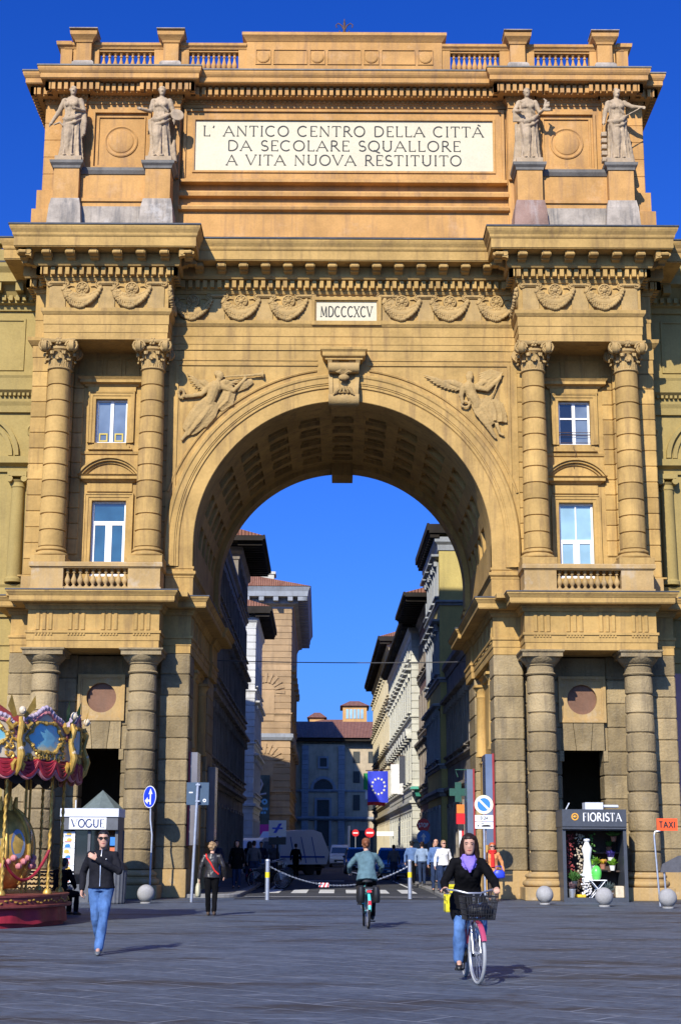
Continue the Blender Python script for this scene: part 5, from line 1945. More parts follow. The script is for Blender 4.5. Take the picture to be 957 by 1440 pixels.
# ------------------------------------------------------------------ people
U = 1.09          # people and vehicles are modelled in metres and set to the scale of the place
SKIN = mat_plain('skin', (.56, .31, .21), rough=.55, var=.08, scale=20)
SKIN2 = mat_plain('skin_tanned', (.45, .24, .15), rough=.55, var=.08, scale=20)
EYE = mat_plain('eye_dark', (.02, .013, .01), rough=.2)
LIP = mat_plain('lips', (.42, .13, .11), rough=.5)
CLOTHS = {}
def cloth(name, col, rough=.85, var=.18, spec=.2, scale=9):
    if name not in CLOTHS:
        CLOTHS[name] = mat_plain(name, col, rough=rough, var=var, spec=spec, scale=scale, bump=.35)
    return CLOTHS[name]

STAND = dict(pelvis=(0, .0, .95), waist=(0, .0, 1.08), chest=(0, -.01, 1.30), neck=(0, .015, 1.47), head=(0, -.02, 1.605),
             shR=(-.175, .01, 1.385), elR=(-.25, .03, 1.13), haR=(-.26, -.06, .88), shL=(.175, .01, 1.385), elL=(.25, .03, 1.13), haL=(.26, -.06, .88),
             hiR=(-.09, .0, .92), knR=(-.10, -.02, .50), anR=(-.10, .03, .09), hiL=(.09, .0, .92), knL=(.10, -.02, .50), anL=(.10, .03, .09),
             face=(0, -1, 0), toeR=(0, -1, 0), toeL=(0, -1, 0))

def pose(**k):
    p = {a: Vector(b) for a, b in STAND.items()}
    for a, b in k.items(): p[a] = Vector(b)
    return p

def ring(c, r, f, rx, ry, n=24, mod=None):
    out = []
    for k in range(n):
        a = 2 * PI * k / n
        m = 1 if mod is None else mod(a)
        out.append(c + r * (rx * m * math.cos(a)) + f * (ry * m * math.sin(a)))
    return out

def hand(mb, wrist, d, nrm, curl=.5, sc=1.0):
    """palm, four unequal fingers that bend, and a thumb leaving the side of the palm"""
    d = d.normalized(); nrm = (nrm - d * nrm.dot(d)).normalized(); sd = d.cross(nrm)
    pal = wrist + d * .05 * sc
    mb.M = None
    mb.loft([ring(wrist, sd, nrm, .026 * sc, .020 * sc, 12), ring(wrist + d * .03 * sc, sd, nrm, .036 * sc, .018 * sc, 12), ring(wrist + d * .075 * sc, sd, nrm, .042 * sc, .016 * sc, 12), ring(wrist + d * .092 * sc, sd, nrm, .036 * sc, .013 * sc, 12)])
    for i, L in enumerate((.066, .076, .070, .055)):
        b = wrist + d * .085 * sc + sd * ((i - 1.5) * .0205 * sc)
        p = [b - d * .02 * sc, b]
        ang = 0
        for seg in (.45, .32, .23):
            ang += curl * 1.0
            p.append(p[-1] + (d * math.cos(ang) + nrm * math.sin(ang)) * L * seg * sc)
        mb.tube(p, [.0098 * sc, .0098 * sc, .0092 * sc, .0085 * sc, .007 * sc], 8)
    t0 = wrist + d * .03 * sc - sd * .030 * sc
    mb.tube([t0, t0 + (d * .6 - sd * .7 + nrm * .25) * .035 * sc, t0 + (d * 1.2 - sd * .9 + nrm * .7) * .045 * sc], [.013 * sc, .011 * sc, .008 * sc], 8)

def chain(mb, pts, rr, seg=14):
    """tapering limb through joints, rounded at each"""
    mb.tube(pts, rr, seg)
    for p, r in zip(pts, rr): mb.ball(p, r * .99, 10, 8)

def figure(name_label, loc, rz, P, top, bottom, shoes, hair, hair_style='short', skin=None, coat=0.0, flare=1.0, vox=.012, sleeves=True, curl=(.5, .5), palm=None, group=None, glasses=False, girl=True, scale=1.0, slim=1.0, detail=True, skirt=0.0):
    skin = skin or SKIN
    t = thing('person', name_label, 'person', loc, rz, group, local=True, scale=U * scale)
    face = P['face'].normalized()
    # frame of the torso
    rt = (P['shL'] - P['shR']).normalized()
    hp = (P['hiL'] - P['hiR']).normalized()
    up = (P['neck'] - P['pelvis']).normalized()
    fw = rt.cross(up).normalized() * -1
    if fw.y > 0 and abs(fw.y) > .3: fw = -fw
    sw = .9 if girl else 1.0
    # ---- body: one skin
    mb = MB()
    spine = [P['pelvis'] - up * .06, P['pelvis'], P['waist'], P['chest'], P['neck'] - up * .06]
    mb.loft([ring(c, rt, fw, rx, ry, 16) for c, rx, ry in zip(spine, (.11, .135, .115, .14, .09), (.085, .095, .08, .09, .06))])
    chain(mb, [P['neck'] - up * .06, P['neck'], P['head'] - Vector((0, 0, .05))], [.055, .05, .05])
    H = P['head']
    hr = face.cross(Vector((0, 0, 1))).normalized()
    hu = hr.cross(face).normalized()
    def hp_(a, b, c): return H + hr * a + face * b + hu * c
    head_rings = []
    for zz, rx, ry, off in ((-.118, .020, .022, .052), (-.108, .042, .042, .044), (-.085, .056, .066, .026), (-.05, .066, .084, .010), (-.01, .072, .094, .0), (.03, .076, .098, -.004), (.07, .072, .094, -.008), (.098, .055, .073, -.012), (.114, .028, .04, -.014)):
        head_rings.append(ring(hp_(0, off, zz), hr, face, rx, ry, 20))
    mb.loft(head_rings)
    mb.loft([ring(hp_(0, .086, .018), hr, hu, .009, .006, 8), ring(hp_(0, .102, -.012), hr, hu, .013, .010, 8), ring(hp_(0, .094, -.026), hr, hu, .016, .006, 8)])
    for e in (-1, 1):
        mb.ball(hp_(e * .077, -.008, -.005), .024, 8, 6, (.45, .7, 1.1))
        mb.ball(hp_(e * .032, .083, .027), .016, 8, 6, (1.4, .6, .5))
    for s_, sh, el, ha, cu in (('R', P['shR'], P['elR'], P['haR'], curl[0]), ('L', P['shL'], P['elL'], P['haL'], curl[1])):
        chain(mb, [P['chest'] + up * .07, sh, el, ha], [.06, .048, .036, .024])
        d = (ha - el).normalized()
        if palm and s_ in palm: d, nr = palm[s_]; d = Vector(d); nr = Vector(nr)
        else: nr = Vector((1 if s_ == 'R' else -1, -.4, 0))
        hand(mb, ha, d, nr, cu)
    for hi, kn, an, toe in ((P['hiR'], P['knR'], P['anR'], P['toeR']), (P['hiL'], P['knL'], P['anL'], P['toeL'])):
        chain(mb, [P['pelvis'], hi, kn, an], [.075, .072, .045, .032])
        chain(mb, [an, an + toe.normalized() * .12 - Vector((0, 0, .045))], [.035, .028])
    b = remesh(mb, min(vox, .0095) if detail else .017, 2)
    body = b.build('body', skin, t, smooth=True, angle=180)
    # ---- trousers
    mb = MB()
    w_ = slim
    mb.loft([ring(P['pelvis'] + up * .10, hp, fw, .150 * sw * w_ + .005, .105 * w_, 22), ring(P['pelvis'] + up * .02, hp, fw, .170 * w_, .118 * w_, 22), ring(P['pelvis'] - Vector((0, 0, .07)), hp, fw, .165 * w_, .12 * w_, 22)])
    for hi, kn, an in ((P['hiR'], P['knR'], P['anR']), (P['hiL'], P['knL'], P['anL'])):
        m1 = hi.lerp(kn, .5); m2 = kn.lerp(an, .45)
        chain(mb, [hi, m1, kn, m2, an - (an - kn).normalized() * .02], [.098 * w_, .086 * w_, .066 * w_, .062 * flare * w_, .058 * flare * w_])
    def tdisp(co, n): return .008 * (noise.noise(Vector((co.x * 16, co.y * 16, co.z * 5))) + noise.noise(Vector((co.x * 30, co.y * 30, co.z * 14))) * .5)
    remesh(mb, vox, 2, tdisp).build('trousers', bottom, t, smooth=True, angle=180)
    # ---- shoes
    mb = MB()
    for an, toe in ((P['anR'], P['toeR']), (P['anL'], P['toeL'])):
        tt = toe.normalized(); sd = tt.cross(Vector((0, 0, 1))).normalized(); uu = sd.cross(tt)
        base = an - uu * .045 - tt * .05
        mb.loft([ring(base + tt * q + uu * h, sd, uu, w, hh, 14) for q, w, hh, h in ((-.02, .018, .02, -.005), (0, .034, .045, .012), (.07, .038, .05, .012), (.14, .043, .034, -.004), (.20, .040, .025, -.014), (.235, .02, .014, -.022))])
    mb.build('shoes', shoes, t, smooth=True, angle=70)
    # ---- top
    mb = MB()
    hem = P['pelvis'] - up * coat
    torso = [(hem, .195 + coat * .12, .150 + coat * .10), (P['pelvis'] + up * .02, .188, .145), (P['waist'] + up * .02, .160 * (1 if girl else 1.06), .128), (P['chest'] - up * .05, .178 * (1 if girl else 1.08), .142 if girl else .138), (P['chest'] + up * .06, .172 * (1 if girl else 1.08), .125), (P['neck'] - up * .055, .118, .09), (P['neck'] - up * .005, .068, .066)]
    mb.loft([ring(c, rt, fw, rx * slim, ry * slim, 26) for c, rx, ry in torso])
    if skirt:
        for hi, kn in ((P['hiR'], P['knR']), (P['hiL'], P['knL'])): chain(mb, [hi, hi.lerp(kn, skirt * .6), hi.lerp(kn, skirt)], [.13, .125, .115])
    if girl:
        for e in (-1, 1): mb.ball(P['chest'] + rt * (e * .075) + fw * .085 - up * .02, .062, 10, 8)
    for sh, el, ha in ((P['shR'], P['elR'], P['haR']), (P['shL'], P['elL'], P['haL'])):
        if sleeves: chain(mb, [P['chest'] + up * .09, sh, sh.lerp(el, .5), el, el.lerp(ha, .55), ha - (ha - el).normalized() * .015], [.075, .064, .060, .055, .050, .044])
        else: chain(mb, [P['chest'] + up * .09, sh, sh.lerp(el, .6)], [.09, .074, .07])
    def jdisp(co, n): return .009 * (noise.noise(Vector((co.x * 12, co.y * 12, co.z * 9))) + noise.noise(co * 26) * .5)
    remesh(mb, vox, 2, jdisp).build('jacket', top, t, smooth=True, angle=180)
    # ---- hair
    mb = MB()
    if hair_style != 'bald':
        k = 1.13
        for zz, rx, ry, off in ((.00, .062, .058, -.055), (.045, .080, .088, -.028), (.075, .078, .096, -.016), (.105, .060, .078, -.016), (.124, .03, .04, -.018)):
            pass
        mb.loft([ring(hp_(0, off, zz), hr, face, rx, ry, 18) for zz, rx, ry, off in ((-.07, .05, .035, -.062), (-.03, .072, .055, -.052), (.015, .082, .072, -.038), (.05, .084, .092, -.020), (.085, .078, .096, -.012), (.112, .058, .076, -.014), (.128, .026, .036, -.016))])
        if hair_style in ('bob', 'long'):
            low = -.13 if hair_style == 'bob' else -.29
            for e in (-1, 1):
                chain(mb, [hp_(e * .060, .02, .085), hp_(e * .080, .005, .0), hp_(e * .086, -.015, -.09), hp_(e * .09, -.01, low)], [.03, .036, .040, .030])
            chain(mb, [hp_(0, -.07, .05), hp_(0, -.085, -.05), hp_(0, -.085, low)], [.06, .07, .06])
        if hair_style == 'bun':
            mb.ball(hp_(.0, -.115, .03), .055, 12, 8)
            mb.ball(hp_(.02, -.13, -.02), .035, 10, 8)
        if hair_style == 'curly':
            for q in range(60):
                v = Vector((random.gauss(0, 1), random.gauss(0, 1), random.gauss(0, 1))).normalized()
                if v.z < -.35 or (v.y > .45 and v.z < .35): continue
                mb.ball(hp_(v.x * .085, v.y * .10 - .02, v.z * .105 + .02), .026, 6, 5)
        def hdisp(co, n): return .006 * noise.noise(Vector((co.x * 60, co.y * 60, co.z * 14)))
        remesh(mb, .010 if detail else .016, 1, hdisp).build('hair', hair, t, smooth=True, angle=180)
    if detail:
        if glasses:
            mb = MB()
            for e in (-1, 1):
                mb.loft([ring(hp_(e * .034, .098 + q, .022), hr, hu, .030, .021, 12) for q in (-.008, .004)])
                mb.tube([hp_(e * .062, .094, .026), hp_(e * .079, .04, .026), hp_(e * .079, -.02, .020)], .005, 6)
            mb.tube([hp_(-.01, .100, .028), hp_(.01, .100, .028)], .004, 6)
            mb.build('sunglasses', EYE, t, smooth=True)
        else:
            mb = MB()
            for e in (-1, 1):
                mb.ball(hp_(e * .031, .0865, .016), .010, 8, 6, (1.0, .6, .4))
                mb.tube([hp_(e * .014, .096, .038), hp_(e * .034, .096, .042), hp_(e * .052, .084, .034)], .0035, 5)
            mb.build('eyes', EYE, t, smooth=True)
        mb = MB()
        mb.tube([hp_(-.024, .086, -.056), hp_(0, .0955, -.053), hp_(.024, .086, -.056)], [.004, .0085, .004], 8)
        mb.build('lips', LIP, t, smooth=True)
    t['local'] = True
    return t, P, (hp_, rt, fw, up)


def bag_part(t, name, mb, mat): return mb.build(name, mat, t, smooth=True, angle=60)

BLACKCL = cloth('black_wool', (.005, .005, .006), spec=.08)
NAVYCL = cloth('navy_cotton', (.018, .022, .045))
JEANS = cloth('blue_denim', (.075, .155, .335), var=.5, scale=5)
DJEANS = cloth('dark_denim', (.02, .035, .08), var=.35)
TEALCL = cloth('faded_teal_denim', (.095, .165, .185), var=.25)
LEATHER = cloth('black_leather', (.025, .022, .022), rough=.38, spec=.5)
REDCL = cloth('red_cloth', (.62, .03, .025))
PURPLE = cloth('purple_scarf', (.23, .16, .60))
ORANGECL = cloth('orange_coat', (.66, .27, .10))
WHITECL = cloth('white_cotton', (.72, .70, .68))
BLUECL = cloth('blue_shirt', (.10, .17, .34))
GREYCL = cloth('grey_cloth', (.10, .10, .11))
BROWNCL = cloth('brown_cloth', (.08, .055, .04))
BLACKLTH = mat_plain('black_shoe', (.015, .014, .014), rough=.4)
GREYSHOE = mat_plain('grey_shoe', (.10, .11, .12), rough=.6)
HAIR_D = cloth('dark_brown_hair', (.020, .010, .007), rough=.5, spec=.25)
HAIR_B = cloth('black_hair', (.010, .008, .008), rough=.45, spec=.4)
HAIR_R = cloth('auburn_hair', (.20, .07, .03), rough=.5, spec=.3)
HAIR_O = cloth('red_dyed_hair', (.48, .10, .03), rough=.5, spec=.3)
HAIR_BL = cloth('dark_blond_hair', (.32, .20, .10), rough=.5, spec=.3)

# ------------------------------------------------------------------ bicycles
CHROME = mat_plain('chrome', (.42, .43, .45), rough=.4, metal=.7, var=.05)
TYRE = mat_plain('tyre_rubber', (.018, .018, .018), rough=.8)
TYREGREY = mat_plain('tyre_sidewall', (.35, .36, .36), rough=.7)
BLKPLASTIC = mat_plain('black_plastic', (.016, .016, .018), rough=.45)
TEALPAINT = mat_plain('turquoise_paint', (.10, .56, .52), rough=.35, coat=.3)
SILVERPAINT = mat_plain('silver_frame_paint', (.55, .55, .57), rough=.35, metal=.3)
PINKPAINT = mat_plain('magenta_frame_paint', (.42, .06, .12), rough=.35, coat=.3)
REDLENS = mat_plain('red_reflector', (.65, .04, .06), rough=.2)

def torus_mb(mb, c, R0, r, n=40, m=8, ax='x'):
    rings = []
    for i in range(n):
        a = 2 * PI * i / n
        ring_ = []
        for k in range(m):
            b = 2 * PI * k / m
            q = R0 + r * math.cos(b)
            ring_.append((c[0] + r * math.sin(b), c[1] + q * math.cos(a), c[2] + q * math.sin(a)))
        rings.append(ring_)
    rings.append(rings[0])
    mb.loft(rings, cap=False)

def bicycle(label, loc, rz, frame, fender, steer=0.0, basket=False, sidewall=TYRE, rack=True, group=None, lean=0.0):
    t = thing('bicycle', label, 'bicycle', loc, rz, group, local=True, scale=U)
    if lean: t.rotation_euler[1] = lean
    WR = .35
    ST_ = Matrix.Translation((0, -.47, 0)) @ Matrix.Rotation(steer, 4, 'Z') @ Matrix.Translation((0, .47, 0))
    for k, cy in enumerate((-.56, .54)):
        M = ST_ if k == 0 else None
        mb = MB(); mb.M = M
        torus_mb(mb, (0, cy, WR), WR - .02, .021)
        wh = mb.build('wheel', sidewall, t, smooth=True)
        mb = MB(); mb.M = M
        torus_mb(mb, (0, cy, WR), WR - .046, .012, 40, 6)
        sub(wh, 'rim', mb, CHROME, smooth=True)
        mb = MB(); mb.M = M
        mb.tube([(-.035, cy, WR), (.035, cy, WR)], .024, 10)
        for q in range(20):
            a = 2 * PI * q / 20
            mb.tube([(.02 * (-1) ** q, cy, WR), (0, cy + (WR - .05) * math.cos(a), WR + (WR - .05) * math.sin(a))], .0022, 4)
        sub(wh, 'spokes', mb, CHROME)
        mb = MB(); mb.M = M
        A = [(a0 if k else a0) for a0 in [R(20 + 150 * i / 14) for i in range(15)]]
        if k == 0: A = [R(15 + 140 * i / 14) for i in range(15)]
        else: A = [R(5 + 165 * i / 14) for i in range(15)]
        rings = []
        for a in A:
            for_r = WR + .022
            p = Vector((0, cy + for_r * math.cos(a) * (1 if True else 1), WR + for_r * math.sin(a)))
            rd = Vector((0, math.cos(a), math.sin(a)))
            rings.append([p + Vector((x, 0, 0)) + rd * z for x, z in ((-.032, -.014), (-.024, .004), (0, .010), (.024, .004), (.032, -.014), (.022, -.004), (0, .002), (-.022, -.004))])
        mb.loft(rings)
        mb.build('mudguard', fender, t, smooth=True)
    mb = MB()
    mb.tube([(0, .06, .29), (0, .17, .62), (0, .22, .80)], .018, 10)
    mb.tube([(0, -.40, .72), (0, -.22, .42), (0, .06, .29)], .02, 10)
    mb.tube([(0, -.41, .80), (0, -.16, .55), (0, .14, .50)], .017, 10)
    for e in (-1, 1):
        mb.tube([(e * .02, .06, .29), (e * .055, .54, WR)], .011, 8)
        mb.tube([(e * .015, .18, .66), (e * .055, .54, WR)], .009, 8)
    mb.tube([(0, -.395, .68), (0, -.425, .90)], .022, 10)
    mb.build('frame', frame, t, smooth=True)
    mb = MB(); mb.M = ST_
    for e in (-1, 1): mb.tube([(e * .045, -.56, WR), (e * .045, -.47, .66), (e * .02, -.40, .70)], .012, 8)
    mb.build('fork', CHROME, t, smooth=True)
    mb = MB(); mb.M = ST_
    mb.tube([(0, -.425, .88), (0, -.45, 1.03)], .014, 8)
    hb = [(-.30, -.20, 1.06), (-.29, -.28, 1.07), (-.20, -.40, 1.06), (-.08, -.46, 1.03), (.08, -.46, 1.03), (.20, -.40, 1.06), (.29, -.28, 1.07), (.30, -.20, 1.06)]
    mb.tube(hb, .012, 8)
    for e in (-1, 1): mb.tube([(e * .27, -.33, 1.055), (e * .27, -.40, 1.02), (e * .30, -.30, 1.02)], .006, 6)
    mb.tube([(.10, -.46, 1.04), (.02, -.60, .98), (0, -.62, .80)], .005, 6)
    hbar = mb.build('handlebar', CHROME, t, smooth=True)
    mb = MB(); mb.M = ST_
    for e in (-1, 1): mb.tube([(e * .305, -.17, 1.06), (e * .295, -.29, 1.07)], .018, 8)
    sub(hbar, 'grip', mb, BLKPLASTIC, smooth=True)
    mb = MB()
    mb.tube([(0, .21, .76), (0, .25, .90)], .014, 8)
    rings = []
    for y, w, h in ((.06, .02, .012), (.10, .03, .02), (.20, .05, .028), (.29, .095, .035), (.36, .10, .035), (.39, .06, .02)):
        rings.append([(x, y, .92 + z) for x, z in ((-w, -h), (-w * .9, h * .6), (0, h), (w * .9, h * .6), (w, -h), (0, -h * 1.3))])
    mb.loft(rings)
    mb.build('saddle', BLKPLASTIC, t, smooth=True)
    mb = MB()
    mb.tube([(-.06, .06, .29), (.06, .06, .29)], .02, 10)
    for e in (-1, 1):
        mb.tube([(e * .065, .06, .29), (e * .075, .06, .29 + e * .165)], .011, 8)
        mb.box(e * .08, e * .18, .02, .11, .29 + e * .165 - .012, .29 + e * .165 + .012)
    mb.M = Matrix.Translation((-.05, .06, .29)) @ Matrix.Rotation(R(90), 4, 'Y')
    mb.lathe([(.0, 0), (.09, 0), (.09, .006), (.0, .006)], 0, 0, 20, cap=False)
    mb.M = None
    mb.prism([(.04, .38), (.50, .40), (.56, .36), (.50, .31), (.04, .20), (-.04, .29)], 'x', -.075, -.06)
    mb.build('crank', BLKPLASTIC, t, smooth=True, angle=40)
    if rack:
        mb = MB()
        for x in (-.065, -.02, .02, .065): mb.tube([(x, .30, .76), (x, .74, .76)], .006, 6)
        for y in (.32, .52, .73): mb.tube([(-.07, y, .76), (.07, y, .76)], .006, 6)
        for e in (-1, 1): mb.tube([(e * .07, .62, .76), (e * .06, .54, WR)], .006, 6)
        mb.build('rack', CHROME if not basket else BLKPLASTIC, t, smooth=True)
    mb = MB()
    mb.box(-.03, .03, .86, .90, .50, .60) if False else mb.box(-.03, .03, .885, .90, .46, .55)
    mb.box(-.045, .045, .745, .765, .70, .745)
    mb.build('reflector', REDLENS, t)
    if basket:
        mb = MB(); mb.M = ST_
        zt, zb = 1.0, .74
        def rect(z, w, y0, y1): return [(-w, y0, z), (w, y0, z), (w, y1, z), (-w, y1, z)]
        for z, w, y0, y1 in ((zt, .20, -.80, -.50), (.93, .192, -.79, -.505), (.86, .184, -.78, -.51), (.80, .176, -.77, -.515), (zb, .165, -.76, -.52)):
            q = rect(z, w, y0, y1)
            mb.tube(q + [q[0]], .0065 if z in (zt, zb) else .0045, 5)
        for k in range(13):
            f = -1 + 2 * k / 12
            for y0, y1 in ((-.80, -.76), (-.50, -.52)): mb.tube([(f * .20, y0, zt), (f * .165, y1, zb)], .0038, 5)
        for k in range(9):
            f = k / 8
            for e in (-1, 1): mb.tube([(e * .20, -.80 + .30 * f, zt), (e * .165, -.76 + .24 * f, zb)], .0038, 5)
        for k in range(7):
            f = -1 + 2 * k / 6
            mb.tube([(f * .165, -.76, zb), (f * .165, -.52, zb)], .004, 5)
        mb.build('basket', BLKPLASTIC, t)
        mb = MB(); mb.M = ST_
        mb.ball((0, -.60, .68), .05, 12, 8, (.9, 1.1, .9))
        mb.build('headlamp', CHROME, t, smooth=True)
    return t


# --- the cyclist coming towards the camera
BRZ = R(2)
CYL = (1.66, 20.3, 0)
bicycle('city bicycle with a black wire front basket ridden by the woman in the purple scarf', CYL, BRZ, SILVERPAINT, PINKPAINT, steer=R(8), basket=True, sidewall=TYREGREY)
P = pose(pelvis=(0, .26, .97), waist=(0, .21, 1.09), chest=(0, .10, 1.30), neck=(0, .07, 1.465), head=(.005, .0, 1.60),
         shR=(-.17, .08, 1.375), shL=(.17, .08, 1.375), elR=(-.30, .04, 1.15), haR=(-.315, -.17, 1.085), elL=(.31, .02, 1.15), haL=(.30, -.215, 1.085),
         hiR=(-.095, .22, .93), knR=(-.135, -.06, .60), anR=(-.13, .07, .235), hiL=(.095, .22, .93), knL=(.13, -.13, .82), anL=(.13, .10, .50), face=(-.12, -1, -.22), toeR=(-.1, -1, -.12), toeL=(0, -1, .0))
t, P, (hp_, rt, fw, up) = figure('woman in black coat and purple scarf riding a bicycle towards the camera', CYL, BRZ, P, BLACKCL, JEANS, BLACKLTH, HAIR_D, 'long', coat=.16, skirt=.5, flare=1.3, vox=.011, curl=(1.1, 1.1),
       palm={'R': ((.1, -.9, -.25), (.1, -.2, -1)), 'L': ((-.1, -.9, -.25), (.1, -.2, -1))})
mb = MB()
for k, (dz, rr, tk) in enumerate(((-.045, .085, .030), (-.005, .080, .030), (.028, .072, .024))):
    c = P['neck'] + Vector((0, -.015, dz - .02))
    pts = []
    for i in range(22):
        a = 2 * PI * i / 21
        pts.append(c + Vector((rr * math.cos(a), rr * .95 * math.sin(a), -.055 * max(0, -math.sin(a)) * (1.6 - k * .5) + .006 * math.sin(a * 5 + k))))
    mb.tube(pts, [tk * (1 + .22 * math.sin(i * 1.9 + k)) for i in range(22)], 8)
mb.loft([ring(P['neck'] + Vector((0, y, z)), Vector((1, 0, 0)), Vector((0, -.6, .5)), w, h, 12) for y, z, w, h in ((-.08, -.03, .085, .024), (-.125, -.09, .07, .03), (-.145, -.15, .042, .024), (-.15, -.20, .016, .012))])
remesh(mb, .011, 1, lambda co, n: .007 * noise.noise(Vector((co.x * 30, co.y * 30, co.z * 60)))).build('scarf', PURPLE, t, smooth=True, angle=180)
mb = MB()
for k in range(5): mb.ball((-.09 + .045 * k, -.65 + .05 * math.sin(k * 2), .84 + .02 * math.sin(k * 3)), .085, 10, 8, (1.0, .9, .95))
o = remesh(mb, .014, 2).build('bag', BLKPLASTIC, None, smooth=True, angle=180)
o.location = CYL; o.rotation_euler = (0, 0, BRZ + R(4)); o.scale = (U,) * 3
tag(o, 'crumpled black bag lying in the wire front basket', 'bag')
# yellow crate tied on the rear rack
mb = MB()
w, d, h, th = .17, .14, .33, .014
mb.box(-w, w, -d, d, 0, th)
for e in (-1, 1):
    for z0, z1 in ((.0, .10), (.14, .19), (.23, h)):
        mb.box(e * w, e * (w - th), -d, d, z0 + .001, z1)
        mb.box(-w + th, w - th, e * d, e * (d - th), z0 + .001, z1)
    for q in (-.11, 0, .11):
        mb.box(e * (w - .001), e * (w - th + .002), q - .02, q + .02, .1, .23)
        mb.box(q - .02 + q * .2, q + .02 + q * .2, e * (d - .001), e * (d - th + .002), .1, .23)
    mb.box(-w - .012, w + .012, e * d, e * (d + .012), h - .025, h)
YEL = mat_plain('yellow_plastic', (.70, .62, .03), rough=.4, coat=.2)
o = mb.build('plastic_crate', YEL)
o.scale = (U,) * 3
o.location = (1.56, 20.3 + .60 * U, .775 * U)
o.rotation_euler = (0, 0, BRZ)
tag(o, 'yellow plastic crate on the rear rack of the basket bicycle', 'crate')

# --- the man walking towards the camera
P = pose(elL=(.26, -.09, 1.16), haL=(-.05, -.19, 1.33), elR=(-.29, .10, 1.14), haR=(-.28, .02, .90),
         hiR=(-.09, .0, .92), knR=(-.07, .02, .50), anR=(-.02, .26, .17), knL=(.06, -.09, .50), anL=(.02, -.20, .085), toeR=(0, -.8, -.6), toeL=(.1, -1, .05), face=(.12, -1, -.08), head=(.01, -.03, 1.615))
t, P, (hp_, rt, fw, up) = figure('man in black zip jacket, jeans and sunglasses walking with a hand on his shoulder', (-3.93, 24.9, 0), 0, P, cloth('black_fleece', (.010, .010, .014)), JEANS, GREYSHOE, HAIR_B, 'short', girl=False, glasses=True, vox=.011, flare=1.15, curl=(.5, .3), coat=.03, scale=1.03,
       palm={'L': ((-.8, -.1, .5), (-.3, 1, -.1))})
mb = MB()
mb.tube([P['neck'] + Vector((0, -.075, .0)), P['chest'] + Vector((0, -.150, 0)), P['waist'] + Vector((0, -.142, 0)), P['pelvis'] + Vector((0, -.156, 0))], .007, 6)
mb.ball(P['chest'] + Vector((.08, -.148, .03)), .012, 8, 6)
bag_part(t, 'zip', mb, mat_plain('zip_metal', (.55, .55, .55), rough=.3, metal=.8))

# --- woman with the red strap, seen from behind
P = pose(elR=(-.27, .02, 1.16), haR=(-.29, -.14, .93), elL=(.27, .03, 1.14), haL=(.30, -.0, .86), knR=(-.08, -.06, .50), anR=(-.075, .06, .10), knL=(.085, .01, .50), anL=(.08, -.10, .09), face=(-.25, -1, 0))
t, P, (hp_, rt, fw, up) = figure('blond woman in black leather jacket with a red shoulder strap, seen from behind', (-3.30, 38.9, 0), PI, P, LEATHER, BLACKCL, BROWNCL, HAIR_BL, 'curly', coat=.06, vox=.013, scale=.97)
mb = MB()
sp = [P['shL'] + Vector((-.03, .02, .06)), P['shL'] + Vector((-.05, .10, -.03)), P['chest'] + Vector((.03, .155, -.06)), P['waist'] + Vector((-.07, .150, -.02)), P['pelvis'] + Vector((-.17, .10, .02))]
mb.tube(sp, .022, 6, sq=.4)
mb.tube([P['shL'] + Vector((-.03, .02, .06)), P['shL'] + Vector((-.06, -.10, -.03)), P['chest'] + Vector((.0, -.16, -.06)), P['pelvis'] + Vector((-.17, -.05, .03))], .022, 6, sq=.4)
bag_part(t, 'bag_strap', mb, REDCL)
CREAMLTH = mat_plain('cream_leather', (.50, .46, .30), rough=.5)
mb = MB()
mb.loft([ring(Vector((.0, 0, z)), Vector((1, 0, 0)), Vector((0, 1, 0)), .07 * k, .15 * k, 16) for z, k in ((0, .75), (.04, .98), (.14, 1), (.26, .9), (.34, .62), (.36, .3))])
mb.tube([(0, -.06, .33), (0, -.05, .46), (0, .0, .50), (0, .05, .46), (0, .06, .33)], .012, 6)
o = mb.build('handbag', CREAMLTH, smooth=True, angle=60)
o.location = (-3.30 - .315 * U, 38.9 + .03, .42 * U)
o.scale = (U, U, U * .9)
tag(o, 'cream handbag carried low by the woman with the red strap', 'bag')

# --- woman on the turquoise bicycle riding away
CY2 = (.52, 33.6, 0)
bicycle('turquoise bicycle with black panniers ridden away from the camera', CY2, PI + R(4), TEALPAINT, TEALPAINT, steer=R(-6))
P = pose(pelvis=(0, .26, .99), waist=(0, .22, 1.11), chest=(0, .14, 1.33), neck=(0, .10, 1.49), head=(0, .05, 1.625), shR=(-.18, .12, 1.395), shL=(.18, .12, 1.395), elR=(-.33, .0, 1.20), haR=(-.31, -.20, 1.08), elL=(.33, .0, 1.20), haL=(.31, -.20, 1.08),
         hiR=(-.095, .23, .94), knR=(-.14, -.05, .63), anR=(-.13, .08, .23), hiL=(.095, .23, .94), knL=(.12, -.12, .80), anL=(.12, .1, .52), face=(-.1, -1, -.05))
t, P, (hp_, rt, fw, up) = figure('woman in faded teal denim jacket with hair tied up, cycling away', CY2, PI + R(4), P, TEALCL, BLACKCL, BLACKLTH, HAIR_R, 'bun', coat=.08, vox=.012, curl=(1.1, 1.1), slim=1.06)
mb = MB()
for e in (-1, 1):
    mb.loft([ring(Vector((e * .15, .55, z)), Vector((1, 0, 0)), Vector((0, 1, 0)), .085 * k, .17 * k, 14) for z, k in ((.50, .8), (.53, 1), (.68, 1.05), (.80, .95), (.83, .6))])
mb.box(-.09, .09, .40, .70, .775, .80)
bag = mb.build('pannier_bag', BLKPLASTIC, smooth=True, angle=50)
bag.location = CY2; bag.rotation_euler = (0, 0, PI + R(4)); bag.scale = (U,) * 3
tag(bag, 'black double pannier bag over the rear rack of the turquoise bicycle', 'bag')

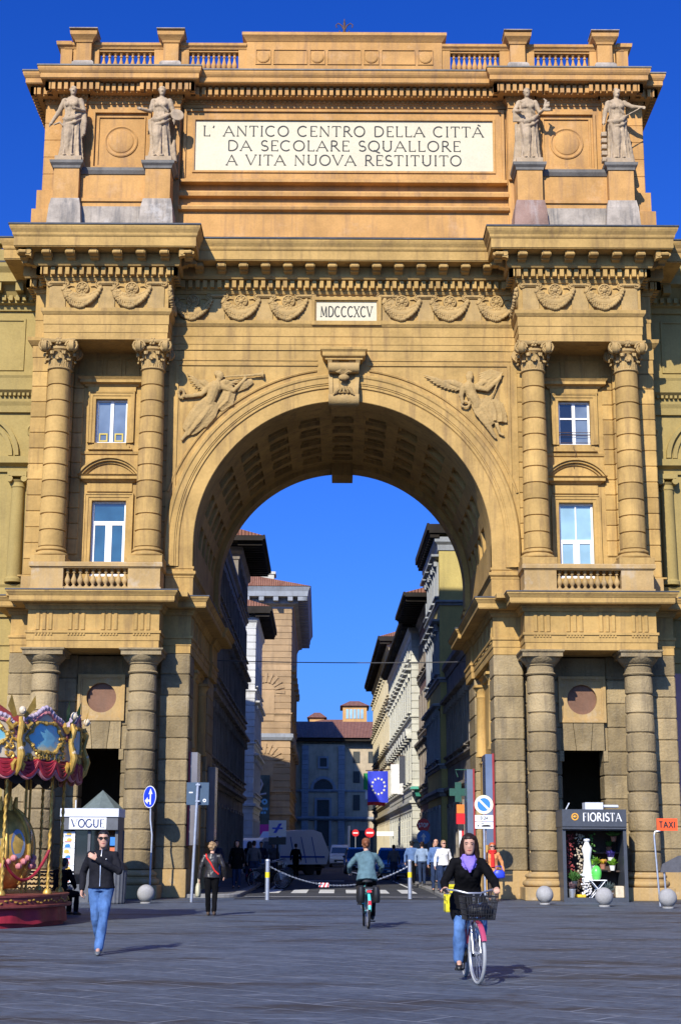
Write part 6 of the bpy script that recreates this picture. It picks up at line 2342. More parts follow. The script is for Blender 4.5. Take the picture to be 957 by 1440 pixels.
# --- woman in orange coat, red scarf and blue bag
P = pose(elR=(-.25, -.02, 1.14), haR=(-.20, -.14, .95), elL=(.29, .03, 1.14), haL=(.33, .0, .88), knL=(.10, -.08, .5), anL=(.10, -.12, .09))
t, P, (hp_, rt, fw, up) = figure('red haired woman in orange coat and red scarf walking by the right pier', (5.02, 50.6, 0), 0, P, ORANGECL, BROWNCL, BROWNCL, HAIR_O, 'curly', glasses=True, coat=.30, vox=.014, scale=1.0)
mb = MB()
for i in range(2):
    mb.tube([P['neck'] + Vector((.10 * math.cos(a), .10 * math.sin(a) - .01, -.03 + i * .04)) for a in [2 * PI * k / 16 for k in range(17)]], .04, 8)
mb.tube([P['neck'] + Vector((-.01, -.12, -.04)), P['chest'] + Vector((-.01, -.165, 0)), P['waist'] + Vector((-.01, -.16, 0)), P['pelvis'] + Vector((-.01, -.17, .06))], [.05, .055, .06, .06], 8, sq=.5)
bag_part(t, 'scarf', mb, REDCL)
mb = MB()
mb.loft([ring(Vector((0, 0, z)), Vector((1, 0, 0)), Vector((0, 1, 0)), .19 * k, .08 * k, 16) for z, k in ((0, .7), (.04, 1), (.18, .95), (.24, .6))])
mb.tube([(-.12, 0, .2), (-.08, 0, .36), (.08, 0, .36), (.12, 0, .2)], .012, 6)
o = mb.build('handbag', mat_plain('blue_leather', (.03, .06, .55), rough=.4), smooth=True, angle=60)
o.location = (5.20, 50.36, .74); o.scale = (U,) * 3
tag(o, 'bright blue handbag carried by the woman in the orange coat', 'bag')

# --- pedestrians by the right-hand pavement
P = pose(elR=(-.27, .05, 1.14), haR=(-.30, -.02, .88), face=(.3, -1, 0))
figure('woman in white jacket on the right pavement beside the road', (3.74, 55.6, .11), R(10), P, WHITECL, DJEANS, BLACKLTH, HAIR_BL, 'short', glasses=True, coat=.05, vox=.015)
figure('balding man in blue shirt walking behind the woman in white', (3.62, 58.0, .11), R(-10), pose(), BLUECL, DJEANS, BLACKLTH, HAIR_B, 'bald', girl=False, vox=.015, scale=1.03)
walk = pose(knR=(-.09, -.1, .52), anR=(-.09, -.15, .09), knL=(.09, .02, .5), anL=(.09, .2, .14), elR=(-.26, .08, 1.14), elL=(.26, -.06, 1.14))
p1, _, _ = figure('man in light blue shirt seen from behind in the shade of the right pavement', (3.55, 66.5, .11), PI, walk, cloth('pale_blue_shirt', (.22, .30, .44)), DJEANS, BLACKLTH, HAIR_D, 'short', girl=False, vox=.017, detail=False)
p2, _, _ = figure('man in darker blue shirt at the shaded kerb edge', (3.15, 67.6, .11), PI, walk, BLUECL, BLACKCL, BLACKLTH, HAIR_B, 'short', girl=False, vox=.017, detail=False, scale=1.02)
# --- dark pedestrians in the shade on the left pavement
p3, _, _ = figure('man in dark jacket and blue jeans facing the camera beside the shaded left pier', (-4.95, 60.5, .11), R(8), pose(elR=(-.25, -.08, 1.15), haR=(-.1, -.22, 1.2)), NAVYCL, JEANS, BLACKLTH, HAIR_B, 'short', girl=False, vox=.017, detail=False)
p4, _, _ = figure('woman in long dark coat facing the camera beside the man in blue jeans', (-4.15, 61.0, .11), 0, pose(), BLACKCL, DJEANS, BLACKLTH, HAIR_B, 'long', vox=.017, detail=False, coat=.25)
p5, _, _ = figure('person in dark grey jacket walking away behind the parked bicycles', (-3.75, 66.0, .11), PI, walk, GREYCL, DJEANS, BLACKLTH, HAIR_D, 'short', girl=False, vox=.018, detail=False)
p6, _, _ = figure('lone man in black on the shaded road by the white truck', (-2.62, 90.0, 0.01), PI, walk, BLACKCL, BLACKCL, BLACKLTH, HAIR_B, 'short', girl=False, vox=.02, detail=False, scale=1.03)
for (src, loc, rz, lab) in ((p5, (-4.6, 68.5, .11), .2, 'person in dark grey jacket facing the camera on the left pavement'), (p4, (-4.3, 72, .11), PI, 'woman in long dark coat walking away far along the left pavement'),
                            (p3, (-3.9, 75, .11), 0, 'man in dark jacket and blue jeans far back on the left pavement'), (p5, (2.75, 78.6, .0), PI, 'person in dark grey jacket stepping past the blue car'),
                            (p4, (4.45, 72.5, .11), .3, 'woman in long dark coat on the right pavement behind the blue shirts'), (p6, (4.3, 80.0, .11), PI, 'man in black walking away along the right pavement'), (p5, (-3.55, 80.5, .11), .4, 'person in dark grey jacket near the front of the white truck')):
    copy_tree(src, loc, rz, lab, 'pedestrians in the shaded street')
# --- person sitting with the back to the camera by the kiosk
P = pose(pelvis=(0, .1, .50), waist=(0, .12, .63), chest=(0, .06, .86), neck=(0, .03, 1.02), head=(0, -.03, 1.15), shR=(-.2, .04, .97), shL=(.2, .04, .97), elR=(-.27, -.05, .72), haR=(-.12, -.28, .62), elL=(.27, -.05, .72), haL=(.12, -.28, .62),
         hiR=(-.1, .05, .48), knR=(-.1, -.38, .48), anR=(-.1, -.36, .09), hiL=(.1, .05, .48), knL=(.1, -.38, .48), anL=(.1, -.36, .09))
figure('person in black sitting on the bench end by the magazine kiosk', (-7.02, 38.6, 0), R(150), P, BLACKCL, BLACKCL, BLACKLTH, HAIR_B, 'short', vox=.015, coat=.08, detail=False, scale=1.02)

# ------------------------------------------------------------------ the four statues on the attic
def statue(x, label, arms, lean, head_turn, extra, seed):
    rnd = random.Random(seed)
    mb = MB()
    V = Vector
    def folds(rings_in, n, amp, ph=0.0, seg=64):
        rings = []
        m = len(rings_in)
        for i, (cx, cy, z, rx, ry) in enumerate(rings_in):
            f = amp * (1 - i / (m - 1)) ** .7
            ring_ = []
            for k in range(seg):
                a = 2 * PI * k / seg
                q = 1 + f * math.sin(a * n + ph + i * .35) + f * .6 * math.sin(a * (n * 2 + 1) + ph * 2 - i * .5)
                ring_.append((cx + rx * q * math.cos(a), cy + ry * q * math.sin(a), z))
            rings.append(ring_)
        mb.loft(rings)
    folds([(0, 0, .02, .40, .34), (0, 0, .35, .37, .31), (lean * .5, 0, .8, .345, .28), (lean, -.02, 1.2, .34, .27), (lean, 0, 1.55, .335, .26), (lean * .6, 0, 1.85, .27, .21)], 9, .22, seed)
    # advanced knee
    limb(mb, [(lean - .12, -.05, 1.55), (-.10 + lean, -.26, .95), (-.08, -.16, .12)], [.22, .18, .13])
    folds([(lean * .6, 0, 1.75, .30, .23), (lean * .5, 0, 1.95, .27, .20), (lean * .3, -.03, 2.25, .31, .23), (lean * .2, 0, 2.45, .33, .20), (0, 0, 2.60, .20, .14)], 7, .08, seed + 1)
    for e in (-1, 1): mb.ball((lean * .3 + e * .14, -.19, 2.24), .115, 10, 8)
    # overskirt swag across the hips and the hem of the mantle
    mb.tube([(lean - .34, .05, 1.75), (lean - .15, -.28, 1.55), (lean + .12, -.30, 1.62), (lean + .36, .0, 1.95)], [.07, .10, .10, .06], 8)
    mb.tube([(lean - .30, .05, 1.6), (lean - .1, -.29, 1.35), (lean + .15, -.29, 1.45), (lean + .36, .0, 1.75)], [.05, .07, .07, .05], 8)
    mb.tube([(-.26, -.12, 2.5), (.0, -.24, 2.2), (.28, -.12, 1.95)], [.05, .065, .05], 8)
    limb(mb, [(0, 0, 2.55), (head_turn * .02, -.02, 2.74)], [.11, .095])
    hc = V((head_turn * .04, -.04, 2.86))
    mb.ball(hc, .15, 14, 10, (.82, .95, 1.15))
    mb.ball(hc + V((head_turn * .05, -.15, -.03)), .03, 6, 5)
    mb.ball(hc + V((0, -.06, -.12)), .08, 8, 6)
    for q in range(40):   # curled hair and diadem
        a = rnd.uniform(0, 2 * PI); b = rnd.uniform(.0, 1.35)
        v = V((math.cos(a) * math.sin(b), math.sin(a) * math.sin(b), math.cos(b)))
        if v.y < -.65 and v.z < .5: continue
        mb.ball(hc + V((v.x * .135, v.y * .15 + .02, v.z * .165 + .03)), .042, 6, 5)
    for side, (el, ha) in zip((-1, 1), arms):
        sh = V((side * .30 + lean * .2, 0, 2.47))
        limb(mb, [sh, el, ha], [.12, .095, .065])
        d = (V(ha) - V(el)).normalized()
        mb.ball(V(ha) + d * .07, .075, 8, 6, (1, 1, .8))
        for q in range(4):
            o = V((.0, 0, (q - 1.5) * .035))
            mb.tube([V(ha) + d * .08 + o, V(ha) + d * .15 + o - V((0, .02, .01)), V(ha) + d * .19 + o - V((0, .05, .03))], [.02, .018, .012], 6)
    for e in (-1, 1): mb.ball((e * .14, -.34, .05), .10, 8, 6, (.8, 1.4, .6))
    extra(mb)
    b = remesh(mb, .021, 1, lambda co, n: .010 * noise.noise(co * 9))
    root = thing('statue', label, 'statue', (x, 51.86, 26.82), 0, 'statues on the attic pedestals', local=True)
    b.build('figure', MARBLE, root, smooth=True, angle=180)
    p = MB(); p.block(-.50, .50, -.42, .42, 0, .24, .01)
    p.build('plinth', MARBLE, root, smooth=True, angle=30)
    root['local'] = True
    for o in root.children:
        if o.name.startswith('figure'): o.location.z = .22
    return root

def ex1(mb):
    for k, (xx, zz) in enumerate(((.36, .95), (.42, 1.0), (.47, 1.08))):
        mb.tube([(xx - .02, .05, 2.2), (xx + .04, .0, 1.6), (xx, .02, zz)], [.06, .08, .07], 8)
    mb.tube([(-.66, -.12, 1.42), (-.42, -.16, 1.5), (-.26, -.2, 1.32)], [.04, .05, .03], 6)
statue(-10.36, 'draped stone woman with one arm lowered sideways, leftmost statue at the sky edge', [((-.50, -.02, 2.0), (-.74, -.10, 1.52)), ((.46, -.05, 2.02), (.20, -.28, 2.0))], .02, .3, ex1, 1)
def ex2(mb):
    mb.M = Matrix.Translation((.62, -.12, 1.85)) @ Matrix.Rotation(R(80), 4, 'X') @ Matrix.Rotation(R(15), 4, 'Y')
    mb.lathe([(.001, -.03), (.25, -.03), (.265, 0), (.25, .03), (.001, .03)], 0, 0, 22, cap=False)
    mb.M = None
    mb.tube([(.5, .1, .0), (.48, .08, .6), (.52, .05, .9)], [.16, .10, .05], 8)
    mb.tube([(-.45, -.02, 1.7), (-.40, 0, 1.3), (-.36, 0, 1.05)], [.06, .08, .04], 8)
statue(-6.96, 'draped stone woman holding a round palette, beside the tablet', [((-.42, -.05, 2.02), (-.72, -.24, 2.02)), ((.46, .0, 2.02), (.50, -.10, 1.66))], -.02, .2, ex2, 2)
def ex3(mb):
    mb.tube([(.62, -.22, 2.2), (.70, -.22, 2.45), (.60, -.2, 2.55)], [.05, .06, .03], 6)
    mb.tube([(.62, -.22, 2.2), (.82, -.2, 2.40)], [.05, .04], 6)
    mb.box(.62, .86, -.26, -.18, 2.02, 2.16)
    mb.tube([(-.44, .08, .0), (-.40, .05, .9), (-.42, .02, 1.6)], [.16, .10, .07], 8)
    for k in range(5): mb.tube([(-.5 + k * .06, -.1, 2.05), (-.52 + k * .07, -.05, 1.65)], [.06, .05], 6)
statue(6.98, 'draped stone woman raising a small object sideways, standing on the bare brick pedestal', [((-.50, -.06, 2.08), (-.30, -.30, 1.98)), ((.48, -.06, 2.02), (.68, -.22, 2.16))], .03, -.1, ex3, 3)
def ex4(mb):
    mb.tube([(.30, -.24, 1.82), (.86, -.22, 2.16)], .025, 6)
    mb.tube([(.50, .12, .02), (.44, .08, .7), (.40, .05, 1.3)], [.18, .12, .06], 8)
    mb.ball((.02, .0, 3.07), .07, 8, 6)
    for k in range(5): mb.M = None; mb.box(-.62, -.42, -.12, .12, .02 + k * .26, .20 + k * .26)
statue(10.38, 'draped stone woman stretching out an arm with a rod, rightmost statue', [((-.44, -.02, 2.06), (-.52, -.14, 1.62)), ((.58, -.08, 2.28), (.88, -.2, 2.20))], .02, .6, ex4, 4)

# ------------------------------------------------------------------ piazza furniture
SPHERE = mat_wall('bollard_stone', (.36, .35, .33), var=.15, block=0, streak=.2, grain=24, bump=.4, blotch=2)
GALV = mat_plain('galvanised_steel', (.42, .45, .50), rough=.42, metal=.6, var=.12)
SIGNBLUE = mat_plain('sign_blue', (.015, .05, .62), rough=.35, var=.03)
SIGNRED = mat_plain('sign_red', (.60, .02, .025), rough=.35, var=.05)
SIGNBACK = mat_plain('sign_back_grey', (.055, .095, .145), rough=.5, var=.08)
SIGNORANGE = mat_plain('sign_orange', (.85, .10, .02), rough=.45, var=.04)
SIGNCREAM = mat_plain('sign_cream', (.82, .76, .50), rough=.4, var=.03)
SIGNLBLUE = mat_plain('sign_mid_blue', (.05, .22, .60), rough=.35, var=.03)
DGREEN = mat_plain('dark_green_paint', (.02, .085, .065), rough=.45, var=.15)

for (px, py, lab) in ((-6.02, 47.3, 'stone ball bollard in front of the left pier beside the walking man'), (6.36, 47.9, 'stone ball bollard in front of the inner column of the right pier'), (7.92, 46.2, 'stone ball bollard in front of the flower stall'), (9.62, 45.2, 'stone ball bollard under the orange taxi sign')):
    mb = MB()
    mb.lathe([(.001, -.02), (.16, -.02), (.17, .03), (.14, .05), (.10, .05)], 0, 0, 20, cap=False)
    mb.ball((0, 0, .30), .27, 32, 20)
    o = mb.build('ball_bollard', SPHERE, smooth=True, angle=60)
    o.location = (px, py, 0)
    tag(o, lab, 'bollard', 'stone ball bollards along the piazza edge')

# posts with the chain
YTAPE = mat_plain('yellow_band', (.75, .60, .02), rough=.5)
ends = []
for (px, py, lab) in ((-2.45, 51.0, 'steel post with yellow band at the left end of the sagging chain'), (2.36, 52.4, 'steel post with yellow band at the right end of the sagging chain')):
    mb = MB()
    mb.tube([(0, 0, 0), (0, 0, 1.24)], .072, 14)
    mb.lathe([(.072, 1.24), (.085, 1.25), (.085, 1.29), (.06, 1.32), (.001, 1.33)], 0, 0, 14, cap=False)
    root = thing('chain_post', lab, 'post', (px, py, 0), 0, 'posts of the street chain', local=True)
    mb.build('post', GALV, root, smooth=True, angle=40)
    mb = MB(); mb.lathe([(.07, .72), (.076, .72), (.076, .90), (.07, .90)], 0, 0, 14, cap=False)
    mb.build('yellow_band', YTAPE, root, smooth=True)
    ends.append(Vector((px, py, 1.12)))
mb = MB()
n = 84
def chain_pt(u):
    p = ends[0].lerp(ends[1], u)
    p.z -= .78 * (1 - (2 * u - 1) ** 2) ** 1.0 * .85
    return p
for i in range(n):
    a, b = chain_pt(i / n), chain_pt((i + 1) / n)
    d = (b - a).normalized(); up = Vector((0, 0, 1)) if i % 2 else Vector((0, 1, 0))
    sd = d.cross(up).normalized() * .016
    c = (a + b) / 2; h = d * (b - a).length * .62
    loop = [c - h * .7 - sd, c + h * .7 - sd, c + h, c + h * .7 + sd, c - h * .7 + sd, c - h, c - h * .7 - sd]
    mb.tube(loop, .009, 5)
tag(mb.build('chain', GALV, smooth=True), 'steel chain sagging across the street between two posts', 'chain')
c = chain_pt(.39)
mb = MB(); mb.box(-.17, .17, -.008, .008, -.08, .06)
root = thing('warning_plate', 'small red and white striped plate hanging on the chain', 'sign', (c.x, c.y - .01, c.z), 0, local=True)
mb.build('plate', WHITE, root)
mb = MB()
for k in range(3):
    x0 = -.17 + k * .13
    mb.prism([(max(-.17, x0), -.08), (x0 + .06, -.08), (min(.17, x0 + .12), .06), (x0 + .06, .06)], 'y', -.011, -.0085)
mb.build('stripes', SIGNRED, root)

def disc(mb, c, r, y0, y1, n=28, r_in=0.0):
    M0 = mb.M
    mb.M = (M0 if M0 is not None else Matrix()) @ Matrix.Translation((c[0], y1, c[1])) @ Matrix.Rotation(R(90), 4, 'X')
    h = y1 - y0
    if r_in: mb.lathe([(r_in, 0), (r, 0), (r, h), (r_in, h)], 0, 0, n, cap=False)
    else: mb.lathe([(.0005, 0), (r, 0), (r, h), (.0005, h)], 0, 0, n, cap=False)
    mb.M = M0

# blue direction sign on its bent pole
root = thing('direction_sign', 'round blue arrow sign on a bent pole beside the left column', 'sign', (-6.45, 51.2, .0), R(-48), local=True)
mb = MB(); mb.tube([(.10, 0, 0), (.12, 0, 1.2), (.14, 0, 2.1), (.02, .0, 2.6), (0, 0, 3.6)], .032, 10)
mb.build('pole', GALV, root, smooth=True)
mb = MB(); disc(mb, (0, 3.36), .37, -.05, -.035)
mb.build('rim', WHITE, root, smooth=True, angle=40)
mb = MB(); disc(mb, (0, 3.36), .345, -.0525, -.0505)
mb.build('face', SIGNBLUE, root, smooth=True, angle=40)
mb = MB()
mb.prism([(.02, 3.10), (.09, 3.10), (.09, 3.45), (.17, 3.45), (.055, 3.64), (-.06, 3.45), (.02, 3.45)], 'y', -.056, -.053)
mb.prism([(.019, 3.20), (.019, 3.27), (-.10, 3.27), (-.10, 3.35), (-.27, 3.235), (-.10, 3.12), (-.10, 3.20)], 'y', -.056, -.053)
mb.build('arrows', WHITE, root)

# back of a rectangular sign
root = thing('road_sign', 'grey back of a rectangular road sign on a tall pale pole', 'sign', (-4.62, 48.6, 0), R(4), local=True)
mb = MB(); mb.tube([(-.12, 0, 0), (-.08, 0, 1.3), (0, 0, 3.72)], .05, 10)
mb.build('pole', GALV, root, smooth=True)
mb = MB(); mb.block(-.36, .36, .055, .08, 3.02, 3.74, .01)
mb.build('plate', SIGNBACK, root)
mb = MB()
for z in (3.12, 3.64):
    mb.box(-.07, .07, -.06, .056, z, z + .05)
mb.build('bracket', GALV, root)
mb = MB()
mb.box(-.28, -.16, .052, .0545, 3.40, 3.44)
disc(mb, (.22, 3.17), .055, .052, .0545, 18, .025)
mb.build('sticker', WHITE, root)

# no parking sign with two plates
root = thing('parking_sign', 'no-parking disc above two white plates by the right pier', 'sign', (4.72, 50.2, 0), 0, local=True)
mb = MB(); mb.tube([(0, 0, 0), (0, 0, 3.42)], .04, 10)
mb.build('pole', GALV, root, smooth=True)
mb = MB(); disc(mb, (0, 3.12), .31, -.06, -.045)
mb.build('rim', SIGNCREAM, root, smooth=True, angle=40)
mb = MB(); disc(mb, (0, 3.12), .215, -.0625, -.0605)
mb.build('face', SIGNLBLUE, root, smooth=True, angle=40)
mb = MB(); mb.M = Matrix.Translation((0, 0, 3.12)) @ Matrix.Rotation(R(45), 4, 'Y')
mb.box(-.235, .235, -.066, -.063, -.035, .035)
mb.build('bar', SIGNCREAM, root)
for z0, z1 in ((2.58, 2.78), (2.34, 2.56)):
    mb = MB(); mb.box(-.30, .30, -.055, -.045, z0, z1)
    pl = mb.build('plate', WHITE, root)
    mb = MB()
    if z0 > 2.5: lettering(mb, '0-24', 0, z0 + .06, .09, -.055, d=.004, thick=.2, thin=.15, serif=0, width=.24)
    else:
        mb.box(-.22, -.18, -.059, -.055, z0 + .07, z0 + .12)
        mb.prism([(-.10, z0 + .15), (.0, z0 + .15), (.0, z0 + .17), (-.10, z0 + .17)], 'y', -.059, -.055)
        mb.prism([(-.08, z0 + .06), (.2, z0 + .06), (.22, z0 + .10), (.12, z0 + .13), (-.02, z0 + .12), (-.08, z0 + .10)], 'y', -.059, -.055)
    sub(pl, 'marking', mb, LETTER)

# taxi sign
root = thing('taxi_sign', 'orange TAXI sign on a thin pole at the right edge', 'sign', (10.05, 46.9, 0), 0, local=True)
mb = MB(); mb.tube([(-.30, 0, 0), (-.40, 0, 2.1), (-.38, 0, 2.22), (-.2, 0, 2.26)], .03, 8)
mb.build('pole', GALV, root, smooth=True)
mb = MB(); mb.box(-.31, .33, -.03, .03, 2.26, 2.63)
mb.build('panel', SIGNORANGE, root)
mb = MB(); lettering(mb, 'TAXI', .01, 2.35, .18, -.03, d=.006, thick=.2, thin=.2, serif=0, width=.50)
mb.build('lettering', LETTER, root)
mb = MB()
mb.tube([(10.10, 47.6, 0), (10.06, 47.6, 1.0)], .03, 8)
tt = thing('notice_board', 'dark tilted notice board on a short post below the taxi sign', 'sign', (10.1, 47.6, 0))
mb.build('post', GALV, tt, smooth=True)
mb = MB(); mb.prism([(9.92, 1.0), (11.2, 1.0), (11.2, 1.6), (10.5, 1.5), (10.0, 1.25)], 'y', 47.5, 47.56)
mb.build('board', GREYCL, tt)

# poster cases hung at the jambs: red edge, glazed face
POSTER = mat_glass('poster_glass', (.22, .20, .20), rough=.2, dark=.7)
POSTER_B = mat_glass('poster_glass_blue', (.16, .20, .30), rough=.1, dark=.7)
REDPAINT = mat_plain('red_case_paint', (.30, .03, .035), rough=.4, var=.1)
for (s, y, z0, z1, lab, g) in ((-1, 53.1, 1.75, 5.0, 'red framed poster case on the left jamb nearest the piazza', POSTER), (-1, 60.9, 1.9, 4.9, 'pale framed poster case deeper inside the left jamb', POSTER), (1, 53.1, 1.8, 4.98, 'red framed poster case on the right jamb above the orange coat', POSTER_B), (1, 60.9, 1.9, 4.85, 'red framed poster case deeper inside the right jamb', POSTER_B)):
    root = thing('poster_case', lab, 'poster case', (s * 5.38, y, z0), 0, 'poster cases on the arch jambs')
    mb = MB()
    x0, x1, xr = s * 5.39, s * 5.08, s * 5.32
    mb.box(x0, xr, y - .02, y + 1.2, z0, z1)
    mb.build('frame', REDPAINT if (s, y) != (-1, 60.9) else GREYSTONE, root)
    mb = MB(); mb.box(xr, x1, y + .01, y + 1.18, z0 + .02, z1 - .02)
    mb.build('poster', g, root)

# pharmacy cross and its red lantern sign, street lamp, far road signs
root = thing('pharmacy_cross', 'dark green cross sign projecting from the right wall', 'sign', (5.0, 62.6, 3.9))
mb = MB()
c = (4.85, 3.98)
mb.box(c[0] - .13, c[0] + .13, 62.5, 62.7, c[1] - .4, c[1] + .4)
mb.box(c[0] - .36, c[0] - .131, 62.51, 62.69, c[1] - .15, c[1] + .15); mb.box(c[0] + .131, c[0] + .36, 62.51, 62.69, c[1] - .15, c[1] + .15)
mb.tube([(4.85, 62.6, 4.6), (4.75, 62.6, 4.9), (5.3, 62.6, 4.9)], .025, 6)
mb.build('cross', DGREEN, root)
AMBER = mat_plain('amber_lens', (.75, .22, .04), rough=.3)
root = thing('traffic_light', 'red and amber box on a red and white post under the green cross', 'traffic light', (4.62, 58.6, 0))
mb = MB()
mb.box(4.45, 4.78, 58.5, 58.75, 2.62, 3.02)
mb.build('lantern', SIGNRED, root)
mb = MB(); mb.box(4.47, 4.76, 58.49, 58.74, 3.03, 3.36); mb.build('amber_lantern', AMBER, root)
mb = MB(); mb.box(4.50, 4.74, 58.52, 58.74, 2.42, 2.61); mb.build('socket', BLKPLASTIC, root)
mb = MB(); mb.box(4.66, 4.74, 58.6, 58.68, .1, 2.42); mb.build('red_post', SIGNRED, root)
mb = MB(); mb.box(4.56, 4.655, 58.6, 58.68, .1, 2.42); mb.build('white_post', WHITE, root)

root = thing('street_lamp', 'green lantern on a wall bracket beside the pale quoined house', 'street lamp', (5.2, 98, 5.0))
mb = MB(); mb.tube([(5.2, 98, 5.2), (5.2, 98.9, 5.0)], .04, 6); mb.tube([(5.2, 98, 4.3), (5.2, 98, 5.2)], .03, 6)
mb.build('bracket', IRON, root)
mb = MB()
mb.loft([[(5.2 - a, 98 - a, z), (5.2 + a, 98 - a, z), (5.2 + a, 98 + a, z), (5.2 - a, 98 + a, z)] for a, z in ((.30, 5.0), (.42, 5.35), (.7, 5.45), (.62, 5.62))])
mb.build('lantern', mat_plain('lamp_green', (.05, .28, .20), rough=.35), root)

def road_disc(label, x, y, z, r, kind, group=None):
    root = thing('road_sign', label, 'sign', (x, y, 0), 0, group, local=True)
    mb = MB(); mb.tube([(0, .04, 0), (0, .04, z + r)], .035, 8)
    mb.build('pole', GALV, root, smooth=True)
    mb = MB(); disc(mb, (0, z), r, -.02, -.005, 8 if kind == 'stop' else 24)
    mb.build('disc', SIGNRED if kind in ('stop', 'no') else SIGNLBLUE, root, smooth=True, angle=40)
    mb = MB()
    if kind == 'no': mb.box(-r * .7, r * .7, -.026, -.021, z - r * .16, z + r * .16)
    elif kind == 'stop': lettering(mb, 'STOP', 0, z - r * .28, r * .56, -.02, d=.006, thick=.2, thin=.2, serif=0, width=r * 1.4)
    else: mb.prism([(-r * .15, z - r * .6), (r * .15, z - r * .6), (r * .15, z), (r * .4, z), (0, z + r * .6), (-r * .4, z), (-r * .15, z)], 'y', -.026, -.021)
    mb.build('mark', WHITE, root)
road_disc('red stop sign with white letters above a blue disc on the right pavement', 4.36, 80, 2.90, .36, 'stop')
road_disc('round blue disc directly below the red stop sign', 4.365, 79.9, 2.28, .36, 'blue')
road_disc('larger red no-entry sign standing beside the white street-name board far down the street', 2.35, 120, 2.9, .38, 'no', 'no-entry signs')
road_disc('smaller red no-entry sign left of the larger one far down the street', 1.25, 122, 2.9, .28, 'no', 'no-entry signs')
mb = MB(); mb.box(3.0, 5.2, 124, 124.06, 2.7, 3.05)
tag(mb.build('street_name_board', WHITE), 'long white board beside the far no-entry sign', 'sign')
mb = MB(); mb.tube([(.7, 118, 0), (.7, 118, 3.4)], .09, 8)
tag(mb.build('sign_post', WHITE), 'white post just left of the no-entry signs far down the street', 'post')

# flags
EU = mat_plain('flag_blue', (.03, .05, .55), rough=.7, var=.12, scale=3)
FGREEN = mat_plain('flag_green', (.02, .30, .09), rough=.7)
FGREY = mat_plain('flag_charcoal', (.045, .05, .065), rough=.7, var=.2)
def flag_mb(x0, x1, z0, z1, y, amp=.06, d=.012, ph=0.0):
    mb = MB()
    rings = []
    n = 14
    for i in range(n + 1):
        u = i / n
        xx = x0 + (x1 - x0) * u
        yy = y + amp * math.sin(u * 7 + ph)
        rings.append([(xx, yy, z0 + .03 * math.sin(u * 5)), (xx, yy, z1), (xx, yy + d, z1), (xx, yy + d, z0 + .03 * math.sin(u * 5))])
    mb.loft(rings)
    return mb
root = thing('flag', 'blue flag with a ring of pale stars hung over the street', 'flag', (2.7, 110, 7.3), 0, 'flags over the street')
flag_mb(2.0, 3.48, 4.98, 7.2, 110).build('cloth', EU, root, smooth=True)
mb = MB()
for k in range(12):
    a = 2 * PI * k / 12
    cx, cz = 2.78 + .47 * math.cos(a), 6.12 + .56 * math.sin(a)
    yy = 110 + .06 * math.sin((cx - 2.0) / 1.48 * 7) - .014
    mb.prism([(cx + (.11 if q % 2 == 0 else .046) * math.sin(q * PI / 5), cz + (.11 if q % 2 == 0 else .046) * math.cos(q * PI / 5)) for q in range(10)], 'y', yy - .004, yy + .01)
mb.build('stars', SIGNCREAM, root)
mb = MB(); mb.tube([(1.85, 110, 7.24), (3.6, 110.3, 7.35), (4.8, 110.6, 6.9)], .035, 6); mb.build('pole', IRON, root)
root = thing('flag', 'green white and red flag half hidden behind the starred blue flag', 'flag', (2.3, 111, 7.2), 0, 'flags over the street')
flag_mb(1.72, 2.08, 5.9, 7.1, 111, ph=1).build('cloth', FGREEN, root, smooth=True)
flag_mb(1.85, 2.3, 5.2, 6.0, 111.1, ph=2).build('white_stripe', WHITE, root, smooth=True)
flag_mb(2.0, 3.3, 4.76, 5.05, 110.7, ph=2).build('red_stripe', SIGNRED, root, smooth=True)
root = thing('flag', 'charcoal flag hung beside the green lamp', 'flag', (4.7, 106, 8.2), 0, 'flags over the street')
flag_mb(4.15, 5.1, 6.15, 8.05, 106, ph=1.4).build('cloth', FGREY, root, smooth=True)
mb = MB(); mb.tube([(3.95, 106, 8.14), (4.9, 106.1, 8.0), (5.3, 106.3, 7.2)], .035, 6); mb.build('pole', IRON, root)
root = thing('flag', 'white flag hung between the charcoal flag and the starred flag', 'flag', (4.0, 108, 7.7), 0, 'flags over the street')
flag_mb(3.62, 4.5, 5.5, 7.6, 108, ph=.4).build('cloth', WHITECL, root, smooth=True)
mb = MB(); mb.tube([(3.5, 108, 7.7), (4.8, 108.3, 7.4)], .035, 6); mb.build('pole', IRON, root)

# overhead wire
mb = MB()
pts = [(-6.2 + 12.6 * i / 20, 63.5, 9.55 - .10 * (1 - (i / 10 - 1) ** 2)) for i in range(21)]
mb.tube(pts, .022, 5)
tag(mb.build('overhead_wire', GUTTER), 'thin dark wire strung across the street behind the arch', 'wire')

# exhibition banner on the brown palace
root = thing('banner', 'dark exhibition banner with a magenta strip on the brown palace front', 'banner', (-6.4, 135.7, 3))
mb = MB(); mb.M = ST
bx, by = -7.4, 135.72
BAN = mat_plain('banner_print', (.035, .055, .05), rough=.6, var=.9, scale=.8)
mb.box(bx, bx + 2.0, by, by + .06, 2.9, 8.1)
mb.build('cloth', BAN, root)
mb = MB(); mb.M = ST
mb.box(bx, bx + 2.0, by - .01, by - .002, 2.9, 3.75)
mb.build('strip', mat_plain('magenta_print', (.40, .03, .28), rough=.6), root)
mb = MB(); mb.M = ST
mb.tube([(bx + .85, by - .02, 7.5), (bx + 1.15, by - .02, 7.7), (bx + 1.35, by - .02, 7.3), (bx + 1.15, by - .02, 6.8), (bx + .7, by - .02, 6.3), (bx + 1.7, by - .02, 6.45)], .10, 6, sq=None)
mb.build('figure', mat_plain('print_grey', (.32, .32, .36), rough=.6), root)
mb = MB(); mb.M = ST
disc(mb, (bx + 1.55, 5.75), .26, by - .012, by - .004, 20, .1)
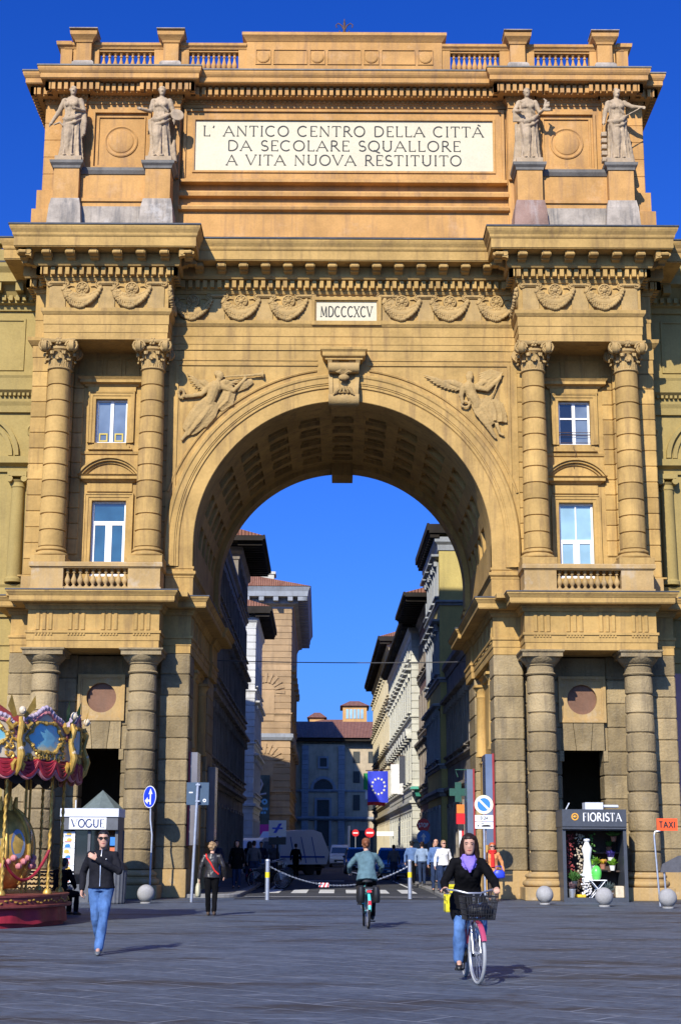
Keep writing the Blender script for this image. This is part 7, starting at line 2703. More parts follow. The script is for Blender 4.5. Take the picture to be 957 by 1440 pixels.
for k in range(7): mb.box(bx + .15 + k * .25, bx + .34 + k * .25, by - .012, by - .003, 5.0, 5.22)
for k in range(5): mb.box(bx + .5 + k * .25, bx + .68 + k * .25, by - .012, by - .003, 4.68, 4.88)
mb.build('lettering', mat_plain('print_blue', (.12, .36, .55), rough=.6), root)

# ------------------------------------------------------------------ carousel
GOLD = mat_plain('gilt_paint', (.55, .34, .07), rough=.38, metal=.35, var=.35, scale=6)
CREAM = mat_plain('cream_paint', (.62, .52, .36), rough=.45, var=.2, scale=5)
CRIMSON = mat_plain('crimson_paint', (.30, .018, .03), rough=.5, var=.3, scale=4)
PINKP = mat_plain('pink_paint', (.55, .20, .20), rough=.5, var=.2)
LILAC = mat_plain('lilac_bead', (.42, .34, .40), rough=.4)
LEAFG = mat_plain('leaf_green_paint', (.06, .22, .05), rough=.45, var=.3)
WOODRED = mat_plain('red_floor_paint', (.22, .05, .04), rough=.55, var=.35, scale=5)

def mat_scene():
    """little painted landscape: sky, lagoon, far shore"""
    m, nt, b = nodes_of('painted_scene')
    g = nt.nodes.new('ShaderNodeNewGeometry').outputs['Position']
    sx = nt.nodes.new('ShaderNodeSeparateXYZ'); nt.links.new(g, sx.inputs[0])
    n = noise_n(nt, pos_vec(nt), 2.6, 5, .6)
    h = mathn(nt, 'ADD', sx.outputs['Z'], mathn(nt, 'MULTIPLY', n, .5))
    c = mixc(nt, ramp(nt, h, 4.02, 4.10), (.60, .58, .36), (.22, .55, .62))
    c = mixc(nt, ramp(nt, h, 4.35, 4.6), c, (.24, .62, .80))
    c = mixc(nt, ramp(nt, h, 3.75, 3.95), (.62, .52, .28), c)
    c = mixc(nt, ramp(nt, noise_n(nt, pos_vec(nt), 5, 3), .58, .66), c, (.45, .50, .45))
    nt.links.new(c, b.inputs['Base Color'])
    b.inputs['Roughness'].default_value = .35
    return m
SCENEP = mat_scene()
CC = Vector((-9.24, 34.5, 0))
KR = .64
OFF = R(-15)
def cp(r, a, z): return (CC.x + KR * r * math.cos(a), CC.y + KR * r * math.sin(a), z)
def kr(prof): return [(r * KR, z) for r, z in prof]
car = thing('carousel', 'ornate carousel with gilded crown, painted panels and a red skirted platform', 'carousel', (CC.x, CC.y, 0))
A0, A1 = R(-200), R(60)
NSEG = 12
mb = MB()
mb.lathe(kr([(.001, 0), (4.62, 0), (4.62, .22), (4.66, .26)]), CC.x, CC.y, 96, cap=False)
base = mb.build('platform_skirt', CRIMSON, car, smooth=True, angle=40)
mb = MB()
rings = []
for i in range(193):     # pleated hem of the skirt
    a = 2 * PI * i / 192
    q = .05 * math.sin(i * PI / 4)
    low = .06 + .05 * abs(math.sin(i * PI / 16))
    rings.append([cp(4.66 + q * .4, a, .42), cp(4.72 + q, a, low), cp(4.70 + q, a, low), cp(4.62, a, .42)])
mb.loft(rings, cap=False)
sub(base, 'skirt_cloth', mb, CRIMSON, smooth=True)
mb = MB()
mb.lathe(kr([(.001, .40), (4.85, .40), (4.88, .42), (4.88, .46), (4.74, .47), (4.74, .62), (4.78, .63), (4.78, .67), (.001, .68)]), CC.x, CC.y, 96, cap=False)
pl = mb.build('platform', WOODRED, car, smooth=True, angle=30)
mb = MB()     # painted flourishes round the rim
rnd = random.Random(3)
for i in range(150):
    a = 2 * PI * i / 150
    z = .545 + .03 * math.sin(i * 1.3)
    mb.tube([cp(4.755, a, z), cp(4.765, a + .012, z + .03 * rnd.uniform(-1, 1)), cp(4.755, a + .026, z)], [.012, .02, .008], 5)
sub(pl, 'rim_flourish', mb, GOLD)
for k in range(NSEG):
    a = 2 * PI * k / NSEG + OFF
    if math.sin(a) > .72: continue
    if math.cos(a) < -.2: continue
    mb = MB()
    # twisted brass pole
    rings = []
    p0, p1 = Vector(cp(4.45, a, .68)), Vector(cp(4.45, a, 3.3))
    for i in range(64):
        t_ = i / 63
        c = p0.lerp(p1, t_)
        ring_ = []
        for q in range(10):
            b_ = 2 * PI * q / 10
            rr = .033 * (1 + .28 * math.cos(2 * (b_ - t_ * 46)))
            ring_.append(c + Vector((rr * math.cos(b_), rr * math.sin(b_), 0)))
        rings.append(ring_)
    mb.loft(rings)
    mb.lathe([(.10, .68), (.10, .72), (.06, .78)], p0.x, p0.y, 12, cap=False)
    mb.build('pole', GOLD, car, smooth=True)
    for (ra, da) in ((3.3, .12), (2.5, .3)):
        mb = MB()
        mb.tube([cp(ra, a + da, .68), cp(ra, a + da, 3.3)], .03, 8)
        mb.build('pole', GOLD, car, smooth=True)
# red rope between the poles
for k in (-1, 0):
    a = 2 * PI * k / NSEG + OFF
    b_ = 2 * PI * (k + 1) / NSEG + OFF
    if k == 0: continue
    mb = MB()
    p, q = Vector(cp(4.45, a, 1.45)), Vector(cp(4.45, b_, 1.62))
    mb.tube([p.lerp(q, i / 14) - Vector((0, 0, .55 * (1 - (2 * i / 14 - 1) ** 2))) for i in range(15)], .035, 8)
    mb.build('rope', CRIMSON, car, smooth=True)
# ceiling and scalloped inner valance
mb = MB()
mb.lathe(kr([(.3, 3.34), (4.7, 3.30), (4.7, 3.36), (.3, 3.40)]), CC.x, CC.y, 72, cap=False)
mb.build('ceiling', WOODRED, car)
mb = MB()
rings = []
for i in range(241):
    a = 2 * PI * i / 240
    low = 3.20 - .17 * abs(math.sin(i * PI / 10))
    rings.append([cp(4.25, a, 3.36), cp(4.25, a, low), cp(4.22, a, low), cp(4.22, a, 3.36)])
mb.loft(rings, cap=False)
mb.build('inner_valance', BLKPLASTIC, car)
# centre drum
mb = MB()
mb.lathe(kr([(1.3, .68), (1.35, .75), (1.1, 1.0), (1.1, 3.0), (1.4, 3.3)]), CC.x, CC.y, 24, cap=False)
mb.build('centre_drum', GOLD, car, smooth=True, angle=30)
# roof cone
mb = MB()
mb.lathe(kr([(4.6, 4.2), (2.5, 4.7), (.5, 5.6), (.05, 6.2)]), CC.x, CC.y, 48, cap=False)
mb.build('roof', CRIMSON, car)
# crown: bay by bay
RC = 4.92
for k in range(NSEG):
    a0 = 2 * PI * k / NSEG + OFF
    am = a0 + PI / NSEG
    if math.sin(am) > .85 or math.cos(am) < -.35: continue
    n = 16
    aa = [a0 + (2 * PI / NSEG) * i / n for i in range(n + 1)]
    def top(i):
        u = i / n
        return 4.10 + .52 * math.sin(PI * u) ** .8 + .05 * math.sin(PI * u * 5)
    mb = MB()
    mb.loft([[cp(RC, a, 3.55), cp(RC, a, top(i)), cp(RC - .12, a, top(i)), cp(RC - .12, a, 3.55)] for i, a in enumerate(aa)])
    panel = mb.build('crown_panel', CREAM, car)
    # painting in a scalloped opening
    mb = MB()
    pts = []
    for q in range(36):
        th = 2 * PI * q / 36
        rr = 1 + .08 * math.cos(th * 6)
        u = .5 + .33 * rr * math.cos(th)
        z = 4.0 + .36 * rr * math.sin(th) * (1.0 if math.sin(th) > 0 else .85)
        pts.append((u, z))
    ctr = (.5, 4.0)
    outer_ = [cp(RC + .012, a0 + u * 2 * PI / NSEG, z) for u, z in pts]
    inner_ = [cp(RC + .012, a0 + (.5 + (u - .5) * .5) * 2 * PI / NSEG, 4.0 + (z - 4.0) * .5) for u, z in pts]
    mb.loft([outer_, inner_, [cp(RC + .012, am, 4.0)] * 36], cap=False)
    sub(panel, 'painting', mb, SCENEP)
    mb = MB()     # gilt scroll frame
    for q in range(36):
        u, z = pts[q]
        u2, z2 = pts[(q + 1) % 36]
        mb.tube([cp(RC + .02, a0 + u * 2 * PI / NSEG, z), cp(RC + .05, a0 + (u + u2) / 2 * 2 * PI / NSEG, (z + z2) / 2), cp(RC + .02, a0 + u2 * 2 * PI / NSEG, z2)], .032 + .018 * (q % 3 == 0), 6)
    rnd = random.Random(k)
    for q in range(22):
        u = rnd.uniform(.06, .94); z = rnd.choice((rnd.uniform(3.56, 3.66), rnd.uniform(3.6, 4.2)))
        if .2 < u < .8 and z > 3.68: u = .1 if u < .5 else .9
        p = Vector(cp(RC + .03, a0 + u * 2 * PI / NSEG, z))
        th0 = rnd.uniform(0, 6)
        tn = Vector((-math.sin(a0 + u * .52), math.cos(a0 + u * .52), 0))
        mb.tube([p + tn * (.09 * (1 - i / 8) * math.cos(th0 + i * .8)) + Vector((0, 0, .09 * (1 - i / 8) * math.sin(th0 + i * .8))) for i in range(8)], [.035 - .003 * i for i in range(8)], 5)
    sub(panel, 'gilt_scroll', mb, GOLD, smooth=True)
    mb = MB()     # beads along the crest
    for i in range(0, 2 * n + 1):
        u = i / 2 / n
        mb.ball(cp(RC - .04, a0 + u * 2 * PI / NSEG, top(u * n) + .01), .062 if i % 2 == 0 else .05, 8, 6)
    sub(panel, 'crest_bead', mb, LILAC, smooth=True)
    mb = MB()
    for i, a in enumerate(aa[:-1]):
        u = (i + .5) / n
        mb.tube([cp(RC, aa[i], top(i) - .10), cp(RC + .03, (aa[i] + aa[i + 1]) / 2, (top(i) + top(i + 1)) / 2 - .085), cp(RC, aa[i + 1], top(i + 1) - .10)], .035, 6)
    sub(panel, 'crest_band', mb, PINKP, smooth=True)
    # draped valance
    mb = MB()
    for q in range(3):
        u0, u1 = q / 3, (q + 1) / 3
        for lay in range(4):
            rr = []
            for i in range(11):
                u = u0 + (u1 - u0) * i / 10
                sag = .30 * (1 - (2 * i / 10 - 1) ** 2) * (lay + 1) / 4
                rr.append(Vector(cp(RC + .03 + .02 * lay, a0 + u * 2 * PI / NSEG, 3.52 - sag - .012 * lay)))
            mb.tube(rr, .055, 6)
    mb.loft([[cp(RC - .02, a, 3.56), cp(RC - .02, a, 3.24), cp(RC - .06, a, 3.24), cp(RC - .06, a, 3.56)] for a in aa])
    val = mb.build('valance', CRIMSON, car, smooth=True)
    mb = MB()
    for q in range(3):
        rr = []
        for i in range(13):
            u = (q + i / 12) / 3
            rr.append(Vector(cp(RC + .07, a0 + u * 2 * PI / NSEG, 3.34 - .20 * (1 - (2 * i / 12 - 1) ** 2))))
        mb.tube(rr, .045, 6)
    sub(val, 'valance_fringe', mb, PINKP, smooth=True)
    # bracket with a winged child's head on each joint
    mb = MB()
    o_ = Vector((math.cos(a0), math.sin(a0), 0))
    b0_ = Vector(cp(RC, a0, 0))
    def bp(out, z, side=0.0): 
        v = b0_ + o_ * out + Vector((-math.sin(a0), math.cos(a0), 0)) * side
        return (v.x, v.y, z)
    mb.tube([bp(.02, 3.2), bp(.14, 3.36), bp(.20, 3.62), bp(.10, 3.95), bp(.16, 4.25), bp(.10, 4.42)], [.04, .065, .085, .06, .07, .04], 8)
    for e in (-1, 1):
        mb.tube([bp(.06, 4.28, e * .06), bp(.10, 4.20, e * .20), bp(.08, 4.30, e * .30), bp(.06, 4.38, e * .24)], [.05, .06, .05, .03], 6)
        mb.tube([bp(.06, 3.5, e * .05), bp(.10, 3.40, e * .14), bp(.08, 3.28, e * .12)], [.05, .05, .03], 6)
    br_ = mb.build('bracket', GOLD, car, smooth=True)
    mb = MB()
    mb.ball(bp(.16, 4.56), .08, 12, 10, (1, 1, 1.15))
    mb.ball(bp(.24, 4.55), .02, 6, 5)
    mb.ball(bp(.17, 3.72), .075, 10, 8, (1, 1, 1.3))
    sub(br_, 'carved_head', mb, CREAM, smooth=True)
    mb = MB()
    for e in (-1, 1):
        mb.loft([[bp(.08 + .02 * i, 4.45 + .09 * i, e * (.08 + .045 * i)), bp(.10 + .02 * i, 4.50 + .10 * i, e * (.10 + .05 * i)), bp(.06 + .02 * i, 4.40 + .06 * i, e * (.16 + .05 * i))] for i in range(5)])
    sub(br_, 'wing', mb, LEAFG if k % 2 == 0 else GOLD, smooth=True)
    mb = MB()
    for q in range(5): mb.ball(bp(.18, 3.54 + .05 * q, (-.04 if q % 2 else .04)), .032, 6, 5)
    sub(br_, 'flower', mb, PINKP, smooth=True)
# gilded coach on the platform
mb = MB()
gx, gy = -7.65, 34.0
def coach_r(z): return .76 * math.sqrt(max(.05, 1 - ((z - 1.62) / .98) ** 2))
zs = [.78 + 1.75 * i / 16 for i in range(17)]
mb.lathe([(coach_r(z), z) for z in zs], gx, gy, 36)
co = mb.build('coach', GOLD, car, smooth=True, angle=60)
mb = MB()
for k in range(8):
    a = 2 * PI * k / 8 + R(-90)
    for th in range(1):
        pts = [(gx + (coach_r(1.75 + .32 * math.sin(q * PI / 8)) + .012) * math.cos(a + .24 * math.cos(q * PI / 8)), gy + (coach_r(1.75 + .32 * math.sin(q * PI / 8)) + .012) * math.sin(a + .24 * math.cos(q * PI / 8)), 1.75 + .32 * math.sin(q * PI / 8)) for q in range(16)]
        mb.add(pts, [tuple(range(16))])
sub(co, 'coach_window', mb, mat_plain('coach_mirror', (.30, .32, .34), rough=.15, metal=.5))
mb = MB()
for k in range(8):
    a = 2 * PI * k / 8 + R(-112)
    mb.tube([(gx + (coach_r(z) + .02) * math.cos(a), gy + (coach_r(z) + .02) * math.sin(a), z) for z in zs[1:]], .04, 6)
for k in range(9):
    a = 2 * PI * k / 9
    mb.tube([(gx + .30 * math.cos(a), gy + .30 * math.sin(a), 2.45), (gx + .34 * math.cos(a), gy + .34 * math.sin(a), 2.78)], [.07, .02], 6)
sub(co, 'coach_crown', mb, GOLD, smooth=True)
mb = MB()
for k in range(26):
    a = R(-150) + k * .17
    mb.ball((gx + (coach_r(1.35) + .03) * math.cos(a), gy + (coach_r(1.35) + .03) * math.sin(a), 1.36 + .1 * math.sin(k * 2.1)), .075, 7, 5)
sub(co, 'painted_flowers', mb, PINKP, smooth=True)
# iron fence panel and bench behind the carousel
root = thing('bench', 'black perforated metal bench half hidden behind the carousel platform', 'bench', (-7.9, 39.6, 0))
mb = MB()
for k in range(16):
    for j in range(4):
        mb.tube([(-8.7 + k * .105, 39.9, .62 + j * .11), (-8.7 + k * .105 + .05, 39.9, .67 + j * .11)], .02, 4)
        mb.tube([(-8.7 + k * .105 + .05, 39.9, .67 + j * .11), (-8.7 + k * .105 + .10, 39.9, .62 + j * .11)], .02, 4)
mb.tube([(-8.75, 39.9, 1.05), (-7.0, 39.9, 1.05)], .03, 6); mb.tube([(-8.75, 39.9, .58), (-7.0, 39.9, .58)], .03, 6)
mb.build('backrest', BLKPLASTIC, root)
mb = MB(); mb.block(-8.7, -6.75, 38.75, 39.75, .44, .50, .02)
mb.build('seat', BLKPLASTIC, root)
for xx in (-8.5, -7.1):
    mb = MB(); mb.tube([(xx, 38.85, 0), (xx, 38.9, .45)], .03, 6); mb.tube([(xx, 39.8, 0), (xx, 39.85, .6)], .03, 6); mb.tube([(xx, 38.9, .3), (xx, 39.8, .3)], .025, 6)
    mb.build('leg', BLKPLASTIC, root)

# ------------------------------------------------------------------ magazine kiosk
KGREY = mat_plain('kiosk_grey', (.10, .105, .115), rough=.5, var=.15)
KLIGHT = mat_plain('kiosk_pale_metal', (.60, .62, .65), rough=.45, var=.06)
root = thing('news_kiosk', 'grey magazine kiosk with a white fascia sign under the left bay', 'kiosk', (-7.9, 48.4, 0))
kx0, kx1, ky0, ky1 = -8.84, -7.0, 47.9, 49.1
mb = MB()
mb.box(kx0, kx1, ky0 - .25, ky1, 2.62, 2.88)
ro = mb.build('roof', KLIGHT, root)
mb = MB(); mb.tube([(-8.42, 48.0, 2.88), (-8.42, 48.0, 3.15)], .02, 6); mb.ball((-7.1, 47.66, 2.80), .02, 6, 5)
sub(ro, 'aerial', mb, KLIGHT)
mb = MB(); mb.box(kx0 + .02, kx1 - .02, ky0 - .2, ky1, 2.22, 2.618)
fa = mb.build('fascia', KGREY, root)
mb = MB(); mb.box(-8.55, -7.38, ky0 - .225, ky0 - .2, 2.235, 2.60)
sub(fa, 'sign_panel', mb, WHITE)
mb = MB(); lettering(mb, 'VOGUE', -7.965, 2.30, .24, ky0 - .225, d=.006, thick=.17, thin=.045, serif=.16, track=.10, width=1.04)
sub(fa, 'lettering', mb, mat_plain('letter_navy', (.03, .05, .14), rough=.5))
mb = MB()
for x in (kx0 + .03, kx1 - .12, -7.98): mb.box(x, x + .09, ky0 - .02, ky0 + .07, 0, 2.22)
mb.box(kx0 + .03, kx1 - .03, ky0 + .02, ky0 + .08, 0, .55)
mb.box(kx0 + .03, kx0 + .08, ky0, ky1, 0, 2.22); mb.box(kx1 - .08, kx1 - .03, ky0, ky1, 0, 2.22); mb.box(kx0, kx1, ky1 - .05, ky1, 0, 2.22)
mb.build('frame', KGREY, root)
mb = MB(); mb.box(-7.89, kx1 - .12, ky0 + .05, ky0 + .07, .55, 2.2); mb.box(-8.4, -8.0, ky0 + .05, ky0 + .07, .55, 2.2)
mb.build('window', GLASS_BLACK, root)
mb = MB()
cols = [WHITE, PINKP, mat_plain('print_yellow', (.65, .42, .08)), mat_plain('print_orange', (.60, .16, .06)), SIGNLBLUE, mat_plain('print_pink', (.55, .10, .30))]
rnd = random.Random(5)
for r_ in range(9):
    z = .60 + r_ * .175
    mb.mat = 0
    mb.box(-8.74, -8.38, ky0 - .03, ky0 + .0, z, z + .165)
    mb.mat = rnd.randint(1, 5)
    mb.ball((-8.58 + rnd.uniform(-.05, .05), ky0 - .028, z + .08), .075, 10, 8, (1.2, .12, .9))
    mb.mat = rnd.randint(1, 5)
    mb.box(-8.70, -8.50, ky0 - .036, ky0 - .031, z + .02, z + .05)
mb.build('magazine_rack', cols, root, smooth=True, angle=40)
mb = MB()
for r_ in range(3):
    mb.mat = (0, 3, 4)[r_]
    mb.box(-7.28, -7.10, ky0 + .03, ky0 + .045, 1.1 + r_ * .32, 1.36 + r_ * .32)
mb.build('poster', cols, root)
# parasol behind it, folded bin beside it
root = thing('parasol', 'grey green market parasol behind the magazine kiosk', 'parasol', (-8.25, 52.3, 0))
mb = MB()
n = 8
for k in range(n):
    a0, a1 = 2 * PI * k / n, 2 * PI * (k + 1) / n
    def pp(a, r, z): return (-8.25 + r * .64 * math.cos(a), 52.3 + r * .64 * math.sin(a), z)
    am = (a0 + a1) / 2
    mb.add([pp(a0, 1.25, 2.92), pp(am, 1.17, 2.90), pp(a1, 1.25, 2.92), (-8.25, 52.3, 3.62)], [(0, 1, 3), (1, 2, 3)])
    mb.add([pp(a0, 1.25, 2.92), pp(am, 1.17, 2.90), pp(a1, 1.25, 2.92), pp(a1, 1.25, 2.7), pp(am, 1.17, 2.68), pp(a0, 1.25, 2.7)], [(0, 1, 4, 5), (1, 2, 3, 4)])
mb.build('canopy', mat_plain('parasol_cloth', (.12, .15, .14), rough=.85, var=.12), root)
mb = MB(); mb.tube([(-8.25, 52.3, 0), (-8.25, 52.3, 3.6)], .035, 8); mb.build('pole', GREYCL, root)
root = thing('litter_bin', 'dark ribbed litter bin between the kiosk and the inner left column', 'bin', (-6.95, 47.0, 0), local=True)
mb = MB(); mb.lathe([(.30, 0), (.33, .04), (.36, .95), (.37, 1.0)], 0, 0, 36, mod=lambda r, z, a: r * (1 + .03 * math.cos(a * 18)))
mb.build('body', KGREY, root)
mb = MB(); mb.lathe([(.38, 1.0), (.38, 1.06), (.30, 1.2), (.16, 1.3), (.001, 1.33)], 0, 0, 24, cap=False)
mb.build('lid', BLKPLASTIC, root, smooth=True)

# ------------------------------------------------------------------ flower stall
SLATE = mat_plain('slate_paint', (.055, .062, .075), rough=.45, var=.12)
root = thing('flower_stall', 'dark framed flower stall with lettered fascia and lit window in the right bay', 'kiosk', (8.36, 50.4, 0))
fx0, fx1, fy0, fy1 = 7.30, 9.42, 50.25, 51.9
mb = MB()
mb.box(fx0, fx1, fy0 - .14, fy1, 2.42, 2.98)
fa = mb.build('fascia', SLATE, root)
root['label'] = 'dark framed flower stall with white lettered fascia between the right columns'
mb = MB(); lettering(mb, 'FIORISTA', 8.62, 2.60, .26, fy0 - .14, d=.008, thick=.14, thin=.05, serif=.15, track=.10, width=1.28)
sub(fa, 'lettering', mb, WHITE)
mb = MB(); disc(mb, (7.72, 2.74), .12, fy0 - .155, fy0 - .141, 24, .08); mb.ball((7.72, fy0 - .15, 2.74), .05, 8, 6, (1.2, .3, .8))
sub(fa, 'emblem', mb, mat_plain('emblem_gold', (.75, .36, .04), rough=.4), smooth=True, angle=40)
mb = MB()
mb.box(8.15, 8.75, 50.6, 51.2, 2.981, 3.22); mb.tube([(8.75, 50.8, 3.1), (9.3, 50.9, 3.1)], .05, 6); mb.tube([(7.5, 50.6, 2.98), (7.62, 50.6, 3.2)], .02, 5)
sub(fa, 'roof_unit', mb, KLIGHT)
mb = MB()
for x in (fx0, fx1 - .11): mb.box(x, x + .11, fy0 - .06, fy0 + .06, 0, 2.42)
mb.box(fx0 + .11, fx1 - .11, fy0 - .05, fy0 + .05, 0, .14); mb.box(fx0 + .11, fx1 - .11, fy0 - .05, fy0 + .05, 2.30, 2.42)
mb.box(fx0 + .02, fx0 + .07, fy0 + .06, fy1, 0, 2.42); mb.box(fx1 - .07, fx1 - .02, fy0 + .06, fy1, 0, 2.42)
mb.tube([(fx0, fy0 - .12, 2.36), (fx1, fy0 - .12, 2.36)], .035, 8)
mb.build('frame', SLATE, root)
mb = MB(); mb.box(fx0, fx1, fy1 - .05, fy1, 0, 2.42)
for z, x0 in ((1.55, 8.5), (.95, 8.55)): mb.box(x0, fx1 - .08, fy1 - .65, fy1 - .06, z, z + .05)
mb.box(fx0 + .08, fx1 - .08, fy0 + .06, fy1 - .06, .02, .12)
mb.build('shelf', mat_plain('stall_brown', (.07, .045, .035), rough=.7), root)

def tuft(mb, c, r, n, h=1.0, up=.6, lw=.03, seed=0):
    """spray of many small leaf blades"""
    rnd = random.Random(seed)
    for i in range(n):
        a = rnd.uniform(0, 2 * PI); b = rnd.uniform(0, 1)
        d = Vector((math.cos(a) * (1 - up * b), math.sin(a) * (1 - up * b), up + .4 * b)).normalized()
        L = r * rnd.uniform(.5, 1.0)
        p = Vector(c) + Vector((rnd.uniform(-.3, .3) * r, rnd.uniform(-.3, .3) * r, rnd.uniform(0, .3) * h * r))
        q = p + d * L
        s_ = d.cross(Vector((0, 0, 1))).normalized() * lw
        m_ = (p + q) / 2 + Vector((0, 0, .08 * L))
        mb.add([tuple(p), tuple(m_ + s_), tuple(q), tuple(m_ - s_)], [(0, 1, 2), (0, 2, 3)])
GREENS = [mat_plain('leaf_green', (.06, .16, .03), rough=.6, var=.4), mat_plain('leaf_bright', (.20, .42, .03), rough=.6, var=.3), mat_plain('leaf_grey', (.10, .14, .13), rough=.7, var=.3)]
DRYRED = mat_plain('dried_red', (.28, .05, .05), rough=.8, var=.4)
PURPLEF = mat_plain('violet_flower', (.10, .07, .35), rough=.7, var=.4)
YELF = mat_plain('yellow_flower', (.75, .50, .03), rough=.7, var=.3)
TERRA = mat_plain('terracotta', (.38, .16, .09), rough=.8, var=.2)
def potted(label, x, y, z, potm, leafm, r, n, group='goods on show in the flower stall', pot_h=.16, pr=.10, lw=.03, up=.6, seed=0):
    root = thing('potted_plant', label, 'plant', (x, y, z), 0, group, local=True)
    mb = MB(); mb.lathe([(pr * .75, 0), (pr, pot_h * .9), (pr * 1.08, pot_h * .92), (pr * 1.08, pot_h), (pr * .9, pot_h)], 0, 0, 16)
    mb.build('pot', potm, root, smooth=True, angle=40)
    mb = MB(); tuft(mb, (0, 0, pot_h), r, n, 1, up, lw, seed)
    mb.build('foliage', leafm, root)
FY = fy0 + .35
potted('feathery green plant in a dark pot low on the left of the flower stall', 7.72, FY, .50, SLATE, GREENS[0], .34, 130, seed=1, lw=.02)
potted('spiky blue grey plant in a white bowl at the stall floor', 8.78, FY - .1, .13, WHITE, GREENS[2], .36, 130, seed=2, pr=.2, lw=.022)
potted('bright lime green plant on the middle of the flower stall', 8.44, FY + .25, 1.0, WHITE, GREENS[1], .28, 130, seed=3, lw=.045)
potted('violet flowering plant on the upper right shelf of the stall', 9.05, FY + .6, 1.27, WHITE, PURPLEF, .24, 120, seed=4, lw=.035)
potted('yellow flowering plant in the middle of the stall', 8.72, FY + .3, 1.05, TERRA, YELF, .16, 80, seed=5, lw=.035)
potted('small plant on the top shelf of the stall beside baskets', 9.05, FY + .85, 1.61, TERRA, GREENS[0], .22, 90, seed=6)
potted('pink grey heather in a bucket at the stall floor left', 7.62, FY - .05, .13, GALV, mat_plain('heather', (.25, .15, .16), rough=.8), .22, 120, seed=7, pot_h=.28, pr=.13)
potted('trailing dark green plant hung at the top right of the stall', 9.10, FY + .2, 1.95, TERRA, GREENS[0], .26, 150, seed=8, up=.1)
potted('reddish leafy plant low in the middle of the stall', 8.05, FY + .5, .5, TERRA, DRYRED, .30, 140, seed=9, lw=.04)
potted('pale green leafy plant on the lower right shelf', 9.08, FY + .5, 1.0, WHITE, GREENS[1], .22, 110, seed=10, lw=.035)
for (x, m, lab, sd) in ((7.62, DRYRED, 'hanging strand of dried red chillies and berries in the stall', 1), (7.98, mat_plain('dried_cream', (.5, .42, .30), rough=.8, var=.3), 'hanging strand of pale dried flowers in the stall', 2), (8.32, GREENS[0], 'hanging green garland beside the white figure in the stall', 3)):
    mb = MB()
    rnd = random.Random(sd)
    for i in range(90):
        z = 2.2 - 1.35 * rnd.random()
        mb.ball((x + rnd.gauss(0, .07), FY + .2 + rnd.gauss(0, .05), z), rnd.uniform(.018, .04), 6, 5)
    tag(mb.build('dried_garland', m, smooth=True), lab, 'garland', 'goods on show in the flower stall')
mb = MB()
mb.lathe([(.13, .0), (.20, .02), (.17, .25), (.11, .75), (.15, .95), (.17, 1.10), (.09, 1.24), (.07, 1.30), (.12, 1.36), (.10, 1.42)], 8.17, FY + .05, 20)
o = mb.build('dress_form', WHITE, smooth=True); o.location.z = .62
tag(o, 'slender white dress-shaped form standing in the flower stall', 'ornament')
mb = MB()
for i in range(150):
    rnd = random
    mb.ball((8.12 + random.gauss(0, .09), FY - .02 + random.gauss(0, .05), .2 + .8 * random.random()), .03, 6, 5)
tag(mb.build('white_blossom', WHITECL, smooth=True), 'spray of small white blossoms below the white form in the stall', 'flowers')
mb = MB(); mb.ball((8.43, FY - .15, .92), .2, 20, 14, (.85, .85, 1.25))
tag(mb.build('egg_ornament', mat_plain('lime_gloss', (.12, .62, .10), rough=.3, coat=.3), smooth=True), 'glossy lime green egg ornament on the white folding table', 'ornament')
root = thing('folding_table', 'small white folding table under the green egg', 'table', (8.45, FY - .15, .13))
mb = MB(); mb.box(8.17, 8.73, FY - .38, FY + .08, .68, .71); mb.build('tabletop', WHITE, root)
for e in (-1, 1):
    mb = MB(); mb.tube([(8.45 - e * .24, FY - .34, .13), (8.45 + e * .24, FY - .34, .68)], .016, 6); mb.tube([(8.45 - e * .24, FY + .05, .13), (8.45 + e * .24, FY + .05, .68)], .016, 6)
    mb.build('leg', WHITE, root)
for (x, z, m, lab) in ((9.18, .13, CREAM, 'cream box at the right of the stall floor'), (7.92, .13, YELF, 'low yellow tray on the stall floor')):
    mb = MB(); mb.block(x - .14, x + .14, FY - .2, FY + .15, z, z + (.38 if x > 9 else .10), .02)
    tag(mb.build('box', m), lab, 'box', 'goods on show in the flower stall')
for k, (x, m) in enumerate(((8.75, ORANGECL), (8.62, BROWNCL))):
    mb = MB(); mb.lathe([(.001, 0), (.12, 0), (.16, .1), (.15, .11), (.1, .02)], x, FY + (.4 if k == 0 else .85), 16, cap=False)
    o = mb.build('basket', m, smooth=True); o.location.z = 1.24 if k == 0 else 1.61
    tag(o, ('orange bowl on the middle shelf of the stall', 'brown basket on the top shelf of the stall')[k], 'basket', 'goods on show in the flower stall')

# ------------------------------------------------------------------ vehicles
CARBLUE = mat_plain('car_paint_blue', (.04, .14, .36), rough=.25, coat=.6, var=.04)
CARDARK = mat_plain('car_paint_dark', (.02, .025, .035), rough=.25, coat=.6, var=.04)
CARWHITE = mat_plain('car_paint_white', (.72, .74, .76), rough=.3, coat=.5, var=.03)
LAMPGL = mat_plain('headlamp_glass', (.75, .78, .8), rough=.1, var=.05)
STRIPE = mat_plain('stripe_blue', (.02, .08, .40), rough=.4)

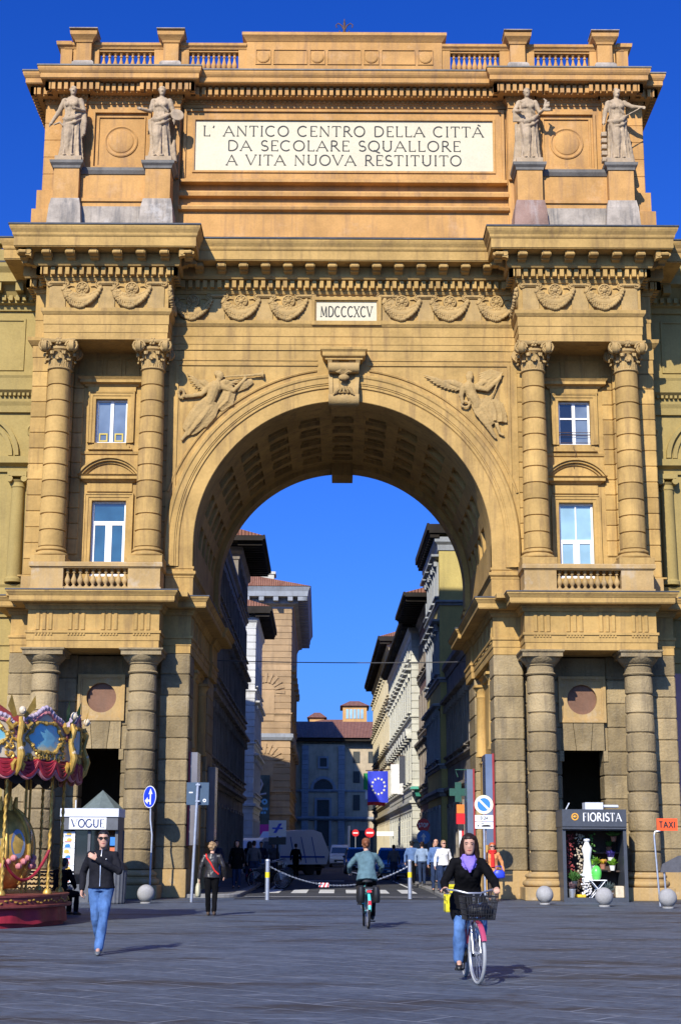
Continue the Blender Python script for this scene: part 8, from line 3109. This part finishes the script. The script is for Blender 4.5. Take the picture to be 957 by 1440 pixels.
def vehicle(name, label, cat, loc, rz, L, W, prof, paint, win, wheel_r=.31, group=None):
    """body from a side profile [(y, z)], front at -Y; win: (y0,y1,z0,z1) glasshouse"""
    root = thing(name, label, cat, loc, rz, group, local=True, scale=U)
    mb = MB()
    hw = W / 2
    zmax = max(p[1] for p in prof)
    def inset(z): return .0 if z < win[2] else .16 * (z - win[2]) / max(.01, zmax - win[2])
    rings = []
    for k, (f, shrink) in enumerate(((-1, .06), (-.94, 0), (.94, 0), (1, .06))):
        rings.append([(f * (hw - inset(z)), y * (1 - shrink * .4), z - (shrink * .5 if z > .5 else -shrink * .3)) for y, z in prof])
    mb.loft(rings)
    body = mb.build('body', paint, root, smooth=True, angle=35)
    mb = MB()
    y0, y1, z0, z1 = win
    for e in (-1, 1):
        xo = lambda z: e * (hw - inset(z) + .006)
        n = 3
        for k in range(n):
            a, b = y0 + (y1 - y0) * k / n + .05, y0 + (y1 - y0) * (k + 1) / n - .05
            sl = .35 if k == 0 else 0
            mb.add([(xo(z0 + .04), a, z0 + .04), (xo(z0 + .04), b, z0 + .04), (xo(z1 - .08), b, z1 - .08), (xo(z1 - .08), a + sl, z1 - .08)], [(0, 1, 2, 3)])
    # windscreen and rear window follow the profile
    ps = prof
    for i in range(len(ps)):
        p, q = ps[i], ps[(i + 1) % len(ps)]
        if min(p[1], q[1]) >= z0 - .02 and abs(p[1] - q[1]) > .25:
            ny, nz = (q[1] - p[1]), -(q[0] - p[0])
            l = math.hypot(ny, nz); ny, nz = ny / l * .01, nz / l * .01
            if (p[0] + q[0]) * ny < 0: ny, nz = -ny, -nz
            a = (p[0] * .92 + q[0] * .08 + ny, p[1] * .92 + q[1] * .08 + nz); b = (p[0] * .1 + q[0] * .9 + ny, p[1] * .1 + q[1] * .9 + nz)
            wa, wb = hw - inset(a[1]) - .10, hw - inset(b[1]) - .10
            mb.add([(-wa, a[0], a[1]), (wa, a[0], a[1]), (wb, b[0], b[1]), (-wb, b[0], b[1])], [(0, 1, 2, 3)])
    mb.build('window', GLASS_BLACK, root)
    for e in (-1, 1):
        for yy in (-L * .31, L * .31):
            mb = MB(); mb.M = Matrix.Translation((e * (hw - .10), yy, wheel_r)) @ Matrix.Rotation(R(90), 4, 'Y')
            mb.lathe([(.001, -.11), (wheel_r * .9, -.11), (wheel_r, -.08), (wheel_r, .08), (wheel_r * .9, .115), (.001, .115)], 0, 0, 24, cap=False)
            wh = mb.build('wheel', TYRE, root, smooth=True, angle=35)
            mb = MB(); mb.M = Matrix.Translation((e * (hw - .10), yy, wheel_r)) @ Matrix.Rotation(R(90), 4, 'Y')
            mb.lathe([(.001, e * .118), (wheel_r * .6, e * .12), (wheel_r * .62, e * .10)], 0, 0, 20, cap=False)
            sub(wh, 'rim', mb, CHROME, smooth=True)
        mb = MB()
        mb.ball((e * (hw - .24), -L / 2 + .06, .70), .12, 12, 8, (1.3, .5, .8))
        mb.build('headlight', LAMPGL, root, smooth=True)
        mb = MB()
        mb.box(e * (hw - .26), e * (hw - .06), L / 2 - .05, L / 2 + .012, .72, .95)
        mb.build('tail_light', REDLENS, root)
        mb = MB(); mb.ball((e * (hw + .08), y0 + .25, z0 + .08), .09, 10, 8, (1.0, .6, .8))
        mb.build('mirror', BLKPLASTIC, root, smooth=True)
    mb = MB()
    mb.box(-hw * .55, hw * .55, -L / 2 - .012, -L / 2 + .1, .42, .62)
    mb.box(-hw * .9, hw * .9, -L / 2 - .006, -L / 2 + .1, .24, .34)
    mb.build('grille', BLKPLASTIC, root)
    mb = MB(); mb.box(-.26, .26, -L / 2 - .022, -L / 2 - .013, .40, .51)
    mb.build('number_plate', WHITE, root)
    return root

MPV = [(-2.0, .28), (-2.08, .5), (-1.98, .78), (-1.25, .95), (-.55, 1.50), (-.1, 1.60), (1.3, 1.58), (1.85, 1.0), (2.02, .9), (2.05, .4), (1.95, .25)]
vehicle('car', 'blue people carrier parked at the right kerb beyond the chain', 'car', (3.02, 86.5, 0), R(-4), 4.1, 1.72, MPV, CARBLUE, (-1.0, 1.7, .97, 1.58))
vehicle('car', 'dark blue car with pale roof bars behind the cyclist in teal', 'car', (1.25, 104, 0), R(2), 4.1, 1.70, MPV, CARDARK, (-1.0, 1.7, .97, 1.58))
vehicle('car', 'blue car far back on the left beside the white truck', 'car', (-2.55, 140, 0), R(8), 4.1, 1.70, MPV, CARBLUE, (-1.0, 1.7, .97, 1.58))
vehicle('car', 'dark parked car half hidden between the truck and the road', 'car', (-2.45, 101, 0), R(10), 4.1, 1.70, MPV, CARDARK, (-1.0, 1.7, .97, 1.58))
VAN = [(-1.95, .26), (-2.05, .5), (-1.98, .95), (-1.5, 1.08), (-1.15, 1.68), (-.9, 1.82), (1.95, 1.86), (2.05, 1.7), (2.08, .4), (2.0, .25)]
vehicle('van', 'small white van driving towards the camera in the middle of the street', 'van', (.02, 142, 0), 0, 4.1, 1.75, VAN, CARWHITE, (-1.3, .4, 1.08, 1.80))
# white refuse truck standing across the street
root = thing('truck', 'large white refuse truck turning out of the side street on the left', 'truck', (-3.75, 98.0, 0), R(-50), local=True, scale=U)
mb = MB()
mb.loft([[(x, -2.5 + (.0 if z < 1.0 else .20 * (z - 1.0)), z) for x in (0,)] for z in (0,)]) if False else None
cab = [(-2.5, .45), (-2.5, 1.05), (-2.25, 1.95), (-2.05, 2.12), (-1.0, 2.15), (-1.0, .45)]
mb.loft([[(f * (1.02 - (0 if z < 1.05 else .07)), y, z) for y, z in cab] for f in (-1, -.96, .96, 1)])
body = mb.build('cab', CARWHITE, root, smooth=True, angle=35)
mb = MB()
mb.add([(-.86, -2.475, 1.12), (.86, -2.475, 1.12), (.82, -2.262, 1.90), (-.82, -2.262, 1.90)], [(0, 1, 2, 3)])
for e in (-1, 1): mb.add([(e * 1.026, -2.25, 1.12), (e * 1.026, -1.25, 1.12), (e * .965, -1.25, 1.92), (e * .965, -2.05, 1.92)], [(0, 1, 2, 3)])
sub(body, 'window', mb, GLASS_GREY)
mb = MB()
tank = [(-.95, .62), (-.95, 2.05), (-.7, 2.5), (1.6, 2.62), (2.25, 2.45), (2.75, 1.3), (2.55, .62)]
mb.loft([[(f * (1.08 - (.0 if z < 2.2 else .14)), y, z) for y, z in tank] for f in (-1, -.97, .97, 1)])
bd = mb.build('refuse_body', CARWHITE, root, smooth=True, angle=30)
mb = MB()
for e in (-1, 1):
    mb.box(e * 1.081, e * 1.09, -.95, 2.4, 1.0, 1.10)
    for y in (.15, .95, 1.75): mb.prism([(y, .7), (y + .06, .7), (y - .34, 2.2), (y - .40, 2.2)], 'x', e * 1.081, e * 1.092)
sub(bd, 'stripe', mb, STRIPE)
mb = MB()
mb.box(-.9, .9, 2.3, 2.9, .5, 1.3); mb.tube([(-.8, 2.7, 1.2), (-.8, 3.0, .6)], .06, 6); mb.tube([(.8, 2.7, 1.2), (.8, 3.0, .6)], .06, 6)
mb.build('bin_lift', KGREY, root)
mb = MB(); mb.box(-.95, .95, -2.4, 2.5, .38, .46); mb.box(-1.0, 1.0, -2.56, -2.4, .36, .66)
mb.build('chassis', BLKPLASTIC, root)
for e in (-1, 1):
    for yy in (-1.75, 1.35):
        mb = MB(); mb.M = Matrix.Translation((e * .86, yy, .40)) @ Matrix.Rotation(R(90), 4, 'Y')
        mb.lathe([(.001, -.14), (.36, -.14), (.40, -.1), (.40, .1), (.36, .14), (.001, .14)], 0, 0, 24, cap=False)
        mb.build('wheel', TYRE, root, smooth=True, angle=35)
    mb = MB(); mb.ball((e * .78, -2.5, .85), .11, 10, 8, (1.3, .4, .8)); mb.build('headlight', LAMPGL, root, smooth=True)
# bicycles parked along the left kerb
first = bicycle('dark parked bicycle at the left kerb', (-3.05, 64.5, .0), R(70), BLKPLASTIC, BLKPLASTIC, group='bicycles parked in a row along the left kerb')
first['label'] = 'one of the dark bicycles parked in a row along the left kerb'
for k in range(1, 9):
    copy_tree(first, (-3.0 - .02 * k, 64.5 + k * 1.3, 0), R(62 + 9 * math.sin(k * 2.1)))
# side of the parking plate used by the bicycles' stand
root = thing('parking_plate', 'blue parking plate on a dark post in front of the white truck', 'sign', (-3.05, 73.5, 0), local=True)
mb = MB(); mb.tube([(0, .04, 0), (0, .04, 2.95)], .05, 8); mb.build('pole', BLKPLASTIC, root)
mb = MB(); mb.box(-.42, .42, -.02, .02, 2.25, 3.0); mb.build('plate', WHITE, root)
mb = MB(); mb.prism([(-.2, 2.4), (-.05, 2.4), (.22, 2.85), (.07, 2.85)], 'y', -.03, -.021); mb.box(-.25, .25, -.028, -.021, 2.58, 2.66); mb.build('symbol', SIGNBLUE, root)
mb = MB(); mb.box(-.42, .42, -.02, .02, 1.85, 2.2); mb.build('lower_plate', BLKPLASTIC, root)
